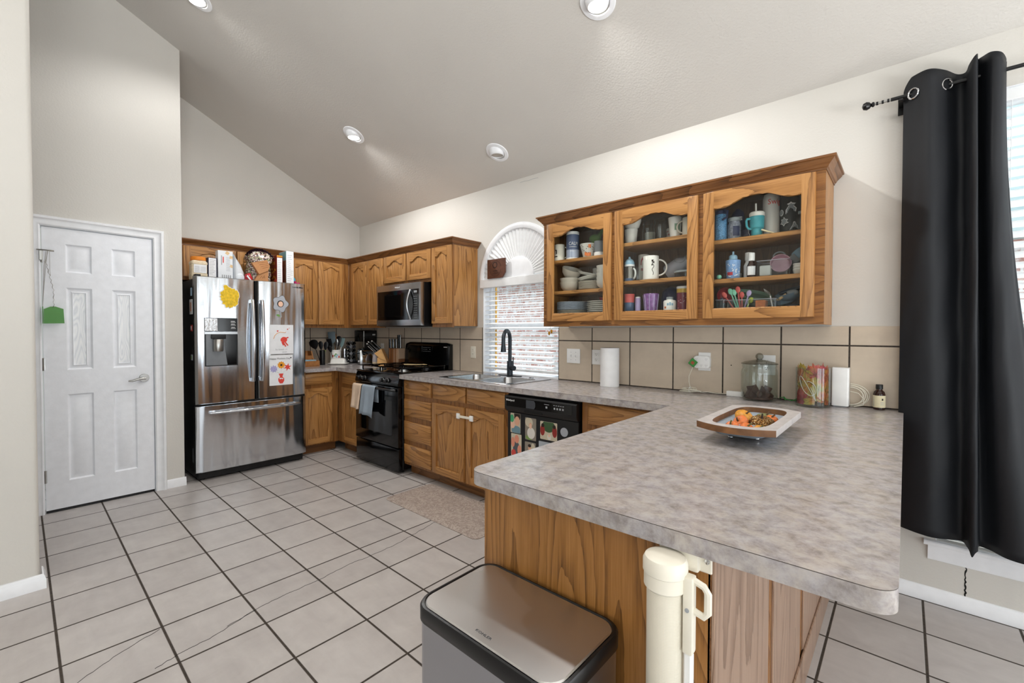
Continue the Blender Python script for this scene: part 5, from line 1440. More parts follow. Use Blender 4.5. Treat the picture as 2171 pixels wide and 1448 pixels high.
for (s0, z0), L, w, m, lab in (((-0.012, 0.158), 0.125, 0.015, 'black_gloss', 'black handled knife at the front edge of the slanted block'), ((0.004, 0.170), 0.135, 0.040, 'black_gloss', 'black handled knife with a bright round end in the slanted block'), ((0.026, 0.186), 0.125, 0.070, 'black_gloss', 'black handled knife at the back of the slanted block')):
    d = Vector((-0.73, 0.68))
    tk = thing('kitchen_knife', lab, 'knife', sz(s0 + 0.003, z0 - 0.008, w))
    P = [(s0 - 0.002 + d.x * (0.006 + L * f), z0 + d.y * (0.006 + L * f)) for f in (0, 0.12, 0.5, 0.85, 1)]
    b = MB(); b.tube([sz(p, q, w) for p, q in P], [0.009, 0.010, 0.0085, 0.011, 0.008], 8, flat=1.35); b.build('handle', m, tk)
    b = MB(); b.tube([sz(P[-1][0] + 0.001, P[-1][1] - 0.001, w), sz(P[-1][0] - 0.010, P[-1][1] + 0.009, w)], [0.0105, 0.008], 10); b.tube([sz(P[1][0] - 0.008, P[1][1] - 0.009, w), sz(P[3][0] - 0.010, P[3][1] - 0.011, w)], 0.003, 5); b.build('bolster', 'chrome', tk)
# upright walnut knife block
s = NT('striped_wood'); tc = s.n('ShaderNodeTexCoord'); sp = s.n('ShaderNodeSeparateXYZ', {0: tc.outputs['Object']})
st_ = s.n('ShaderNodeTexWhiteNoise', {'W': s.math('FLOOR', s.math('MULTIPLY', sp.outputs[0], 42.0))}, noise_dimensions='1D').outputs['Value']
gr = s.noise(s.n('ShaderNodeMapping', {'Vector': tc.outputs['Object'], 'Scale': (60, 60, 4)}).outputs[0], 1.0, 3)
s.put(s.b.inputs['Base Color'], s.ramp(s.math('ADD', s.math('MULTIPLY', st_, 0.75), s.math('MULTIPLY', gr, 0.3)), [(0.1, '#6e4427'), (0.4, '#a9744a'), (0.65, '#b69a83'), (0.95, '#c9a27a')])); s.b.inputs['Roughness'].default_value = 0.5
M['striped_wood'] = s.m
t = thing('knife_block', 'upright striped wood knife block with six black knives', 'knife block', (0.955, -0.09, CZ))
b = MB(); b.box(0.862, 1.045, -0.125, -0.03, CZ, CZ + 0.200, 0.004); b.build('block', 'striped_wood', t)
b = MB(); b.box(1.045, 1.066, -0.125, -0.04, CZ, CZ + 0.085, 0.003); b.build('side_ledge', 'striped_wood', t)
labs = ['shorter black knife at the left end of the striped block', 'shorter black knife second from the left in the striped block', 'shorter black knife third from the left in the striped block', 'shorter black knife fourth from the left in the striped block', 'tall black knife left of its twin in the striped block', 'tall black knife at the right end of the striped block']
for k, lab in enumerate(labs):
    x = 0.872 + k * 0.031; y = -0.098 if k % 2 else -0.115; h = 0.105 if k < 4 else 0.150
    y = -0.085 if k >= 4 else y
    tk = thing('kitchen_knife', lab, 'knife', (x, y, CZ + 0.2005), group='knives in the striped block')
    b = MB(); b.tube([(x, y, CZ + 0.2005), (x - 0.001, y, CZ + 0.212), (x - 0.002, y, CZ + 0.2 + h * 0.6), (x - 0.005, y, CZ + 0.2 + h)], [0.010, 0.0105, 0.010, 0.0115], 8, flat=1.3); b.build('handle', 'black_gloss', tk)
    b = MB(); b.tube([(x + 0.0105, y - 0.004, CZ + 0.206), (x + 0.0075, y - 0.004, CZ + 0.2 + h * 0.95)], 0.0016, 5); b.build('tang', 'chrome', tk)

# ------------------------------------------------------------------ outlets and switches on the tiles
def duplex(label, x, z, w=0.072, h=0.116, m='white_plastic', tf=SINK, d0=0.0072):
    t = thing('wall_outlet', label, 'outlet', tf(x, d0, z - h / 2), group=None)
    b = MB(tf); b.box(x - w / 2, x + w / 2, d0, d0 + 0.006, z - h / 2, z + h / 2, 0.003, 2); b.build('cover_plate', m, t)
    for dz_ in (0.020, -0.020):
        b = MB(tf); b.box(x - 0.017, x + 0.017, d0 + 0.006, d0 + 0.0078, z + dz_ - 0.014, z + dz_ + 0.014, 0.002); so = b.build('socket', m, t)
        b = MB(tf); b.box(x - 0.0075, x - 0.0055, d0 + 0.0078, d0 + 0.0083, z + dz_ + 0.001, z + dz_ + 0.009); b.box(x + 0.0055, x + 0.0075, d0 + 0.0078, d0 + 0.0083, z + dz_ + 0.001, z + dz_ + 0.008)
        b.box(x - 0.002, x + 0.002, d0 + 0.0078, d0 + 0.0083, z + dz_ - 0.008, z + dz_ - 0.004); b.build('slots', 'dark_gap', so)
    return t
duplex('almond wall outlet on the tiles between stove and sink window', 2.140, 1.106, 0.070, 0.114, 'almond_plastic')
duplex('white wall outlet peeping out beside the coffee maker', 0.543, 1.105, 0.070, 0.114)
duplex('white wall outlet half hidden behind the paper towel roll', 3.505, 1.112, 0.078, 0.112)
t = thing('light_switch', 'white double toggle switch plate right of the sink window', 'switch', (3.296, -0.0072, 1.056))
b = MB(SINK); b.box(3.234, 3.358, 0.0072, 0.0135, 1.056, 1.170, 0.003, 2); b.build('cover_plate', 'white_plastic', t)
for u in (3.273, 3.319):
    b = MB(SINK); b.loft([[(u - q, 0.0135, 1.102), (u + q, 0.0135, 1.102), (u + q, 0.0135, 1.124), (u - q, 0.0135, 1.124)] if k == 0 else [(u - q * .8, 0.021, 1.113), (u + q * .8, 0.021, 1.113), (u + q * .8, 0.021, 1.122), (u - q * .8, 0.021, 1.122)] for k, q in ((0, 0.005), (1, 0.005))]); b.build('toggle', 'white_plastic', t)
b = MB(SINK)
for u in (3.273, 3.319):
    for z in (1.083, 1.143): b.cyl((u, 0.0134, z), 0.0025, 0.0008, 8, 'y')
b.build('screws', 'grey_print', t)
t = thing('power_tap', 'white six socket power tap plugged in above the white cord', 'power tap', (4.290, -0.0072, 1.057))
b = MB(SINK); b.box(4.258, 4.334, 0.0072, 0.0125, 1.057, 1.174, 0.002); b.build('cover_plate', 'white_plastic', t)
b = MB(); b.prism(rrect(4.238, 4.338, 1.074, 1.152, 0.016), -0.013, -0.040, bev=0.005, bevseg=2); bd = b.build('body', 'white_plastic', t)
b = MB(SINK)
for k in range(3):
    for z in (1.130, 1.090):
        if z > 1.1 and k == 1: continue
        u = 4.256 + k * 0.030
        b.box(u - 0.005, u - 0.0035, 0.040, 0.0406, z, z + 0.007); b.box(u + 0.0035, u + 0.005, 0.040, 0.0406, z, z + 0.007); b.box(u - 0.0012, u + 0.0012, 0.040, 0.0406, z - 0.007, z - 0.004)
b.build('slots', 'grey_print', bd)
duplex('white wall outlet behind the glass cookie jar', 4.648, 1.112, 0.092, 0.116)
# hole in a tile
b = MB(); b.cyl((4.455, -0.0078, 1.100), 0.0035, 0.0007, 10, 'y'); h_ = b.build('tile_hole', 'dark_gap'); h_['kind'] = 'structure'
# ------------------------------------------------------------------ window ledge plaque
t = thing('wooden_plaque', 'small dark wooden plaque with a carved initial on the window ledge', 'plaque', (2.47, -0.045, 1.789))
rgb('plaque_wood', '#5a3525', 0.55, vary=0.2, vscale=30); rgb('burn_mark', '#21120c', 0.7)
b = MB(SINK); b.prism([(2.372, 1.7892), (2.552, 1.7892), (2.590, 1.835), (2.590, 1.962), (2.372, 1.962)], 0.036, 0.052, bev=0.0015); b.build('board', 'plaque_wood', t)
text_obj('lettering', 'O', 0.085, (2.470, -0.0525, 1.905), ON_SINK, 'burn_mark', t, 0.0004)
b = MB(SINK); b.tube([(2.475 + 0.070 * math.cos(a), 0.0525, 1.877 + 0.070 * math.sin(a)) for a in [2 * PI * k / 30 for k in range(30) if k % 5]], 0.0012, 4)
b.box(2.445, 2.50, 0.052, 0.0527, 1.852, 1.858); b.box(2.432, 2.515, 0.052, 0.0527, 1.836, 1.839); b.box(2.44, 2.505, 0.052, 0.0527, 1.826, 1.829); b.build('wreath_carving', 'burn_mark', t)

# ------------------------------------------------------------------ right hand counter
rgb('paper_towel', '#f1f1f2', 0.85, bump=0.25, bscale=160)
t = thing('paper_towel_roll', 'white paper towel roll standing on the counter by the tiles', 'paper towels', (3.670, -0.105, CZ))
b = MB(); c_ = (3.670, -0.105, CZ)
b.lathe([(0.020, 0.0), (0.066, 0.0), (0.067, 0.004), (0.067, 0.271), (0.066, 0.275), (0.020, 0.275)], c_, 40, 'z', False, False)
b.build('roll', 'paper_towel', t)
b = MB(); decal(b, (3.670, -0.105), 0.0672, face(3.67, -.105) - 0.25, 0.28, CZ + 0.001, CZ + 0.274, 0.0006); b.build('loose_edge', 'paper_towel', t)
b = MB(); b.lathe([(0.019, 0), (0.019, 0.274)], c_, 20, 'z', False, False); b.build('core', 'kraft', t)

rgb('cable_white', '#d8d3c4', 0.5); rgb('green_plastic', '#3f8f45', 0.4); rgb('terracotta', '#a4573a', 0.5)
t = thing('charger', 'green square charger dangling from the power tap', 'charger', (4.238, -0.03, 1.09))
b = MB(); b.box(-0.022, 0.022, -0.010, 0.0, -0.022, 0.022, 0.002)
rot = Matrix.Translation((4.236, -0.041, 1.107)) @ Matrix.Rotation(R(38), 4, 'Y')
for v in b.bm.verts: v.co = rot @ v.co
b.build('case', 'green_plastic', t)
b = MB(); b.box(-0.010, 0.010, -0.0112, -0.0098, -0.010, 0.010, 0.001)
for v in b.bm.verts: v.co = rot @ v.co
b.build('picture', 'terracotta', t)
b = MB(); b.tube([(4.237, -0.046, 1.085), (4.228, -0.046, 1.06), (4.212, -0.045, 1.02), (4.212, -0.046, 0.985), (4.222, -0.050, 0.945), (4.232, -0.055, 0.924)], 0.0025, 6); b.build('cord', 'cable_white', t)
t = thing('cord_bundle', 'looped bundle of white cord on the counter below the power tap', 'cord', (4.225, -0.05, CZ))
for q in range(6):
    b = MB(); rr = random.Random(q)
    b.tube([(4.222 + (0.070 - 0.006 * q) * math.cos(a), -0.052 + (0.013 + 0.004 * (q % 3)) * math.sin(a), CZ + 0.004 + 0.0035 * q + 0.010 * max(0, math.cos(a + q))) for a in [2 * PI * k / 28 for k in range(28)]], 0.0024, 6, True)
    b.build('loop', 'cable_white', t)
b = MB(); b.tube([(4.222, -0.052 + 0.020 * math.cos(a), CZ + 0.018 + 0.017 * math.sin(a)) for a in [2 * PI * k / 14 for k in range(14)]], 0.002, 5, True); b.build('tie', 'white_plastic', t)
b = MB(); b.tube([(4.285, -0.052, CZ + 0.008), (4.33, -0.045, CZ + 0.012), (4.38, -0.038, CZ + 0.008), (4.44, -0.034, CZ + 0.010)], 0.0024, 6); b.build('lead', 'cable_white', t)
b = MB(); b.box(4.440, 4.532, -0.050, -0.018, CZ, CZ + 0.030, 0.003, 2); one('power_adapter', b, 'white_plastic', 'white rectangular power adapter lying left of the cookie jar', 'adapter')

# cookie jar
JX, JY = 4.630, -0.098
t = thing('cookie_jar', 'round clear glass jar with a grey glass lid and dark treats', 'jar', (JX, JY, CZ))
b = MB(); b.lathe([(0.074, 0.0), (0.087, 0.006), (0.093, 0.02), (0.094, 0.10), (0.094, 0.158), (0.091, 0.174), (0.086, 0.182), (0.086, 0.188), (0.089, 0.190), (0.089, 0.206), (0.085, 0.206), (0.0825, 0.185), (0.0885, 0.168), (0.0895, 0.15), (0.089, 0.022), (0.083, 0.010), (0.001, 0.009)], (JX, JY, CZ), 48, 'z', True, False); b.build('glass_body', 'jar_glass', t)
glass('lid_glass', (0.62, 0.62, 0.58), 1.3, 0.02)
b = MB(); b.lathe([(0.094, 0.0), (0.094, 0.004), (0.074, 0.013), (0.035, 0.022), (0.014, 0.026), (0.014, 0.030), (0.001, 0.030)], (JX, JY, CZ + 0.207), 40, 'z'); ld = b.build('lid', 'lid_glass', t)
b = MB(); b.lathe([(0.0, -0.012), (0.018, -0.010), (0.021, 0.0), (0.018, 0.010), (0.0, 0.012)], (JX, JY, CZ + 0.250), 24, 'y'); b.build('lid_knob', 'lid_glass', ld)
rgb('treat', '#44291b', 0.6, bump=0.3, bscale=220, vary=0.2)
tr = None
rr = random.Random(11)
wh = ['at the left of', 'at the front left of', 'at the front of', 'at the front right of', 'at the right of', 'at the back right of', 'at the back of', 'at the back left of']
for lay in range(2):
    for k in range(8 if lay == 0 else 6):
        a = face(JX, JY) - PI / 2 + 2 * PI * k / (8 if lay == 0 else 6)
        r = 0.048 if lay == 0 else 0.040
        b = MB(); b.box(-0.020, 0.020, -0.004, 0.004, -0.020, 0.020, 0.0015)
        rot = Matrix.Translation((JX + r * math.cos(a), JY + r * math.sin(a), CZ + 0.030 + 0.030 * lay)) @ Matrix.Rotation(a + rr.uniform(-.5, .5), 4, 'Z') @ Matrix.Rotation(R(rr.uniform(-40, 40)), 4, 'X') @ Matrix.Rotation(R(rr.uniform(10, 70)), 4, 'Y')
        for v in b.bm.verts: v.co = rot @ v.co
        one('dog_treat', b, 'treat', 'dark square treat in the ' + ('bottom layer ' if lay == 0 else 'upper layer ') + (wh[k] if lay == 0 else wh[(k * 4) // 3]) + ' the jar', 'treat', 'dark treats in the cookie jar')
b = MB(); b.lathe([(0.001, 0.0), (0.070, 0.0), (0.072, 0.010), (0.001, 0.012)], (JX, JY, CZ + 0.0095), 28); one('dog_treat', b, 'treat', 'flat layer of crumbled dark treats on the jar bottom', 'treat', None, 'stuff')

# vase of artificial leaves
VX, VY, VR, VH = 4.893, -0.145, 0.077, 0.205
t = thing('glass_vase', 'clear cylinder vase packed with autumn leaves', 'vase', (VX, VY, CZ))
b = MB(); b.lathe([(VR - 0.004, 0.0), (VR, 0.004), (VR, VH), (VR - 0.003, VH), (VR - 0.003, 0.012), (0.001, 0.012)], (VX, VY, CZ), 48, 'z', True, False); b.build('cylinder', 'jar_glass', t)
def leafmat(name, c0, c1, c2):
    s = NT(name); tc = s.n('ShaderNodeTexCoord'); oi = s.n('ShaderNodeObjectInfo')
    nz = s.noise(s.n('ShaderNodeVectorMath', {0: tc.outputs['Object'], 1: oi.outputs['Location']}, operation='ADD').outputs[0], 22, 3, 0.6)
    s.put(s.b.inputs['Base Color'], s.ramp(nz, [(0.3, c0), (0.5, c1), (0.68, c2)])); s.b.inputs['Roughness'].default_value = 0.55; M[name] = s.m
leafmat('leaf_yellow', '#7f803b', '#a9923e', '#b2742f'); leafmat('leaf_orange', '#ad8a36', '#b5652c', '#93332a'); leafmat('leaf_red', '#73202b', '#962c33', '#ad5f36'); rgb('leaf_vein', '#5f4a2a', 0.7)
def maple(sz):
    """outline of a maple leaf, radius per angle; stem at -90 deg"""
    tips = [(90, 1.0), (70, .78), (54, .80), (38, .96), (22, .76), (6, .74), (-14, .78), (-38, .58), (-62, .42), (-84, .18)]
    full = [(a, r) for a, r in tips] + [(180 - a, r) for a, r in reversed(tips)][0:-1]
    out = []
    for i, (a, r) in enumerate(full):
        out.append((sz * r * math.cos(R(a)), sz * r * math.sin(R(a))))
        a2, r2 = full[(i + 1) % len(full)]
        if a2 < a - 200: a2 += 360
        am = (a + a2) / 2
        out.append((sz * min(r, r2) * 0.88 * math.cos(R(am)), sz * min(r, r2) * 0.88 * math.sin(R(am))))
    return out
def leaf_obj(label, ang, z, sz, m, tilt, rad):
    """leaf curved against the inside of the vase wall; ang = direction out from the vase axis"""
    sz *= 1.7; o = maple(sz); c, s_ = math.cos(tilt), math.sin(tilt)
    b = MB(); n = len(o)
    def P(u, w, dr):
        uu, ww = u * c - w * s_, u * s_ + w * c
        bulge = rad + dr
        a = ang + uu / rad
        return (VX + bulge * math.cos(a), VY + bulge * math.sin(a), min(max(z + ww, CZ + 0.014), CZ + VH + 0.028))
    cv = [b.v(*P(0, 0, d)) for d in (0.0, 0.0008)]
    outv = [[b.v(*P(u, w, d - 0.003 * math.hypot(u, w) / sz)) for u, w in o] for d in (0.0, 0.0008)]
    for k in range(n):
        j = (k + 1) % n
        b.f([cv[1], outv[1][k], outv[1][j]]); b.f([cv[0], outv[0][j], outv[0][k]]); b.f([outv[0][k], outv[0][j], outv[1][j], outv[1][k]])
    t = thing('artificial_leaf', label, 'leaf', (VX + rad * math.cos(ang), VY + rad * math.sin(ang), z), group='autumn leaves in the glass vase')
    b.build('blade', m, t, sharp=60)
    b = MB()
    for a, r in ((90, .85), (38, .78), (142, .78), (-12, .5), (192, .5)):
        b.tube([P(0, -0.1 * sz, 0.0012), P(sz * r * .5 * math.cos(R(a)), sz * r * .5 * math.sin(R(a)), 0.001), P(sz * r * math.cos(R(a)), sz * r * math.sin(R(a)), -0.0012)], 0.0006, 4)
    b.tube([P(0, -0.1 * sz, 0.0012), P(0, -0.45 * sz, 0.001)], 0.0008, 4); b.build('veins', 'leaf_vein', t)
    return t
F = face(VX, VY)
LV = [  # angle from the camera side, height, size, colour, tilt, radius, label
    (0.10, 0.050, 0.052, 'leaf_yellow', 0.5, 0.0705, 'large yellow green leaf flat against the bottom front of the vase'),
    (-0.75, 0.045, 0.040, 'leaf_red', 1.2, 0.0705, 'red leaf at the lower left of the vase'),
    (0.80, 0.040, 0.036, 'leaf_orange', -0.4, 0.0705, 'orange leaf at the lower right of the vase'),
    (-0.55, 0.095, 0.046, 'leaf_yellow', -0.5, 0.0690, 'yellow leaf at the left of the vase at half height'),
    (0.25, 0.105, 0.044, 'leaf_yellow', 0.9, 0.0675, 'yellow leaf in the middle front of the vase'),
    (0.85, 0.100, 0.042, 'leaf_orange', 0.3, 0.0690, 'orange leaf at the right of the vase at half height'),
    (-0.90, 0.150, 0.038, 'leaf_orange', 0.4, 0.0705, 'orange leaf at the upper left of the vase'),
    (-0.30, 0.150, 0.044, 'leaf_orange', -0.9, 0.0665, 'orange leaf behind the white cord in the vase'),
    (-0.55, 0.185, 0.042, 'leaf_yellow', 2.4, 0.0690, 'yellow leaf with a red edge standing out of the vase rim'),
    (0.15, 0.175, 0.036, 'leaf_red', 0.2, 0.0690, 'dark red leaf at the top middle of the vase'),
    (0.60, 0.165, 0.040, 'leaf_red', -0.6, 0.0705, 'red leaf at the upper right of the vase'),
    (1.10, 0.155, 0.036, 'leaf_orange', 0.7, 0.0705, 'orange leaf at the far right top of the vase'),
    (-0.20, 0.080, 0.040, 'leaf_red', 2.6, 0.0640, 'red leaf tucked behind the large bottom leaf')]
for da, dz_, sz_, m, ti, rd, lab in LV: leaf_obj(lab, F + da, CZ + dz_, sz_, m, ti, rd)
for k in range(8): leaf_obj(['yellow', 'orange', 'red', 'yellow'][k % 4] + ' leaf at the back of the vase ' + ('in the upper row' if k >= 4 else 'in the lower row'), F + 1.75 + 0.42 * k, CZ + (0.06 if k < 4 else 0.15), 0.046, ['leaf_yellow', 'leaf_orange', 'leaf_red', 'leaf_yellow'][k % 4], k * 0.8, 0.0695)
for k in range(5): leaf_obj(['orange', 'red', 'yellow', 'orange', 'red'][k] + ' leaf curled in the heart of the vase ' + ['low down', 'low on the right', 'at mid height', 'high up on the left', 'near the top'][k], F - 0.9 + 0.45 * k, CZ + 0.05 + 0.028 * k, 0.045, ['leaf_orange', 'leaf_red', 'leaf_yellow', 'leaf_orange', 'leaf_red'][k], k * 1.3, 0.050)
b = MB(); P = []
for k in range(40):
    f = k / 39; a = F - 0.35 + 0.55 * math.sin(f * 9.0); P.append((VX + 0.0722 * math.cos(a), VY + 0.0722 * math.sin(a), CZ + 0.095 + 0.075 * math.cos(f * 11) * (0.4 + 0.6 * f) + 0.01))
b.tube(P, 0.0016, 5); one('light_string', b, 'cable_white', 'thin white light cord looped among the vase leaves', 'light string')
b = MB()
P = [(4.72 + 0.02 * math.sin(k * 1.1) + 0.010 * k, -0.045 + 0.018 * math.cos(k * 1.7), CZ + 0.006 + 0.008 * (1 + math.sin(k * 1.9))) for k in range(11)]
b.tube(P, 0.0025, 6); one('light_string', b, 'green_plastic', 'green cord of fairy lights lying between jar and vase', 'light string')

# router, cable coil, amber bottle
t = thing('internet_router', 'tall plain white router box touching the leaf vase', 'router', (5.003, -0.045, CZ))
b = MB(); b.prism(rrect(4.966, 5.040, -0.085, -0.012, 0.008), CZ + 0.006, CZ + 0.205, plane='ub', bev=0.003, bevseg=2); b.build('case', 'white_plastic', t)
MB().box(4.975, 5.031, -0.077, -0.018, CZ, CZ + 0.0065).build('foot', 'grey_print', t)
t = thing('coiled_cable', 'white cable coiled in upright loops right of the router', 'cable', (5.06, -0.03, CZ))
for q in range(4):
    b = MB(); cz = CZ + 0.062 - 0.004 * (q % 2); rx = 0.078 - 0.008 * q; rz_ = 0.058 - 0.004 * q
    b.tube([(5.043 + rx * math.cos(a), -0.030 - 0.004 * q, cz + rz_ * math.sin(a)) for a in [-PI / 2 + PI * k / 20 for k in range(21)]], 0.0025, 6); b.build('loop', 'cable_white', t)
b = MB(); b.tube([(5.043, -0.045, CZ + 0.083), (5.078, -0.045, CZ + 0.074), (5.100, -0.045, CZ + 0.045), (5.098, -0.045, CZ + 0.015), (5.06, -0.045, CZ + 0.0035)], 0.002, 6); b.build('loose_lead', 'cable_white', t)
rgb('amber_glass', '#2a120a', 0.08); rgb('cream_label', '#d9cfae', 0.7); rgb('cap_black', '#0e0e0f', 0.35)
t = thing('extract_bottle', 'small amber bottle with a cream label near the curtain', 'bottle', (5.160, -0.040, CZ))
b = MB(); b.lathe([(0.022, 0), (0.0245, 0.003), (0.0245, 0.078), (0.021, 0.090), (0.013, 0.099), (0.0125, 0.104)], (5.16, -0.04, CZ), 28); b.build('glass_body', 'amber_glass', t)
b = MB(); b.lathe([(0.0145, 0), (0.0148, 0.002), (0.0148, 0.021), (0.0135, 0.023)], (5.16, -0.04, CZ + 0.104), 24); b.build('cap', 'cap_black', t)
fa_ = face(5.16, -0.04)
b = MB(); decal(b, (5.16, -0.04), 0.0247, fa_, 1.5, CZ + 0.012, CZ + 0.072); lb = b.build('label', 'cream_label', t)
b = MB(); decal(b, (5.16, -0.04), 0.0255, fa_ + 0.55, 0.13, CZ + 0.048, CZ + 0.058, 0.0003); b.build('emblem', 'hair_dark', lb)
b = MB()
for k in range(9): decal(b, (5.16, -0.04), 0.0255, fa_ - 1.0, 0.16, CZ + 0.018 + k * 0.0055, CZ + 0.020 + k * 0.0055, 0.0003, 3)
for k in range(3): decal(b, (5.16, -0.04), 0.0255, fa_ + 0.5, 0.3, CZ + 0.026 + k * 0.006, CZ + 0.0275 + k * 0.006, 0.0003, 4)
b.build('printing', 'grey_print', lb)

# dough bowl with pumpkins
rgb('whitewash', '#b9b3b1', 0.6, vary=0.12, vscale=35); rgb('bowl_wood', '#77502f', 0.5, vary=0.3, vscale=25); rgb('bowl_blue', '#9aa6b2', 0.6, vary=0.12, vscale=30)
t = thing('dough_bowl', 'whitewashed wooden dough bowl on stub feet holding small pumpkins', 'bowl', (4.820, -1.080, CZ))
def bow_outline(x0, x1, y0, y1, bul, n=10, r=0.0):
    out = []
    for k in range(n + 1):
        f = k / n; out.append((x0 + (x1 - x0) * f, y0 - bul * (1 - (2 * f - 1) ** 2)))
    for k in range(n + 1):
        f = k / n; out.append((x1 + (x0 - x1) * f, y1 + bul * (1 - (2 * f - 1) ** 2)))
    return out
BX0, BX1, BY0, BY1 = 4.694, 4.946, -1.300, -0.852
inn = [(4.820 + 0.094 * math.copysign(abs(math.cos(q)) ** 0.45, math.cos(q)), -1.076 + 0.228 * math.copysign(abs(math.sin(q)) ** 0.45, math.sin(q))) for q in [2 * PI * (k + 0.5) / 40 for k in range(40)]]
RZ = 0.985
b = MB(); b.prism(bow_outline(BX0, BX1, BY0, BY1, 0.048), RZ - 0.001, RZ, [inn], plane='ub'); b.build('rim_top', 'whitewash', t)
b = MB(); b.prism(bow_outline(BX0, BX1, BY0, BY1, 0.048), RZ - 0.023, RZ - 0.001, [inn], plane='ub'); b.build('rim', 'bowl_wood', t)
for x_ in (BX0 - 0.001, BX1):
    MB().box(x_, x_ + 0.001, BY0 + 0.0005, BY1 - 0.0005, RZ - 0.0228, RZ - 0.0002).build('painted_edge', 'whitewash', t)
sc = lambda f, g, z: [(4.820 + (x - 4.820) * f, -1.076 + (y + 1.076) * g, z) for x, y in inn]
b = MB(); b.loft([sc(1.0, 1.0, RZ - 0.022), sc(0.90, 0.88, RZ - 0.040), sc(0.62, 0.55, RZ - 0.0555), sc(0.56, 0.48, RZ - 0.0585), sc(0.60, 0.52, RZ - 0.0615), sc(0.90, 0.90, RZ - 0.043), sc(1.08, 1.05, RZ - 0.0232)], True, True, False)
b.loft([sc(0.56, 0.48, RZ - 0.0585), sc(0.3, 0.2, RZ - 0.0585)], True, False, True)
b.build('basin', 'bowl_blue', t)
for x, y in ((4.783, -1.205), (4.862, -1.175), (4.785, -0.965), (4.858, -0.965)):
    b = MB(); b.ell((x, y, CZ + 0.0075), 0.0095, 0.0095, 0.0075, 14, 8); b.build('foot', 'steel', t)
def pumpkin(label, x, y, z, r, h, m, stem='stem_brown', ribs=8, tilt=(0, 0), curl=0.3):
    r *= 0.88; h *= 0.84
    t = thing('mini_pumpkin', label, 'pumpkin', (x, y, z - h * 0.5), group='small pumpkins in the dough bowl')
    b = MB(); rings = []
    rot = Matrix.Translation((x, y, z)) @ Matrix.Rotation(tilt[0], 4, 'X') @ Matrix.Rotation(tilt[1], 4, 'Y')
    for k in range(13):
        u = -PI / 2 + PI * k / 12; cr = max(math.cos(u), 0.02); ring = []
        for i in range(ribs * 6):
            a = 2 * PI * i / (ribs * 6); rb = 1 - 0.10 * (0.5 + 0.5 * math.cos(ribs * a)) * cr
            dimp = 0.18 * h * max(0, 1 - cr * 2.2)
            ring.append(tuple(rot @ Vector((r * cr ** 0.8 * rb * math.cos(a), r * cr ** 0.8 * rb * math.sin(a), (h / 2) * math.sin(u) - math.copysign(dimp, math.sin(u))))))
        rings.append(ring)
    b.loft(rings); b.build('flesh', m, t, sharp=60)
    b = MB(); b.tube([tuple(rot @ Vector(p)) for p in ((0, 0, h * 0.3), (0.001, 0, h * 0.45), (0.004 * curl * 3, 0.002, h * 0.58), (0.008 * curl * 3, 0.003, h * 0.72))], [0.0045, 0.0032, 0.0026, 0.003], 8); b.build('stem', stem, t)
    return t
rgb('pump_orange', '#d9763a', 0.35, vary=0.18, vscale=60); rgb('pump_yellow', '#d9973c', 0.35, vary=0.25, vscale=70); rgb('pump_green', '#7d8054', 0.4, vary=0.25, vscale=60)
rgb('stem_brown', '#5b4630', 0.7); rgb('stem_green', '#6d6a3a', 0.7)
s = NT('glitter_bronze'); tc = s.n('ShaderNodeTexCoord'); vo = s.n('ShaderNodeTexVoronoi', {'Vector': tc.outputs['Object'], 'Scale': 420}); hue = s.n('ShaderNodeSeparateColor', {0: vo.outputs['Color']}).outputs[0]
s.put(s.b.inputs['Base Color'], s.ramp(hue, [(0.1, '#4b2f14'), (0.5, '#8c5a24'), (0.8, '#c29450'), (0.95, '#f0dcae')])); s.b.inputs['Metallic'].default_value = 0.6; s.b.inputs['Roughness'].default_value = 0.3
s.put(s.b.inputs['Normal'], s.n('ShaderNodeNormalMap', {'Strength': 0.5, 'Color': vo.outputs['Color']}).outputs[0]); M['glitter_bronze'] = s.m
PZ = RZ - 0.050
pumpkin('orange pumpkin nearest the left front of the dough bowl', 4.792, -1.225, PZ + 0.026, 0.029, 0.046, 'pump_orange', 'stem_green', 7, (0.5, -0.2))
pumpkin('orange pumpkin second from the left at the bowl front', 4.838, -1.212, PZ + 0.025, 0.028, 0.044, 'pump_orange', 'stem_green', 7, (0.3, 0.4))
pumpkin('orange pumpkin lying behind the two front ones', 4.798, -1.135, PZ + 0.030, 0.034, 0.050, 'pump_orange', 'stem_brown', 8, (0.9, -0.5))
pumpkin('yellow orange gourd at the back left of the bowl', 4.785, -1.035, PZ + 0.034, 0.040, 0.060, 'pump_yellow', 'stem_brown', 9, (0.1, 0.5))
pumpkin('flat green pumpkin at the back right of the bowl', 4.852, -0.985, PZ + 0.030, 0.042, 0.046, 'pump_green', 'stem_brown', 9, (0, 0.1))
pumpkin('large bronze glitter pumpkin at the right of the bowl', 4.862, -1.105, PZ + 0.034, 0.050, 0.056, 'glitter_bronze', 'hair_dark', 10, (0.15, 0.05), 0.05)
pumpkin('small orange pumpkin behind the bronze one', 4.878, -1.025, PZ + 0.034, 0.027, 0.040, 'pump_orange', 'stem_brown', 7, (0.2, 0.2))
pumpkin('low yellow gourd in front of the bronze pumpkin', 4.872, -1.178, PZ + 0.020, 0.026, 0.032, 'pump_yellow', 'stem_green', 7, (0.4, 0.2))

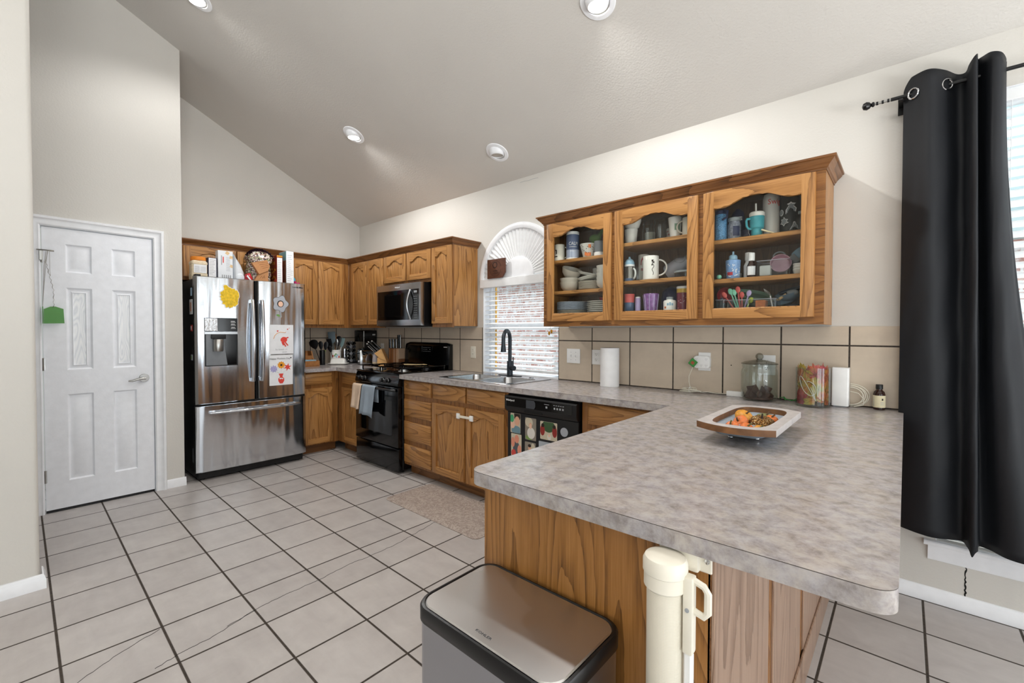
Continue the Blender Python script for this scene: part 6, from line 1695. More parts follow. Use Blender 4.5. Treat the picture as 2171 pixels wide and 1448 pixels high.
# ------------------------------------------------------------------ dishwasher photo magnets
DWF = 0.6125
PH = {'bg_room': '#8b8378', 'bg_dark': '#3a3733', 'bg_cream': '#c9bfa9', 'tee_grey': '#55595f', 'tee_white': '#dcd8d0', 'tee_teal': '#6f8f9b', 'cap_green': '#3f9a6b', 'xmas_green': '#3c5a38', 'xmas_red': '#8e2a25', 'skin_pink': '#d98f77', 'sky_grey': '#a9b0b8', 'toy_green': '#7f9b57'}
for k, c in PH.items(): rgb(k, c, 0.5)
def photo(label, x0, x1, z0, z1, bg, items):
    t = thing('photo_magnet', label, 'photo magnet', ((x0 + x1) / 2, -DWF, z0), group='photo magnets on the dishwasher door')
    b = MB(); b.prism(rrect(x0, x1, z0, z1, 0.005, 3), -DWF - 0.0002, -DWF - 0.002); b.build('print', bg, t)
    w, h = x1 - x0, z1 - z0
    for q, (nm, m, cx, cy, rx, ry) in enumerate(items):
        pts = [(min(max(x0 + w * cx + w * rx * math.cos(a), x0 + 0.001), x1 - 0.001), min(max(z0 + h * cy + h * ry * math.sin(a), z0 + 0.001), z1 - 0.001)) for a in [2 * PI * k / 18 for k in range(18)]]
        d = DWF + 0.002 + 0.00025 * q
        b = MB(); b.prism(pts, -d, -d - 0.0003); b.build(nm, m, t)
photo('photo of two heads, one in a green cap, top left on the dishwasher', 3.170, 3.262, 0.592, 0.730, 'bg_cream', [('background', 'bg_dark', .75, .95, .4, .25), ('shirt', 'tee_teal', .6, .12, .5, .25), ('hair', 'hair_dark', .68, .80, .30, .20), ('man_face', 'skin', .68, .62, .25, .24), ('child_face', 'skin_light', .22, .42, .24, .20), ('green_cap', 'cap_green', .16, .72, .20, .20)])
photo('photo of a baby in white, second magnet in the top row', 3.305, 3.402, 0.563, 0.715, 'bg_room', [('background', 'bg_cream', .35, .80, .35, .22), ('toys', 'toy_green', .35, .10, .32, .10), ('body', 'tee_white', .55, .32, .35, .26), ('hair', 'skin', .50, .66, .13, .13), ('face', 'skin_light', .50, .62, .12, .11)])
photo('wide photo with a dark green tree, third magnet in the top row', 3.437, 3.576, 0.588, 0.708, 'bg_cream', [('tree', 'xmas_green', .5, .80, .36, .38), ('left_figure', 'xmas_red', .14, .50, .14, .30), ('right_figure', 'xmas_red', .86, .50, .14, .30), ('left_head', 'hair_dark', .16, .78, .09, .11), ('right_head', 'hair_dark', .84, .78, .09, .11), ('baby', 'tee_white', .55, .18, .12, .16), ('baby_face', 'skin_light', .55, .26, .06, .08)])
photo('photo of faces close together, lower left on the dishwasher', 3.176, 3.272, 0.425, 0.586, 'bg_cream', [('shirt', 'tee_grey', .5, .35, .32, .35), ('man_face', 'skin_pink', .55, .78, .22, .18), ('woman_face', 'skin_pink', .18, .62, .18, .22), ('child_face', 'skin_pink', .82, .32, .20, .22), ('collar', 'mag_red', .25, .15, .22, .16)])
photo('photo of a man in grey, second magnet in the lower row', 3.303, 3.398, 0.425, 0.548, 'bg_room', [('window', 'bg_cream', .75, .72, .18, .25), ('shirt', 'tee_grey', .45, .25, .36, .32), ('face', 'skin', .45, .66, .14, .17), ('hair', 'hair_dark', .45, .80, .15, .09)])
photo('photo of a person in sunglasses, third magnet in the lower row', 3.425, 3.525, 0.440, 0.572, 'sky_grey', [('shirt', 'tee_grey', .5, .15, .38, .25), ('face', 'skin', .45, .55, .14, .20), ('hair', 'hair_dark', .45, .72, .16, .11), ('sunglasses', 'black_print', .45, .58, .14, .04)])
b = MB(); b.cyl((3.632, -DWF - 0.0002, 0.660), 0.029, -0.003, 28, 'y'); one('round_magnet', b, 'magnet_grey', 'plain grey round magnet at the right of the dishwasher door', 'magnet')

# ------------------------------------------------------------------ dish towels on the oven handle
def towel(label, u0, u1, zl, m, seed, back=0.14, lean=0.0):
    rr = random.Random(seed); n = 22; hc, hz, hr = SF + 0.043, 0.770, 0.0180
    path = [(hc - hr - 0.004, hz - back)] + [(hc - hr - 0.001, hz - back * .5)] + [(hc - hr * math.cos(PI * k / 8), hz + hr * math.sin(PI * k / 8)) for k in range(9)]
    nz_ = 9; path += [(hc + hr + 0.002 + 0.004 * k / nz_, hz - (hz - zl) * k / nz_) for k in range(1, nz_ + 1)]
    ph = rr.uniform(0, 6)
    b = MB(); rows = []
    L = len(path)
    for i, (d, z) in enumerate(path):
        dn = max(0, (i - 10) / (L - 11)); row = []
        for k in range(n + 1):
            f = k / n
            wv = 0.012 * dn * math.sin(f * 9.5 + ph) + 0.006 * dn * math.sin(f * 17 + ph * 2)
            u = u0 + (u1 - u0) * (f + 0.05 * math.sin(f * 6 + ph) * dn) + lean * dn
            zz = z - (0.016 * math.sin(f * 3.0 + ph) * dn)
            row.append((u, d + max(wv, -0.004) + (0.006 * dn), zz))
        rows.append(row)
    vs = [[b.v(u, -d, z) for u, d, z in row] for row in rows]
    for r0, r1 in zip(vs, vs[1:]):
        for k in range(n): b.f([r0[k], r0[k + 1], r1[k + 1], r1[k]])
    ob = one('dish_towel', b, m, label, 'dish towel', 'towels on the oven handle')
    md = ob.modifiers.new('cloth', 'SOLIDIFY'); md.thickness = 0.004; md.offset = 0
    return ob
rgb('towel_beige', '#dcc3ab', 0.95, bump=0.5, bscale=260); rgb('towel_grey', '#9aa7b4', 0.95, bump=0.5, bscale=260)
towel('folded beige towel hanging at the left of the oven handle', 1.135, 1.300, 0.555, 'towel_beige', 2, lean=-0.02)
towel('grey blue towel hanging right of the beige one', 1.315, 1.545, 0.490, 'towel_grey', 5, lean=-0.035)

# ------------------------------------------------------------------ rug
s = NT('rug_weave'); tc = s.n('ShaderNodeTexCoord')
a_ = s.noise(tc.outputs['Object'], 16, 5, 0.75, 3.0); c_ = s.noise(tc.outputs['Object'], 260, 2)
k_ = s.math('PINGPONG', s.math('MULTIPLY', a_, 9.0), 1.0)
s.put(s.b.inputs['Base Color'], s.ramp(s.math('ADD', s.math('MULTIPLY', k_, 0.55), s.math('MULTIPLY', c_, 0.45)), [(0.25, '#8e7f77'), (0.5, '#a3958c'), (0.8, '#bdb0a6')])); s.b.inputs['Roughness'].default_value = 0.9; s.bump(c_, 0.5, 0.002); M['rug_weave'] = s.m
b = MB(); rp = lambda o, z, r: [(x, y, z) for x, y in rrect(2.243 + o, 3.275 - o, -1.055 + o, -0.598 - o, r, 5)]
b.loft([rp(0, 0.0006, 0.045), rp(0.0, 0.004, 0.045), rp(0.022, 0.014, 0.035), rp(0.075, 0.016, 0.01), rp(0.082, 0.0145, 0.01), rp(0.090, 0.016, 0.01)])
one('kitchen_mat', b, 'rug_weave', 'beige cushioned kitchen mat in front of the sink cabinet', 'mat')

# ------------------------------------------------------------------ curtain and rod
CYR, CZR = -0.090, 2.437
rod = thing('curtain_rod', 'thin black curtain rod with a round finial above the tall window', 'curtain rod', (5.9, CYR, CZR))
b = MB(); b.tube([(5.185, CYR, CZR), (6.85, CYR, CZR)], 0.0085, 12); b.build('rod', 'black_satin', rod)
b = MB(); b.lathe([(0.006, 0), (0.012, 0.004), (0.012, 0.010), (0.007, 0.014), (0.015, 0.020), (0.020, 0.032), (0.015, 0.045), (0.004, 0.050)], (5.125, CYR, CZR), 18, 'x')
for v in b.bm.verts: v.co.x = 5.125 - (v.co.x - 5.125) + 0.0
b.build('finial', 'black_satin', rod)
b = MB(); b.tube([(5.120, CYR, CZR), (5.187, CYR, CZR)], 0.0062, 10); b.build('twisted_neck', 'nickel', rod)
b = MB()
for x in (5.134, 5.155, 5.176): b.tube([(x - 0.004, CYR, CZR), (x + 0.004, CYR, CZR)], 0.0085, 10)
b.build('neck_beads', 'black_satin', rod)
for x in (5.222, 6.78):
    b = MB(); b.box(x - 0.010, x + 0.010, CYR - 0.004, -0.0005, CZR - 0.020, CZR - 0.010, 0.001); b.box(x - 0.011, x + 0.011, -0.004, -0.0005, CZR - 0.055, CZR + 0.012, 0.001); b.box(x - 0.008, x + 0.008, CYR - 0.010, CYR + 0.010, CZR - 0.018, CZR - 0.008, 0.001); b.build('bracket', 'black_satin', rod)
def cat(P, t):
    n = len(P) - 1; x = min(max(t * n, 0), n - 1e-6); i = int(x); f = x - i
    p0, p1, p2, p3 = P[max(i - 1, 0)], P[i], P[i + 1], P[min(i + 2, n)]
    return [0.5 * ((2 * b_) + (-a_ + c_) * f + (2 * a_ - 5 * b_ + 4 * c_ - d_) * f * f + (-a_ + 3 * b_ - 3 * c_ + d_) * f ** 3) for a_, b_, c_, d_ in zip(p0, p1, p2, p3)]
TOPP = [(5.232, -.070), (5.245, -.080), (5.272, -.105), (5.320, -.138), (5.372, -.108), (5.412, -.062), (5.440, -.075), (5.447, -.140), (5.457, -.172), (5.468, -.168), (5.476, -.090), (5.488, -.100), (5.512, -.150), (5.540, -.152), (5.558, -.105), (5.562, -.066), (5.566, -.050)]
BOTP = [(5.236, -.070), (5.262, -.092), (5.310, -.120), (5.360, -.132), (5.410, -.110), (5.448, -.085), (5.466, -.095), (5.474, -.150), (5.486, -.172), (5.502, -.165), (5.512, -.095), (5.545, -.105), (5.590, -.165), (5.650, -.180), (5.720, -.135), (5.765, -.090), (5.790, -.080)]
NU, NV = 128, 60
cur = thing('curtain', 'long black blackout curtain with chrome grommets at the dining window', 'curtain', (5.45, -0.1, 0.345))
b = MB(); grid = []
for j in range(NV + 1):
    f = j / NV; z0_ = 2.497 - (2.497 - 0.345) * f; row = []
    for i in range(NU + 1):
        u = i / NU; a_, c_ = cat(TOPP, u), cat(BOTP, u); e = f ** (0.85 + 1.15 * min(max((u - 0.55) / 0.2, 0), 1))
        x = a_[0] + (c_[0] - a_[0]) * e; y = a_[1] + (c_[1] - a_[1]) * e
        y += 0.0035 * math.sin(9 * f + 14 * u) * math.sin(PI * f) + 0.002 * math.sin(31 * f + 40 * u) * math.sin(PI * f)
        zz = z0_ + (0.020 * math.sin(u * 12.0) * (1 - f) ** 8) - (0.035 * max(0, 1 - u / 0.10) * (1 - f) ** 10) + (0.014 * (1 - u) * f ** 6) - 0.03 * f ** 8 * math.exp(-((u - 0.5) / 0.03) ** 2)
        row.append(b.v(x, y, zz))
    grid.append(row)
for r0, r1 in zip(grid, grid[1:]):
    for k in range(NU): b.f([r0[k], r0[k + 1], r1[k + 1], r1[k]])
rgb('curtain_black', '#11141a', 0.62, bump=0.08, bscale=700, vary=0.06)
ob = b.build('cloth', 'curtain_black', cur, sharp=180)
md = ob.modifiers.new('cloth', 'SOLIDIFY'); md.thickness = 0.003; md.offset = 0
for x, y, nx, ny in ((5.268, -0.103, -0.55, -0.83), (5.379, -0.103, 0.6, -0.8)):
    d = Vector((nx, ny, 0)).normalized(); w = Vector((-d.y, d.x, 0))
    b = MB(); b.tube([tuple(Vector((x, y, CZR - 0.004)) + d * 0.004 + w * 0.021 * math.cos(a) + Vector((0, 0, 0.023 * math.sin(a)))) for a in [2 * PI * k / 26 for k in range(26)]], 0.004, 8, True); b.build('grommet', 'chrome', cur)

# ------------------------------------------------------------------ trash can
tc_ = thing('trash_can', 'rectangular stainless trash can with a black rim at the peninsula end', 'trash can', (4.593, -2.19, 0))
TX0, TX1, TY0, TY1, TZ = 4.382, 4.806, -2.312, -2.056, 0.660
def can(o, z, r=0.045, bow=0.016):
    base = rrect(TX0 + o, TX1 - o, TY0 + o, TY1 - o, r, 7)
    return [(x, y - (bow * (1 - (2 * (x - TX0) / (TX1 - TX0) - 1) ** 2) if y < (TY0 + TY1) / 2 else 0), z) for x, y in base]
b = MB(); b.loft([can(0.006, 0.03), can(0.004, 0.06), can(0.003, TZ - 0.036)]); b.build('body', 'can_steel', tc_)
b = MB(); b.loft([can(0.006, 0.0), can(0.002, 0.004), can(0.002, 0.032), can(0.006, 0.034)]); b.build('base_ring', 'black_plastic', tc_)
b = MB(); b.loft([can(0.002, TZ - 0.037), can(0.0, TZ - 0.034), can(0.0, TZ - 0.006), can(0.003, TZ - 0.001), can(0.008, TZ), can(0.011, TZ - 0.003), can(0.013, TZ - 0.008)], True, True, True); b.build('rim', 'black_satin', tc_)
b = MB(); b.loft([can(0.0125, TZ - 0.007, 0.036), can(0.012, TZ - 0.002, 0.036), can(0.015, TZ + 0.0005, 0.034)]); lid = b.build('lid', 'lid_steel', tc_)
text_obj('brand_lettering', 'KOHLER', 0.0092, (4.595, -2.286, TZ + 0.0007), (0, 0, 0), 'smoke_grey', lid, 0.0002, sx=1.35)
b = MB(); b.box(4.55, 4.64, TY0 - 0.055, TY0 - 0.012, 0.008, 0.02, 0.004); b.build('pedal', 'can_steel', tc_)

# ------------------------------------------------------------------ retractable baby gate
s = NT('gate_mesh'); tc = s.n('ShaderNodeTexCoord'); sp = s.n('ShaderNodeSeparateXYZ', {0: tc.outputs['Object']})
ang = s.math('ARCTAN2', sp.outputs[1], sp.outputs[0])
gx = s.math('PINGPONG', s.math('MULTIPLY', ang, 46.0), 1.0); gz = s.math('PINGPONG', s.math('MULTIPLY', sp.outputs[2], 700.0), 1.0)
g_ = s.math('MULTIPLY', gx, gz)
s.put(s.b.inputs['Base Color'], s.ramp(g_, [(0.0, '#d6cdb9'), (0.35, '#e8e2d3')])); s.b.inputs['Roughness'].default_value = 0.6; s.bump(g_, 0.4, 0.001); M['gate_mesh'] = s.m
GX, GY = 4.912, -2.1015
bg = thing('baby_gate', 'cream rolled-up retractable baby gate fixed to the peninsula end panel', 'baby gate', (GX, GY, 0))
b = MB(); b.lathe([(0.034, 0.03), (0.0345, 0.032), (0.0345, 0.812), (0.034, 0.814)], (GX, GY, 0), 40); b.build('mesh_roll', 'gate_mesh', bg)
b = MB(); b.lathe([(0.0365, 0.0), (0.040, 0.004), (0.040, 0.030), (0.042, 0.032), (0.042, 0.052), (0.038, 0.060), (0.026, 0.0635), (0.001, 0.064)], (GX, GY, 0.808), 40); b.build('end_cap', 'almond_plastic', bg)
b = MB(); b.lathe([(0.042, 0.0), (0.042, 0.03), (0.036, 0.034)], (GX, GY, 0.0), 32); b.build('bottom_cap', 'almond_plastic', bg)
b = MB(); b.box(4.884, 4.962, -2.066, -2.0455, 0.836, 0.874, 0.004, 2); br_ = b.build('wall_bracket', 'almond_plastic', bg)
b = MB(); b.box(4.940, 4.983, -2.0505, -2.0455, 0.834, 0.874, 0.002); b.build('bracket_tab', 'almond_plastic', br_)
b = MB(); b.lathe([(0.005, 0.0), (0.005, -0.002), (0.0015, -0.003)], (4.974, -2.0506, 0.858), 14, 'y'); b.build('screw', 'chrome', br_)
b = MB(); b.box(4.949, 4.968, -2.112, -2.088, 0.700, 0.846, 0.005, 2); hb = b.build('handle_post', 'almond_plastic', bg)
b = MB(); b.tube([(4.964, -2.100, 0.840), (4.985, -2.100, 0.834), (4.992, -2.100, 0.824), (4.992, -2.100, 0.788), (4.985, -2.100, 0.778), (4.964, -2.100, 0.783)], 0.0055, 8, flat=1.3); b.build('handle_loop', 'almond_plastic', hb)
b = MB(); b.lathe([(0.004, 0.0), (0.004, -0.0015), (0.001, -0.002)], (4.9585, -2.1122, 0.785), 12, 'y'); b.build('screw', 'grey_print', hb)
b = MB(); b.box(4.9505, 4.966, -2.108, -2.092, 0.02, 0.700, 0.003); b.build('slide_bar', 'white_plastic', bg)
# ------------------------------------------------------------------ contents of the glass cabinet
def Zs(bay, lev):
    return (GFLOOR if lev == 0 else SH[bay][lev - 1]) + 0.0006
rgb('stoneware', '#bdb6a9', 0.35); rgb('pale_ceramic', '#d5d3cc', 0.25); rgb('cream_mug', '#dcd6c8', 0.25); rgb('calm_blue', '#5c6988', 0.4); rgb('calm_fade', '#a9b2c6', 0.4)
rgb('frog_green', '#6f9a4a', 0.4); rgb('grey_cup', '#85898f', 0.4); rgb('blue_band', '#7f9cb4', 0.3); rgb('speckle_blue', '#b3bcc9', 0.35, vary=0.4, vscale=240); rgb('dish_red', '#a8323c', 0.4)
rgb('navy', '#232c4d', 0.35); rgb('teal', '#3f97a3', 0.35); rgb('swig_white', '#d8d5cf', 0.35); rgb('tumbler_black', '#1c1f20', 0.35); rgb('glitter_blue', '#5f90b8', 0.25, vary=0.6, vscale=220)
rgb('maroon', '#6f2436', 0.3); rgb('mustard', '#c5a245', 0.4); rgb('slate_blue', '#4a5f7d', 0.3); rgb('coral', '#c95a55', 0.4); rgb('lavender', '#b4a3cc', 0.4); rgb('purple_cup', '#8a5f9c', 0.15, vary=0.3, vscale=50)
rgb('sippy_blue', '#7ea3d3', 0.35, vary=0.15, vscale=50); rgb('baby_blue', '#8fb3c9', 0.4); rgb('pink_silicone', '#bd97a6', 0.5); rgb('sage_plate', '#7f9f87', 0.5); rgb('grey_silicone', '#8f9699', 0.55); rgb('mint', '#7fc4a8', 0.45); rgb('lime', '#a9b94a', 0.45)
rgb('bowl_steel_blue', '#7d97aa', 0.45); rgb('dark_slate', '#3a4450', 0.5); rgb('gunmetal', '#8a8782', 0.25, 0.8)

def turned(name, label, cat, x, y, z, prof, m, group=None, part='body', seg=28, cap1=True):
    t = thing(name, label, cat, (x, y, z), group=group)
    b = MB(); b.lathe(prof, (x, y, z), seg, 'z', True, cap1); b.build(part, m, t)
    return t
def hollow(r0, r1, h, w=0.003):
    return [(r0 * 0.9, 0), (r0, 0.003), (r1, h - 0.002), (r1 - w * 0.4, h), (r1 - w, h - 0.002), (r0 - w, 0.006), (0.001, 0.006)]
def handle(t, x, y, z, r, h, ang, m, size=0.022, th=0.005):
    d = Vector((math.cos(ang), math.sin(ang), 0)); c = Vector((x, y, z)) + d * (r - 0.003)
    b = MB(); b.tube([tuple(c + d * (size * 1.25 * math.sin(q)) + Vector((0, 0, h * 0.52 + h * 0.33 * math.cos(q)))) for q in [PI * k / 12 for k in range(13)]], th, 8); b.build('handle', m, t)
def mug(label, x, y, z, r, h, m, ang=None, group='mugs in the glass cabinet', size=0.024, r0=None):
    t = turned('mug', label, 'mug', x, y, z, hollow(r0 or r, r, h), m, group, cap1=False)
    if ang is not None: handle(t, x, y, z, r, h, ang, m, size)
    return t
RIGHT = 0.15      # direction of the picture's right hand side, along the shelf
# --- bay one, top shelf
z = Zs(0, 2)
t = mug('cream mug with a black printed emblem at the left end of the first bay', 3.318, -0.235, z, 0.040, 0.122, 'cream_mug', R(20))
b = MB(); f_ = face(3.318, -.235) - 0.75
decal(b, (3.318, -0.235), 0.0402, f_, 0.20, z + 0.075, z + 0.082, n=5); decal(b, (3.318, -0.235), 0.0402, f_ + 0.15, 0.10, z + 0.05, z + 0.077, n=5); decal(b, (3.318, -0.235), 0.0402, f_, 0.35, z + 0.028, z + 0.036, n=5); b.build('emblem', 'hair_dark', t)
t = turned('supplement_tub', 'tall blue and white tub lettered CALM', 'tub', 3.428, -0.225, z, [(0.045, 0), (0.047, 0.003), (0.047, 0.178), (0.044, 0.180)], 'calm_blue')
b = MB(); b.cyl((3.428, -0.225, z + 0.1805), 0.0475, 0.022, 30, 'z', 0.003); b.build('lid', 'white_plastic', t)
f_ = face(3.428, -.225)
b = MB(); decal(b, (3.428, -0.225), 0.0472, f_, 1.7, z + 0.008, z + 0.070); b.build('pale_label', 'calm_fade', t)
b = MB(); decal(b, (3.428, -0.225), 0.0473, f_, 1.7, z + 0.0, z + 0.012); b.build('white_base', 'white_plastic', t)
def cyl_text(name, txt, size, x, y, z, r, ang, m, parent, sx=1.0):
    o = text_obj(name, txt, size, (0, 0, 0), ON_SINK, m, None, 0.0003, sx=sx)
    for v in o.data.vertices:
        u, w = v.co.x, v.co.z
        a = ang + u / r; rad = r + 0.0006 - v.co.y
        v.co = Vector((x + rad * math.cos(a), y + rad * math.sin(a), z + w)) - _org[parent.name]
    o.parent = parent; return o
cyl_text('lettering', 'CALM', 0.034, 3.428, -0.225, z + 0.112, 0.0472, f_ + 0.12, 'white_print', t, 0.8)
b = MB(); decal(b, (3.428, -0.225), 0.0475, f_ + 0.05, 0.6, z + 0.088, z + 0.091); decal(b, (3.428, -0.225), 0.0475, f_, 0.45, z + 0.058, z + 0.061); b.build('printing', 'white_print', t)
t = turned('patterned_bowl', 'white bowl with orange and black confetti pattern', 'bowl', 3.562, -0.225, z, hollow(0.036, 0.060, 0.098), 'pale_ceramic', cap1=False)
f_ = face(3.562, -.225); b = MB()
for da, dz_ in ((0.15, 0.072), (-0.45, 0.020), (0.25, 0.018), (-0.1, 0.016)): decal(b, (3.562, -0.225), 0.0366 + dz_ * 0.245 + 0.003, f_ + da, 0.17, z + dz_ - 0.008, z + dz_ + 0.016, n=6)
b.build('orange_motif', 'pump_orange', t)
b = MB(); rr = random.Random(9)
for k in range(16):
    dz_ = rr.uniform(0.03, 0.088); decal(b, (3.562, -0.225), 0.0366 + dz_ * 0.245 + 0.0022, f_ + rr.uniform(-1.1, 1.1), 0.06, z + dz_, z + dz_ + 0.004, n=3)
b.build('black_motif', 'hair_dark', t)
b = MB(); b.ell((3.535, -0.090, z + 0.165), 0.048, 0.035, 0.030, 18, 10); b.tube([(3.565, -0.09, z + 0.175), (3.585, -0.085, z + 0.205), (3.60, -0.085, z + 0.235)], [0.018, 0.012, 0.008], 10); b.lathe([(0.030, 0), (0.030, 0.14)], (3.535, -0.09, z), 18)
one('green_pitcher', b, 'frog_green', 'small green spouted jug behind the confetti bowl', 'jug')
t = turned('sippy_cup', 'grey cup at the right end of the first bay top shelf', 'cup', 3.655, -0.235, z, hollow(0.030, 0.034, 0.105), 'grey_cup', cap1=False)
b = MB(); b.lathe([(0.0335, 0), (0.036, 0.002), (0.036, 0.026), (0.0335, 0.028)], (3.655, -0.235, z), 22); b.build('white_foot', 'white_plastic', t)
# --- bay one, middle shelf
z = Zs(0, 1)
def bowlp(r, h): return [(r * 0.55, 0), (r * 0.6, 0.004), (r * 0.9, h * 0.45), (r, h), (r - 0.004, h), (r * 0.86, h * 0.5), (r * 0.5, 0.008), (0.001, 0.008)]
for k, dz_ in enumerate((0.0, 0.030)):
    turned('cereal_bowl', ['grey stoneware bowl at the bottom of the left bowl stack', 'grey stoneware bowl second in the left bowl stack'][k], 'bowl', 3.385, -0.195, z + dz_, bowlp(0.075, 0.068), 'stoneware', 'grey stoneware bowls', cap1=False)
t = thing('cereal_bowl', 'grey stoneware bowl tilted on top of the left bowl stack', 'bowl', (3.385, -0.195, z + 0.104), group='grey stoneware bowls', rot=(R(8), R(24), 0))
b = MB(); b.lathe(bowlp(0.075, 0.068), (0, 0, 0), 28, 'z', True, False); b.build('body', 'stoneware', t, True)
def platep(r, h=0.012): return [(r * 0.6, 0), (r * 0.66, 0.002), (r, h), (r, h + 0.0025), (r * 0.65, 0.0055), (0.001, 0.005)]
for k in range(8):
    turned('side_plate', f'grey stoneware plate, {["lowest", "second", "third", "fourth", "fifth", "sixth", "seventh", "topmost"][k]} of the stack beside the grey bowls', 'plate', 3.545, -0.165, z + 0.0072 * k, platep(0.088), 'stoneware', 'stacked grey plates', seg=32, cap1=False)
for lab, dx, tl, dz_ in (('white oval dish tipped on the grey plate stack', 0.0, R(-9), 0.082), ('white oval dish lying on top of the tipped dish', -0.012, R(14), 0.114)):
    t = thing('oval_dish', lab, 'dish', (3.535 + dx, -0.175, z + dz_), rot=(0, tl, 0))
    b = MB(); b.loft([[(f * 0.092 * math.cos(a), f * 0.06 * math.sin(a), h) for a in [2 * PI * k / 28 for k in range(28)]] for f, h in ((0.7, 0), (1.0, 0.016), (1.0, 0.019), (0.72, 0.004))]); b.build('body', 'pale_ceramic', t, True)
t = turned('ramekin', 'white cup with a blue lower band behind the oval dishes', 'cup', 3.560, -0.070, z + 0.094, hollow(0.046, 0.050, 0.075), 'pale_ceramic', cap1=False)
b = MB(); b.lathe([(0.0465, 0.002), (0.0485, 0.035)], (3.56, -0.07, z + 0.094), 28, 'z', False, False); b.build('blue_band', 'blue_band', t)
turned('ramekin', 'upturned white bowl carrying the blue banded cup', 'bowl', 3.560, -0.068, z, [(0.05, 0), (0.045, 0.05), (0.040, 0.0935)], 'pale_ceramic')
for k in range(5):
    turned('cereal_bowl', f'white bowl, {["lowest", "second", "middle", "fourth", "topmost"][k]} of the stack at the right of the first bay', 'bowl', 3.700, -0.215, z + 0.026 * k, bowlp(0.068, 0.056), 'pale_ceramic', 'stacked white bowls', cap1=False)
# --- bay one, bottom
z = Zs(0, 0)
for k in range(4):
    turned('dinner_plate', f'pale plate, {["lowest", "second", "third", "fourth"][k]} under the speckled blue plates', 'plate', 3.392, -0.165, z + 0.008 * k, platep(0.118, 0.010), 'stoneware', 'large plates at the left of the cabinet floor', seg=36, cap1=False)
for k in range(7):
    turned('dinner_plate', f'speckled blue rimmed plate, {["lowest", "second", "third", "fourth", "fifth", "sixth", "topmost"][k]} of seven', 'plate', 3.392, -0.165, z + 0.034 + 0.0085 * k, platep(0.120, 0.011), 'speckle_blue', 'large plates at the left of the cabinet floor', seg=36, cap1=False)
for k in range(7):
    turned('dinner_plate', f'white plate, {["lowest", "second", "third", "fourth", "fifth", "sixth", "topmost"][k]} of the stack at the right of the first bay floor', 'plate', 3.640, -0.170, z + 0.0135 * k, platep(0.104, 0.012), 'pale_ceramic', 'white plates at the right of the first bay', seg=36, cap1=False)
b = MB(); b.loft([[(3.66 + f * 0.06 * math.cos(a), -0.13 + f * 0.05 * math.sin(a), z + 0.101 + h) for a in [2 * PI * k / 24 for k in range(24)]] for f, h in ((0.8, 0), (1, 0.02), (1, 0.024), (0.8, 0.006))]); one('small_dish', b, 'dish_red', 'small red dish on top of the white plate stack', 'dish')
# --- bay two, top shelf
z = Zs(1, 2)
t = turned('cup', 'plain white tapered cup under the upturned bowl', 'cup', 3.885, -0.215, z, hollow(0.034, 0.043, 0.098), 'pale_ceramic', cap1=False)
turned('cereal_bowl', 'white bowl standing on the tapered cup, top left of the middle bay', 'bowl', 3.893, -0.215, z + 0.0985, [(0.03, 0), (0.044, 0.012), (0.056, 0.045), (0.058, 0.07), (0.054, 0.07), (0.04, 0.014), (0.001, 0.012)], 'pale_ceramic', cap1=False)
for x, h, r, lab in ((3.992, 0.130, 0.036, 'shorter clear glass jar left of the taller one'), (4.075, 0.146, 0.044, 'taller clear glass jar in the middle of the top shelf')):
    t = thing('glass_jar', lab, 'jar', (x, -0.195, z)); b = MB()
    b.lathe([(r * .85, 0), (r, 0.004), (r, h * .62), (r * 0.78, h * .78), (r * .78, h * .82), (r * .86, h * .84), (r * .86, h), (r * .80, h)], (x, -0.195, z), 28, 'z', True, False); b.build('glass_body', 'jar_glass', t)
    b = MB(); b.tube([(x + r * 0.86 * math.cos(a), -0.195 + r * 0.86 * math.sin(a), z + h * 0.9) for a in [2 * PI * k / 28 for k in range(28)]], 0.003, 6, True); b.build('rim', 'jar_glass', t)
turned('ramekin', 'small pale cup behind the shorter glass jar', 'cup', 3.965, -0.10, z, hollow(0.030, 0.034, 0.085), 'stoneware', cap1=False)
t = turned('drinking_glass', 'red patterned glass behind the taller jar', 'glass', 4.115, -0.095, z, hollow(0.036, 0.040, 0.090), 'pale_ceramic', cap1=False)
b = MB()
for k in range(7):
    for q in range(3): decal(b, (4.115, -0.095), 0.0385, face(4.115, -.095) - 1.2 + 0.4 * k + 0.2 * (q % 2), 0.08, z + 0.02 + 0.022 * q, z + 0.032 + 0.022 * q, n=3)
b.build('red_pattern', 'dish_red', t)
t = turned('cup', 'white tapered cup with a round badge at the right of the top shelf', 'cup', 4.180, -0.215, z, hollow(0.030, 0.042, 0.128), 'white_ceramic', cap1=False)
f_ = face(4.18, -.215); b = MB(); decal(b, (4.18, -0.215), 0.0372, f_ + 0.35, 0.45, z + 0.045, z + 0.085); b.build('badge', 'sage_plate', t)
mug('cream mug with its handle to the left at the right end of the top shelf', 4.272, -0.235, z, 0.038, 0.108, 'cream_mug', R(200), size=0.026)
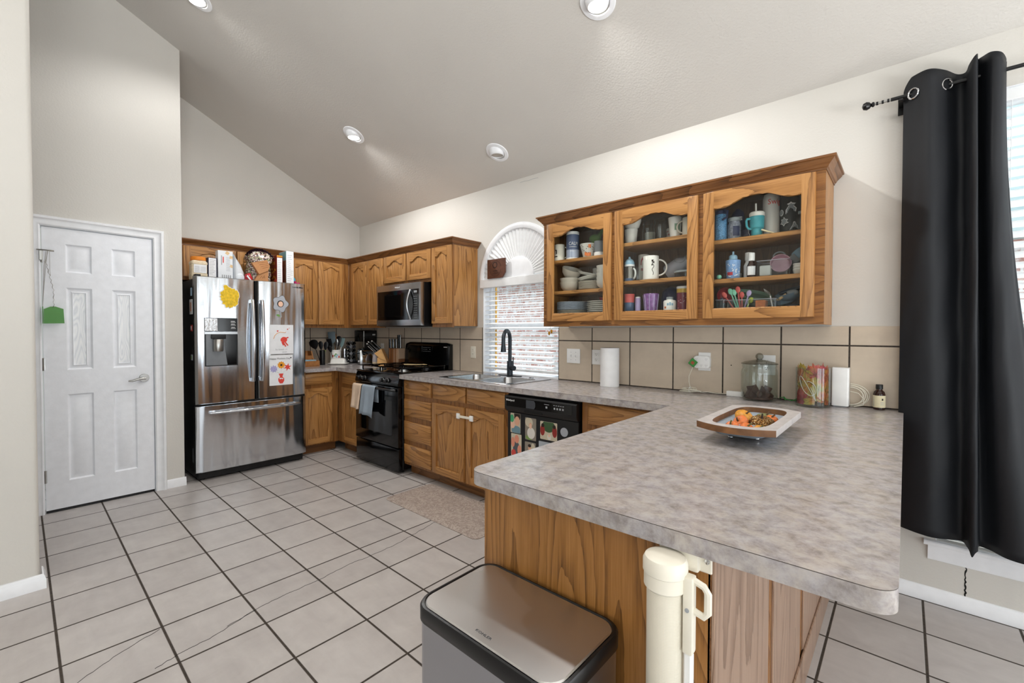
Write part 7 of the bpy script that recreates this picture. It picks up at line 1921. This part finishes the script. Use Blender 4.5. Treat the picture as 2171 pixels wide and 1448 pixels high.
# --- bay two, middle shelf
z = Zs(1, 1)
t = turned('sippy_bottle', 'brushed steel toddler bottle with a blue dome lid', 'bottle', 3.880, -0.225, z, [(0.030, 0), (0.033, 0.004), (0.033, 0.098), (0.030, 0.10)], 'gunmetal')
b = MB(); b.lathe([(0.034, 0), (0.034, 0.012), (0.030, 0.014)], (3.88, -0.225, z + 0.1005), 24); b.build('white_collar', 'white_plastic', t)
b = MB(); b.lathe([(0.033, 0), (0.031, 0.018), (0.020, 0.034), (0.008, 0.040), (0.006, 0.052), (0.001, 0.053)], (3.88, -0.225, z + 0.113), 24); b.build('dome_lid', 'baby_blue', t)
b = MB(); b.lathe([(0.0335, 0), (0.0345, 0.003), (0.0345, 0.020), (0.0335, 0.022)], (3.88, -0.225, z), 24); b.build('base', 'slate_blue', t)
handle(t, 3.88, -0.225, z, 0.033, 0.10, R(-10), 'white_plastic', 0.014, 0.006)
t = turned('travel_cup', 'white cup with a red daisy print behind the steel bottle', 'cup', 3.935, -0.130, z, [(0.030, 0), (0.033, 0.003), (0.036, 0.180), (0.033, 0.185), (0.001, 0.186)], 'pale_ceramic')
f_ = face(3.935, -.13); b = MB()
for k in range(9):
    a = PI * k / 8; da, dz_ = 0.42 * math.cos(a), 0.036 * math.sin(a)
    decal(b, (3.935, -0.13), 0.0362, f_ - 0.05 + da, 0.07, z + 0.120 + dz_ - 0.008, z + 0.120 + dz_ + 0.010, n=3)
decal(b, (3.935, -0.13), 0.0362, f_ - 0.05, 0.10, z + 0.112, z + 0.128, n=4)
for k in range(5): decal(b, (3.935, -0.13), 0.0362, f_ - 0.4 + 0.2 * k, 0.06, z + 0.075, z + 0.092, n=3)
b.build('daisy_print', 'dish_red', t)
t = thing('glass_mug', 'small round clear glass mug in front of the daisy cup', 'glass mug', (3.945, -0.243, z)); b = MB()
b.lathe([(0.020, 0), (0.030, 0.01), (0.034, 0.04), (0.030, 0.075), (0.031, 0.082)], (3.945, -0.243, z), 26, 'z', True, False); b.build('glass_body', 'jar_glass', t); handle(t, 3.945, -0.243, z, 0.033, 0.08, R(185), 'jar_glass', 0.016, 0.004)
t = mug('large white mug with a black printed scroll in the middle bay', 4.030, -0.228, z, 0.049, 0.152, 'white_ceramic', R(25), size=0.040)
f_ = face(4.03, -.228); b = MB()
P = [(0.25 + 0.13 * math.sin(k * 0.9) * (1 - abs(k - 8) / 14), 0.028 + 0.0064 * k) for k in range(16)]
b.tube([(4.03 + 0.0495 * math.cos(f_ + a), -0.228 + 0.0495 * math.sin(f_ + a), z + w) for a, w in P], 0.0018, 5)
for a, w, hw, hh in ((0.18, 0.118, 0.10, 0.006), (0.34, 0.108, 0.09, 0.006), (0.14, 0.092, 0.07, 0.005)): decal(b, (4.03, -0.228), 0.0492, f_ + a, hw, z + w - hh, z + w + hh, n=4)
b.build('scroll_print', 'hair_dark', t)
t = thing('water_pitcher', 'frosted plastic pitcher lying on its side behind the white mug', 'pitcher', (4.14, -0.12, z)); b = MB()
b.lathe([(0.052, 0), (0.056, 0.01), (0.056, 0.10), (0.040, 0.135), (0.040, 0.15)], (0, 0, 0), 26, 'z')
rot = Matrix.Translation((4.100, -0.12, z + 0.055)) @ Matrix.Rotation(R(62), 4, 'Y')
for v in b.bm.verts: v.co = rot @ v.co
mz = min(v.co.z for v in b.bm.verts)
for v in b.bm.verts: v.co.z += z + 0.0005 - mz
rgb('frosted', '#a8aab4', 0.4, alpha=0.75); b.build('body', 'frosted', t)
b = MB(); b.tube([(4.195 + 0.034 * math.cos(a), -0.175, z + 0.125 + 0.024 * math.sin(a)) for a in [2 * PI * k / 24 for k in range(24)]], 0.003, 6, True); b.build('handle_ring', 'clear_plastic', t)
t = turned('container_or_lid', 'clear glass lid with a grey rim on the middle shelf', 'container', 4.245, -0.205, z, [(0.060, 0), (0.064, 0.004), (0.066, 0.028)], 'clear_plastic')  # this one is a glass lid, not a container
b = MB(); b.lathe([(0.066, 0), (0.069, 0.002), (0.069, 0.010), (0.060, 0.014), (0.001, 0.015)], (4.245, -0.205, z + 0.029), 30); b.build('rim', 'grey_silicone', t)
# --- bay two, bottom
z = Zs(1, 0)
t = turned('tumbler', 'tumbler with coral top and blue lower half at the left of the middle bay floor', 'tumbler', 3.880, -0.225, z, [(0.030, 0), (0.032, 0.003), (0.034, 0.072), (0.033, 0.073)], 'slate_blue')
b = MB(); b.lathe([(0.034, 0), (0.0355, 0.03), (0.0360, 0.052), (0.034, 0.056), (0.001, 0.056)], (3.88, -0.225, z + 0.0735), 26); b.build('coral_top', 'coral', t)
t = turned('slim_bottle', 'slim lavender grey tube beside the coral tumbler', 'bottle', 3.942, -0.225, z, [(0.016, 0), (0.018, 0.002), (0.018, 0.098), (0.016, 0.10)], 'lavender')
b = MB(); b.cyl((3.942, -0.225, z + 0.1005), 0.0165, 0.008, 20); b.build('cap', 'white_plastic', t)
turned('drinking_glass', 'smoky patterned glass behind the slim lavender tube', 'glass', 3.975, -0.120, z, hollow(0.030, 0.034, 0.115), 'dark_slate', cap1=False)
t = turned('tumbler', 'purple fluted plastic tumbler with pink shapes inside', 'tumbler', 4.030, -0.220, z, hollow(0.036, 0.049, 0.124), 'purple_cup', cap1=False)
b = MB()
for k in range(9): b.tube([(4.03 + 0.037 * math.cos(a), -0.22 + 0.037 * math.sin(a), z + 0.004) if q == 0 else (4.03 + 0.0485 * math.cos(a), -0.22 + 0.0485 * math.sin(a), z + 0.118) for q in (0, 1) for a in [2 * PI * k / 9]], 0.003, 6)
b.build('flutes', 'lavender', t)
t = turned('large_container', 'navy blue rounded container at the back of the middle bay floor', 'container', 4.115, -0.105, z, [(0.060, 0), (0.064, 0.004), (0.064, 0.10), (0.055, 0.14), (0.03, 0.165), (0.001, 0.172)], 'navy')
t = turned('baby_bottle', 'short white bottle printed with green mountains and a fox colour patch', 'bottle', 4.160, -0.240, z, [(0.034, 0), (0.038, 0.004), (0.038, 0.066), (0.034, 0.074), (0.020, 0.078), (0.019, 0.094), (0.017, 0.096)], 'white_ceramic')
f_ = face(4.16, -.24); b = MB()
for k in range(3): decal(b, (4.16, -0.24), 0.0382, f_ - 0.3 + 0.35 * k, 0.14, z + 0.042, z + 0.056 + 0.006 * (k % 2), n=4)
b.build('mountains', 'baby_blue', t)
b = MB(); decal(b, (4.16, -0.24), 0.0383, f_ - 0.75, 0.17, z + 0.024, z + 0.036, n=4); b.build('orange_patch', 'pump_orange', t)
b = MB(); b.lathe([(0.0195, 0), (0.0205, 0.002), (0.0205, 0.014), (0.018, 0.016)], (4.16, -0.24, z + 0.080), 20); b.build('cap', 'grey_silicone', t)
t = turned('tumbler', 'maroon tumbler with mustard band and white lid at the right of the middle bay', 'tumbler', 4.232, -0.215, z, [(0.031, 0), (0.034, 0.003), (0.037, 0.118), (0.035, 0.119)], 'maroon')
b = MB(); b.lathe([(0.0372, 0), (0.0378, 0.024)], (4.232, -0.215, z + 0.1195), 26); b.build('mustard_band', 'mustard', t)
b = MB(); b.lathe([(0.0378, 0), (0.0378, 0.012), (0.034, 0.015), (0.001, 0.015)], (4.232, -0.215, z + 0.144), 26); b.build('white_lid', 'white_plastic', t)
b = MB(); f_ = face(4.232, -.215); rr = random.Random(2)
for k in range(14):
    w = rr.uniform(0.02, 0.1); decal(b, (4.232, -0.215), 0.0343 + w * 0.026, f_ + rr.uniform(-1, 1), 0.035, z + w, z + w + 0.003, n=2)
b.build('dots', 'white_print', t)
# --- bay three, top shelf
z = Zs(2, 2)
t = turned('tumbler', 'glittery blue flask with a dark carry loop, left end of the third bay', 'tumbler', 4.448, -0.215, z, [(0.031, 0), (0.034, 0.004), (0.034, 0.150), (0.031, 0.155)], 'glitter_blue')
b = MB(); b.cyl((4.448, -0.215, z + 0.1555), 0.032, 0.022, 24, 'z', 0.004); b.build('cap', 'navy', t)
b = MB(); b.tube([(4.470, -0.24, z + 0.175), (4.492, -0.25, z + 0.165), (4.490, -0.252, z + 0.130), (4.466, -0.252, z + 0.118)], 0.006, 8); b.build('carry_loop', 'navy', t)
t = thing('candy_jar', 'clear jar with a grey screw lid and blue print, third bay top shelf', 'jar', (4.520, -0.215, z)); b = MB()
b.lathe([(0.030, 0), (0.034, 0.004), (0.034, 0.085), (0.028, 0.100), (0.028, 0.106)], (4.52, -0.215, z), 26); rgb('jar_fill', '#7f8592', 0.4, vary=0.5, vscale=90); b.build('body', 'jar_fill', t)
b = MB(); b.cyl((4.52, -0.215, z + 0.1065), 0.033, 0.020, 26, 'z', 0.003); b.build('lid', 'grey_silicone', t)
b = MB(); decal(b, (4.52, -0.215), 0.0345, face(4.52, -.215) + 0.3, 0.5, z + 0.02, z + 0.075); b.build('blue_print', 'navy', t)
t = turned('cup', 'navy cup lettered MOM behind the screw lid jar', 'cup', 4.510, -0.105, z, [(0.034, 0), (0.036, 0.004), (0.036, 0.150), (0.030, 0.180), (0.012, 0.200), (0.001, 0.202)], 'navy')
f_ = face(4.51, -.105)
b = MB(); decal(b, (4.51, -0.105), 0.0362, f_, 0.62, z + 0.128, z + 0.149); b.build('white_panel', 'white_print', t)
cyl_text('lettering', 'MOM', 0.019, 4.51, -0.105, z + 0.1385, 0.0370, f_, 'navy', t)
t = turned('shaker_cup', 'dark blue mug with white script leaning low beside the teal tumbler', 'mug', 4.575, -0.155, z, hollow(0.030, 0.034, 0.060), 'navy', cap1=False)
b = MB(); b.tube([(4.575 + 0.0345 * math.cos(face(4.575, -.155) + a), -0.155 + 0.0345 * math.sin(face(4.575, -.155) + a), z + w) for a, w in ((0, .055), (.15, .05), (.1, .035), (.25, .03), (.3, .015))], 0.0015, 5); b.build('script', 'white_print', t)
t = turned('tumbler', 'teal handled tumbler with a white lid and straw', 'tumbler', 4.638, -0.230, z, [(0.026, 0), (0.028, 0.003), (0.028, 0.040), (0.035, 0.048), (0.037, 0.108), (0.036, 0.110)], 'teal')
b = MB(); b.lathe([(0.0375, 0), (0.0385, 0.004), (0.0385, 0.018), (0.034, 0.024), (0.001, 0.0245)], (4.638, -0.23, z + 0.1105), 28); b.build('lid', 'pale_ceramic', t)
b = MB(); b.tube([(4.634, -0.235, z + 0.135), (4.633, -0.236, z + 0.182)], 0.0045, 10); b.build('straw', 'pale_ceramic', t)
dl_ = Vector((-0.80, -0.60, 0)).normalized(); c_ = Vector((4.638, -0.23, z))
b = MB(); b.tube([tuple(c_ + dl_ * q + Vector((0, 0, h))) for q, h in ((0.032, 0.100), (0.052, 0.098), (0.056, 0.088), (0.053, 0.058), (0.045, 0.046), (0.030, 0.044))], 0.0065, 8); b.build('handle', 'teal', t)
t = turned('water_bottle', 'tall white bottle with red script lettering', 'bottle', 4.690, -0.150, z, [(0.038, 0), (0.041, 0.004), (0.041, 0.215), (0.035, 0.238), (0.001, 0.24)], 'swig_white')
cyl_text('lettering', 'Swig', 0.042, 4.69, -0.15, z + 0.190, 0.0412, face(4.69, -.15) + 0.42, 'paint_red', t, 0.9)
t = turned('water_bottle', 'wide black bottle covered in white stickers', 'bottle', 4.775, -0.125, z, [(0.048, 0), (0.051, 0.004), (0.051, 0.205), (0.040, 0.230), (0.001, 0.235)], 'tumbler_black')
f_ = face(4.775, -.125)
def sticker(nm, a0, zc, pts, m, r=0.0514, lift=0.0):
    b = MB(); lo, hi = [], []
    for u, w in pts:
        a = f_ + a0 + u / r
        lo.append((4.775 + (r + lift) * math.cos(a), -0.125 + (r + lift) * math.sin(a), z + zc + w)); hi.append((4.775 + (r + lift + 0.0005) * math.cos(a), -0.125 + (r + lift + 0.0005) * math.sin(a), z + zc + w))
    b.loft([lo, hi]); b.build(nm, m, t)
for nm, a0, zc, sc_, sh in (('peak_sticker', 0.12, 0.135, 1.0, 'tent'), ('leaf_sticker', -0.55, 0.075, 0.85, 'leaf'), ('wave_sticker', 0.42, 0.045, 0.85, 'cone'), ('round_sticker', -0.85, 0.125, 0.8, 'blob')):
    if sh == 'tent': pts = [(-.026, -.022), (.022, -.012), (.026, .008), (.010, .022), (.022, .034), (.004, .036), (-.002, .042), (-.008, .036), (-.020, .032), (-.012, .022), (-.026, .0)]
    elif sh == 'leaf': pts = [(0, .030), (.008, .016), (.024, .012), (.016, .0), (.028, -.010), (.010, -.014), (.0, -.030), (-.010, -.016), (-.026, -.012), (-.014, .004), (-.020, .016), (-.006, .016)]
    elif sh == 'cone': pts = [(-.026, -.022), (.026, -.014), (.020, .006), (.010, .014), (.004, .030), (-.006, .028), (-.010, .008), (-.018, -.006)]
    else: pts = [(.016 * math.cos(q), .022 * math.sin(q)) for q in [2 * PI * k / 14 for k in range(14)]]
    pts = [(u * sc_, w * sc_) for u, w in pts]
    sticker(nm, a0, zc, pts, 'white_print'); sticker(nm + '_print', a0, zc, [(u * 0.8, w * 0.8) for u, w in pts], 'grey_silicone', lift=0.0006)
t = turned('shaker_bottle', 'small clear bottle at the right end of the third bay top shelf', 'bottle', 4.835, -0.185, z, [(0.018, 0), (0.020, 0.003), (0.020, 0.075), (0.012, 0.09), (0.012, 0.10)], 'clear_plastic')
b = MB(); b.cyl((4.835, -0.185, z + 0.1005), 0.013, 0.014, 16); b.build('cap', 'grey_silicone', t)
b = MB(); b.tube([(4.668, -0.265, z + 0.030), (4.725, -0.252, z + 0.004)], 0.0045, 10); one('drinking_straw', b, 'cream', 'pale loose straw leaning in front of the teal tumbler', 'straw')
b = MB(); b.lathe([(0.03, 0), (0.036, 0.004), (0.036, 0.006), (0.001, 0.009)], (4.590, -0.255, z), 26); one('cup_lid', b, 'clear_plastic', 'flat clear plastic cup lid lying left of the teal tumbler', 'plastic disc')  # the clear disc is a cup lid
# --- bay three, middle shelf
z = Zs(2, 1)
t = turned('sippy_cup', 'blue printed toddler cup with a spout and a red patch', 'cup', 4.518, -0.225, z, [(0.033, 0), (0.035, 0.003), (0.039, 0.105), (0.037, 0.106)], 'sippy_blue')
b = MB(); b.lathe([(0.0385, 0), (0.022, 0.006), (0.021, 0.024), (0.016, 0.030), (0.006, 0.033), (0.005, 0.050), (0.001, 0.051)], (4.518, -0.225, z + 0.1065), 26); b.build('spout_lid', 'baby_blue', t)
f_ = face(4.518, -.225); b = MB(); rr = random.Random(8)
for k in range(34):
    w = rr.uniform(0.01, 0.08); decal(b, (4.518, -0.225), 0.0354 + w * 0.038, f_ + rr.uniform(-1.2, 1.2), 0.06, z + w, z + w + 0.005, n=2)
b.build('white_print', 'white_print', t)
b = MB(); decal(b, (4.518, -0.225), 0.0368, f_ - 0.45, 0.42, z + 0.020, z + 0.038); b.build('red_patch', 'dish_red', t)
for lab, x, y, r, h, m, cm in (('white plastic medicine bottle behind the amber one', 4.585, -0.170, 0.026, 0.105, 'white_plastic', 'white_plastic'), ('amber medicine bottle with a white cap and label', 4.614, -0.232, 0.0225, 0.092, 'amber_glass', 'white_plastic')):
    t = turned('medicine_bottle', lab, 'medicine bottle', x, y, z, [(r * .9, 0), (r, 0.003), (r, h * .72), (r * .62, h * .93), (r * .6, h)], m)
    b = MB(); b.cyl((x, y, z + h + 0.0005), r * 0.74, 0.045, 22, 'z', 0.002); b.build('cap', cm, t)
    b = MB(); decal(b, (x, y), r + 0.0002, face(x, y), 0.95, z + 0.014, z + h * 0.68); lb = b.build('label', 'paper_white', t)
    b = MB()
    for k in range(6): decal(b, (x, y), r + 0.0009, face(x, y) + 0.2, 0.4, z + 0.018 + k * 0.008, z + 0.0195 + k * 0.008, 0.0003, 3)
    b.build('printing', 'grey_print', lb)
t = thing('storage_bin', 'open clear plastic bin holding pink and white lids', 'bin', (4.722, -0.205, z))
b = MB(); b.prism(rrect(4.650, 4.795, -0.262, -0.150, 0.010), z, z + 0.003, plane='ub'); b.prism(rrect(4.646, 4.799, -0.266, -0.146, 0.012), z + 0.003, z + 0.082, [rrect(4.649, 4.796, -0.263, -0.149, 0.010)], plane='ub'); b.build('bin_wall', 'clear_plastic', t)
b = MB(); b.prism(rrect(4.644, 4.801, -0.268, -0.144, 0.013), z + 0.0822, z + 0.085, [rrect(4.649, 4.796, -0.263, -0.149, 0.010)], plane='ub'); b.build('bin_rim', 'frosted', t)
t = thing('silicone_bowl', 'pink silicone bowl on edge inside the clear bin', 'bowl', (4.745, -0.205, z + 0.0035)); b = MB()
b.lathe([(0.025, 0), (0.046, 0.015), (0.050, 0.045), (0.047, 0.045), (0.042, 0.017), (0.001, 0.006)], (0, 0, 0), 28, 'z', True, False)
rot = Matrix.Translation((4.745, -0.180, z + 0.058)) @ Matrix.Rotation(R(75), 4, 'X') @ Matrix.Rotation(R(10), 4, 'Y')
for v in b.bm.verts: v.co = rot @ v.co
b.build('body', 'pink_silicone', t)
b = MB(); b.tube([(4.735 + 0.028 * math.cos(a), -0.165, z + 0.115 + 0.022 * math.sin(a)) for a in [-0.1 + (PI + .2) * k / 14 for k in range(15)]], 0.004, 8); one('pacifier_strap', b, 'grey_silicone', 'translucent grey loop standing behind the pink bowl', 'strap')
b = MB(); b.box(4.658, 4.712, -0.256, -0.200, z + 0.0035, z + 0.060, 0.008, 2); one('container_or_lid', b, 'pale_ceramic', 'small white square container inside the clear bin', 'container')
for lab, x, dz_, tl, m in (('grey silicone cup tilted at the right end of the middle shelf', 4.815, 0.075, R(-38), 'grey_silicone'), ('mint edged cup tilted above the grey one at the right end', 4.838, 0.105, R(-38), 'baby_blue')):
    t = thing('silicone_cup', lab, 'cup', (x, -0.130, z + dz_), rot=(0, tl, 0)); b = MB(); b.lathe(hollow(0.026, 0.032, 0.045), (0, 0, 0), 24, 'z', True, False); b.build('body', m, t, True)
for k in range(3): turned('silicone_cup', f'pale nested cup, {["lowest", "middle", "topmost"][k]} of three at the right end of the middle shelf', 'cup', 4.835, -0.205, z + 0.014 * k, hollow(0.024, 0.030, 0.032), 'pale_ceramic', 'nested cups at the right of the middle shelf', cap1=False)
turned('silicone_cup', 'grey upturned cup under the tilted cups at the right end', 'cup', 4.815, -0.085, z, [(0.034, 0), (0.030, 0.07), (0.001, 0.072)], 'dark_slate')
t = thing('pacifier', 'green pacifier at the left end of the third bay middle shelf', 'pacifier', (4.455, -0.262, z)); b = MB(); b.ell((4.455, -0.262, z + 0.014), 0.014, 0.012, 0.0135, 16, 10); b.build('button', 'mint', t)
b = MB(); b.tube([(4.468 + 0.016 * math.cos(a), -0.266, z + 0.018 + 0.016 * math.sin(a)) for a in [2 * PI * k / 20 for k in range(20)]], 0.0022, 6, True); b.build('ring', 'clear_plastic', t)
b = MB(); b.loft([[(4.470, -0.16, z), (4.56, -0.13, z), (4.56, -0.05, z), (4.47, -0.05, z)], [(4.48, -0.15, z + 0.03), (4.55, -0.125, z + 0.045), (4.55, -0.06, z + 0.045), (4.48, -0.06, z + 0.03)]]); one('container_or_lid', b, 'smoke_plastic', 'smoky plastic container behind the toddler cup', 'container')
# --- bay three, bottom
z = Zs(2, 0)
t = thing('silicone_bowl', 'dark red bowl standing on edge at the lower left of the third bay', 'bowl', (4.470, -0.13, z)); b = MB()
b.lathe([(0.020, 0), (0.040, 0.012), (0.046, 0.04), (0.043, 0.04), (0.036, 0.014), (0.001, 0.004)], (0, 0, 0), 28, 'z', True, False)
rot = Matrix.Translation((4.462, -0.13, z + 0.100)) @ Matrix.Rotation(R(98), 4, 'X')
for v in b.bm.verts: v.co = rot @ v.co
b.build('body', 'dish_red', t)
b = MB(); b.lathe([(0.04, 0), (0.035, 0.050)], (4.462, -0.105, z), 22); one('canister', b, 'dark_slate', 'dark canister carrying the red bowl', 'canister')
def tray(label, x0, x1, y0, y1, h, m='clear_plastic'):
    t = thing('organizer_tray', label, 'tray', ((x0 + x1) / 2, (y0 + y1) / 2, z))
    b = MB(); b.prism(rrect(x0, x1, y0, y1, 0.008, 3), z, z + 0.003, plane='ub'); b.prism(rrect(x0 - .001, x1 + .001, y0 - .001, y1 + .001, 0.009, 3), z + 0.003, z + h, [rrect(x0 + 0.002, x1 - 0.002, y0 + 0.002, y1 - 0.002, 0.007, 3)], plane='ub'); b.build('tray_wall', m, t)
    b = MB(); b.prism(rrect(x0 - .003, x1 + .003, y0 - .003, y1 + .003, 0.011, 3), z + h + 0.0002, z + h + 0.003, [rrect(x0 + 0.002, x1 - 0.002, y0 + 0.002, y1 - 0.002, 0.007, 3)], plane='ub'); b.build('tray_rim', 'frosted', t)
tray('clear tray of baby cutlery at the left of the third bay floor', 4.440, 4.490, -0.275, -0.18, 0.060)
tray('clear tray holding the coloured baby spoons', 4.497, 4.615, -0.275, -0.18, 0.056)
tray('clear tray with an orange box at the middle of the third bay floor', 4.632, 4.745, -0.270, -0.16, 0.056)
SPO = [('coral pink baby spoon leaning furthest left', 4.530, -0.060, 0.105, 'coral'), ('mint green baby spoon second from the left', 4.545, -0.040, 0.125, 'mint'), ('green baby spoon third from the left', 4.555, -0.030, 0.118, 'mint'), ('red baby spoon standing tallest', 4.560, -0.012, 0.135, 'coral'), ('short red baby spoon in the middle', 4.570, 0.000, 0.100, 'coral'), ('lavender baby spoon leaning right', 4.580, 0.030, 0.108, 'lavender'), ('lime baby spoon lying lowest at the right', 4.590, 0.030, 0.062, 'lime')]
for lab, x, dx, L, m in SPO:
    t = thing('baby_spoon', lab + ' in the clear tray', 'spoon', (x, -0.235, z + 0.004), group='coloured baby spoons')
    b = MB(); p0, p1 = Vector((x, -0.235, z + 0.006)), Vector((x + dx, -0.245, z + L)); d = p1 - p0
    b.tube([tuple(p0), tuple(p0 + d * 0.5), tuple(p0 + d * 0.72)], [0.0045, 0.004, 0.003], 8); b.build('handle', m, t)
    b = MB(); dn = d.normalized(); q = Vector((dn.z, 0, -dn.x)); c = p0 + d * 0.86; Ls = max(0.018, d.length * 0.15)
    b.loft([[tuple(c + dn * (Ls * math.cos(u)) * 1.0 + q * (0.013 * math.sin(u) * math.cos(a)) + Vector((0, 0.005 * math.sin(u) * math.sin(a), 0))) for a in [2 * PI * k / 12 for k in range(12)]] for u in [0.12 + (PI - 0.24) * j / 8 for j in range(9)]]); b.build('bowl', m, t)
for lab, x, y, w, tl in (('dark grey fork handle in the left cutlery tray', 4.455, -0.24, 0.075, 0.1), ('dark blue fork handle in the left cutlery tray', 4.470, -0.23, 0.070, -0.15)):
    b = MB(); b.tube([(x, y, z + 0.006), (x + tl * 0.1, y, z + w)], [0.006, 0.008], 8); one('baby_fork', b, 'dark_slate', lab, 'fork')
b = MB(); b.box(4.642, 4.690, -0.262, -0.20, z + 0.004, z + 0.052, 0.003); one('food_box', b, 'pump_orange', 'small orange box in the middle clear tray', 'food box')
for lab, x, y, r, tz, h, ty, m in (('sage green divided plate leaning at the back of the third bay floor', 4.590, -0.075, 0.100, 0.082, 0.018, R(14), 'sage_plate'), ('second sage plate under the divided one', 4.600, -0.085, 0.098, 0.050, 0.014, R(10), 'sage_plate')):
    t = thing('divided_plate', lab, 'plate', (x, y - 0.02, z + tz), rot=(R(22), ty, 0)); b = MB(); b.loft([[(f * r * math.cos(a), f * 0.06 * math.sin(a), hh) for a in [2 * PI * k / 32 for k in range(32)]] for f, hh in ((0.85, 0), (1, h), (1, h + 0.004), (0.86, 0.006))]); b.build('body', m, t, True)
turned('canister', 'pale canister propping up the sage plates', 'canister', 4.600, -0.105, z, [(0.05, 0), (0.05, 0.024), (0.001, 0.025)], 'pale_ceramic')
for lab, x, dz_, r, m, y in (('steel blue oval bowl at the right of the third bay floor', 4.752, 0.030, 0.075, 'bowl_steel_blue', -0.100), ('second steel blue oval bowl nested in the first', 4.790, 0.058, 0.072, 'bowl_steel_blue', -0.135), ('dark slate bowl at the very back right of the third bay', 4.790, 0.076, 0.066, 'dark_slate', -0.085)):
    t = thing('silicone_bowl', lab, 'bowl', (x, y, z + dz_), rot=(R(14), R(-14), 0)); b = MB(); b.lathe([(r * .5, 0), (r * .85, 0.016), (r, 0.042), (r - 0.004, 0.042), (r * .8, 0.018), (0.001, 0.006)], (0, 0, 0), 30, 'z', True, False); b.build('body', m, t, True)
turned('canister', 'low dark box under the blue bowls at the right', 'canister', 4.790, -0.11, z, [(0.05, 0), (0.05, 0.028), (0.001, 0.029)], 'dark_slate')
t = thing('serving_spoon', 'wooden handled spoon lying in the blue bowls', 'spoon', (4.760, -0.20, z + 0.06)); b = MB(); b.tube([(4.735, -0.205, z + 0.050), (4.775, -0.195, z + 0.082)], 0.007, 8); b.build('handle', 'cracker', t); b = MB(); b.ell((4.805, -0.190, z + 0.090), 0.030, 0.018, 0.016, 16, 8); b.build('head', 'grey_silicone', t)
t = thing('whisk', 'small wire whisk standing in the middle clear tray', 'whisk', (4.715, -0.23, z + 0.004)); b = MB(); b.tube([(4.720, -0.23, z + 0.006), (4.708, -0.232, z + 0.075)], 0.003, 7); b.build('handle', 'white_plastic', t)
b = MB()
for k in range(4):
    a = PI * k / 4; b.tube([(4.708 - 0.004 * q + 0.010 * math.sin(PI * q / 8) * math.cos(a), -0.232 + 0.010 * math.sin(PI * q / 8) * math.sin(a), z + 0.075 + 0.005 * q) for q in range(9)], 0.0008, 4)
b.build('wires', 'nickel', t)
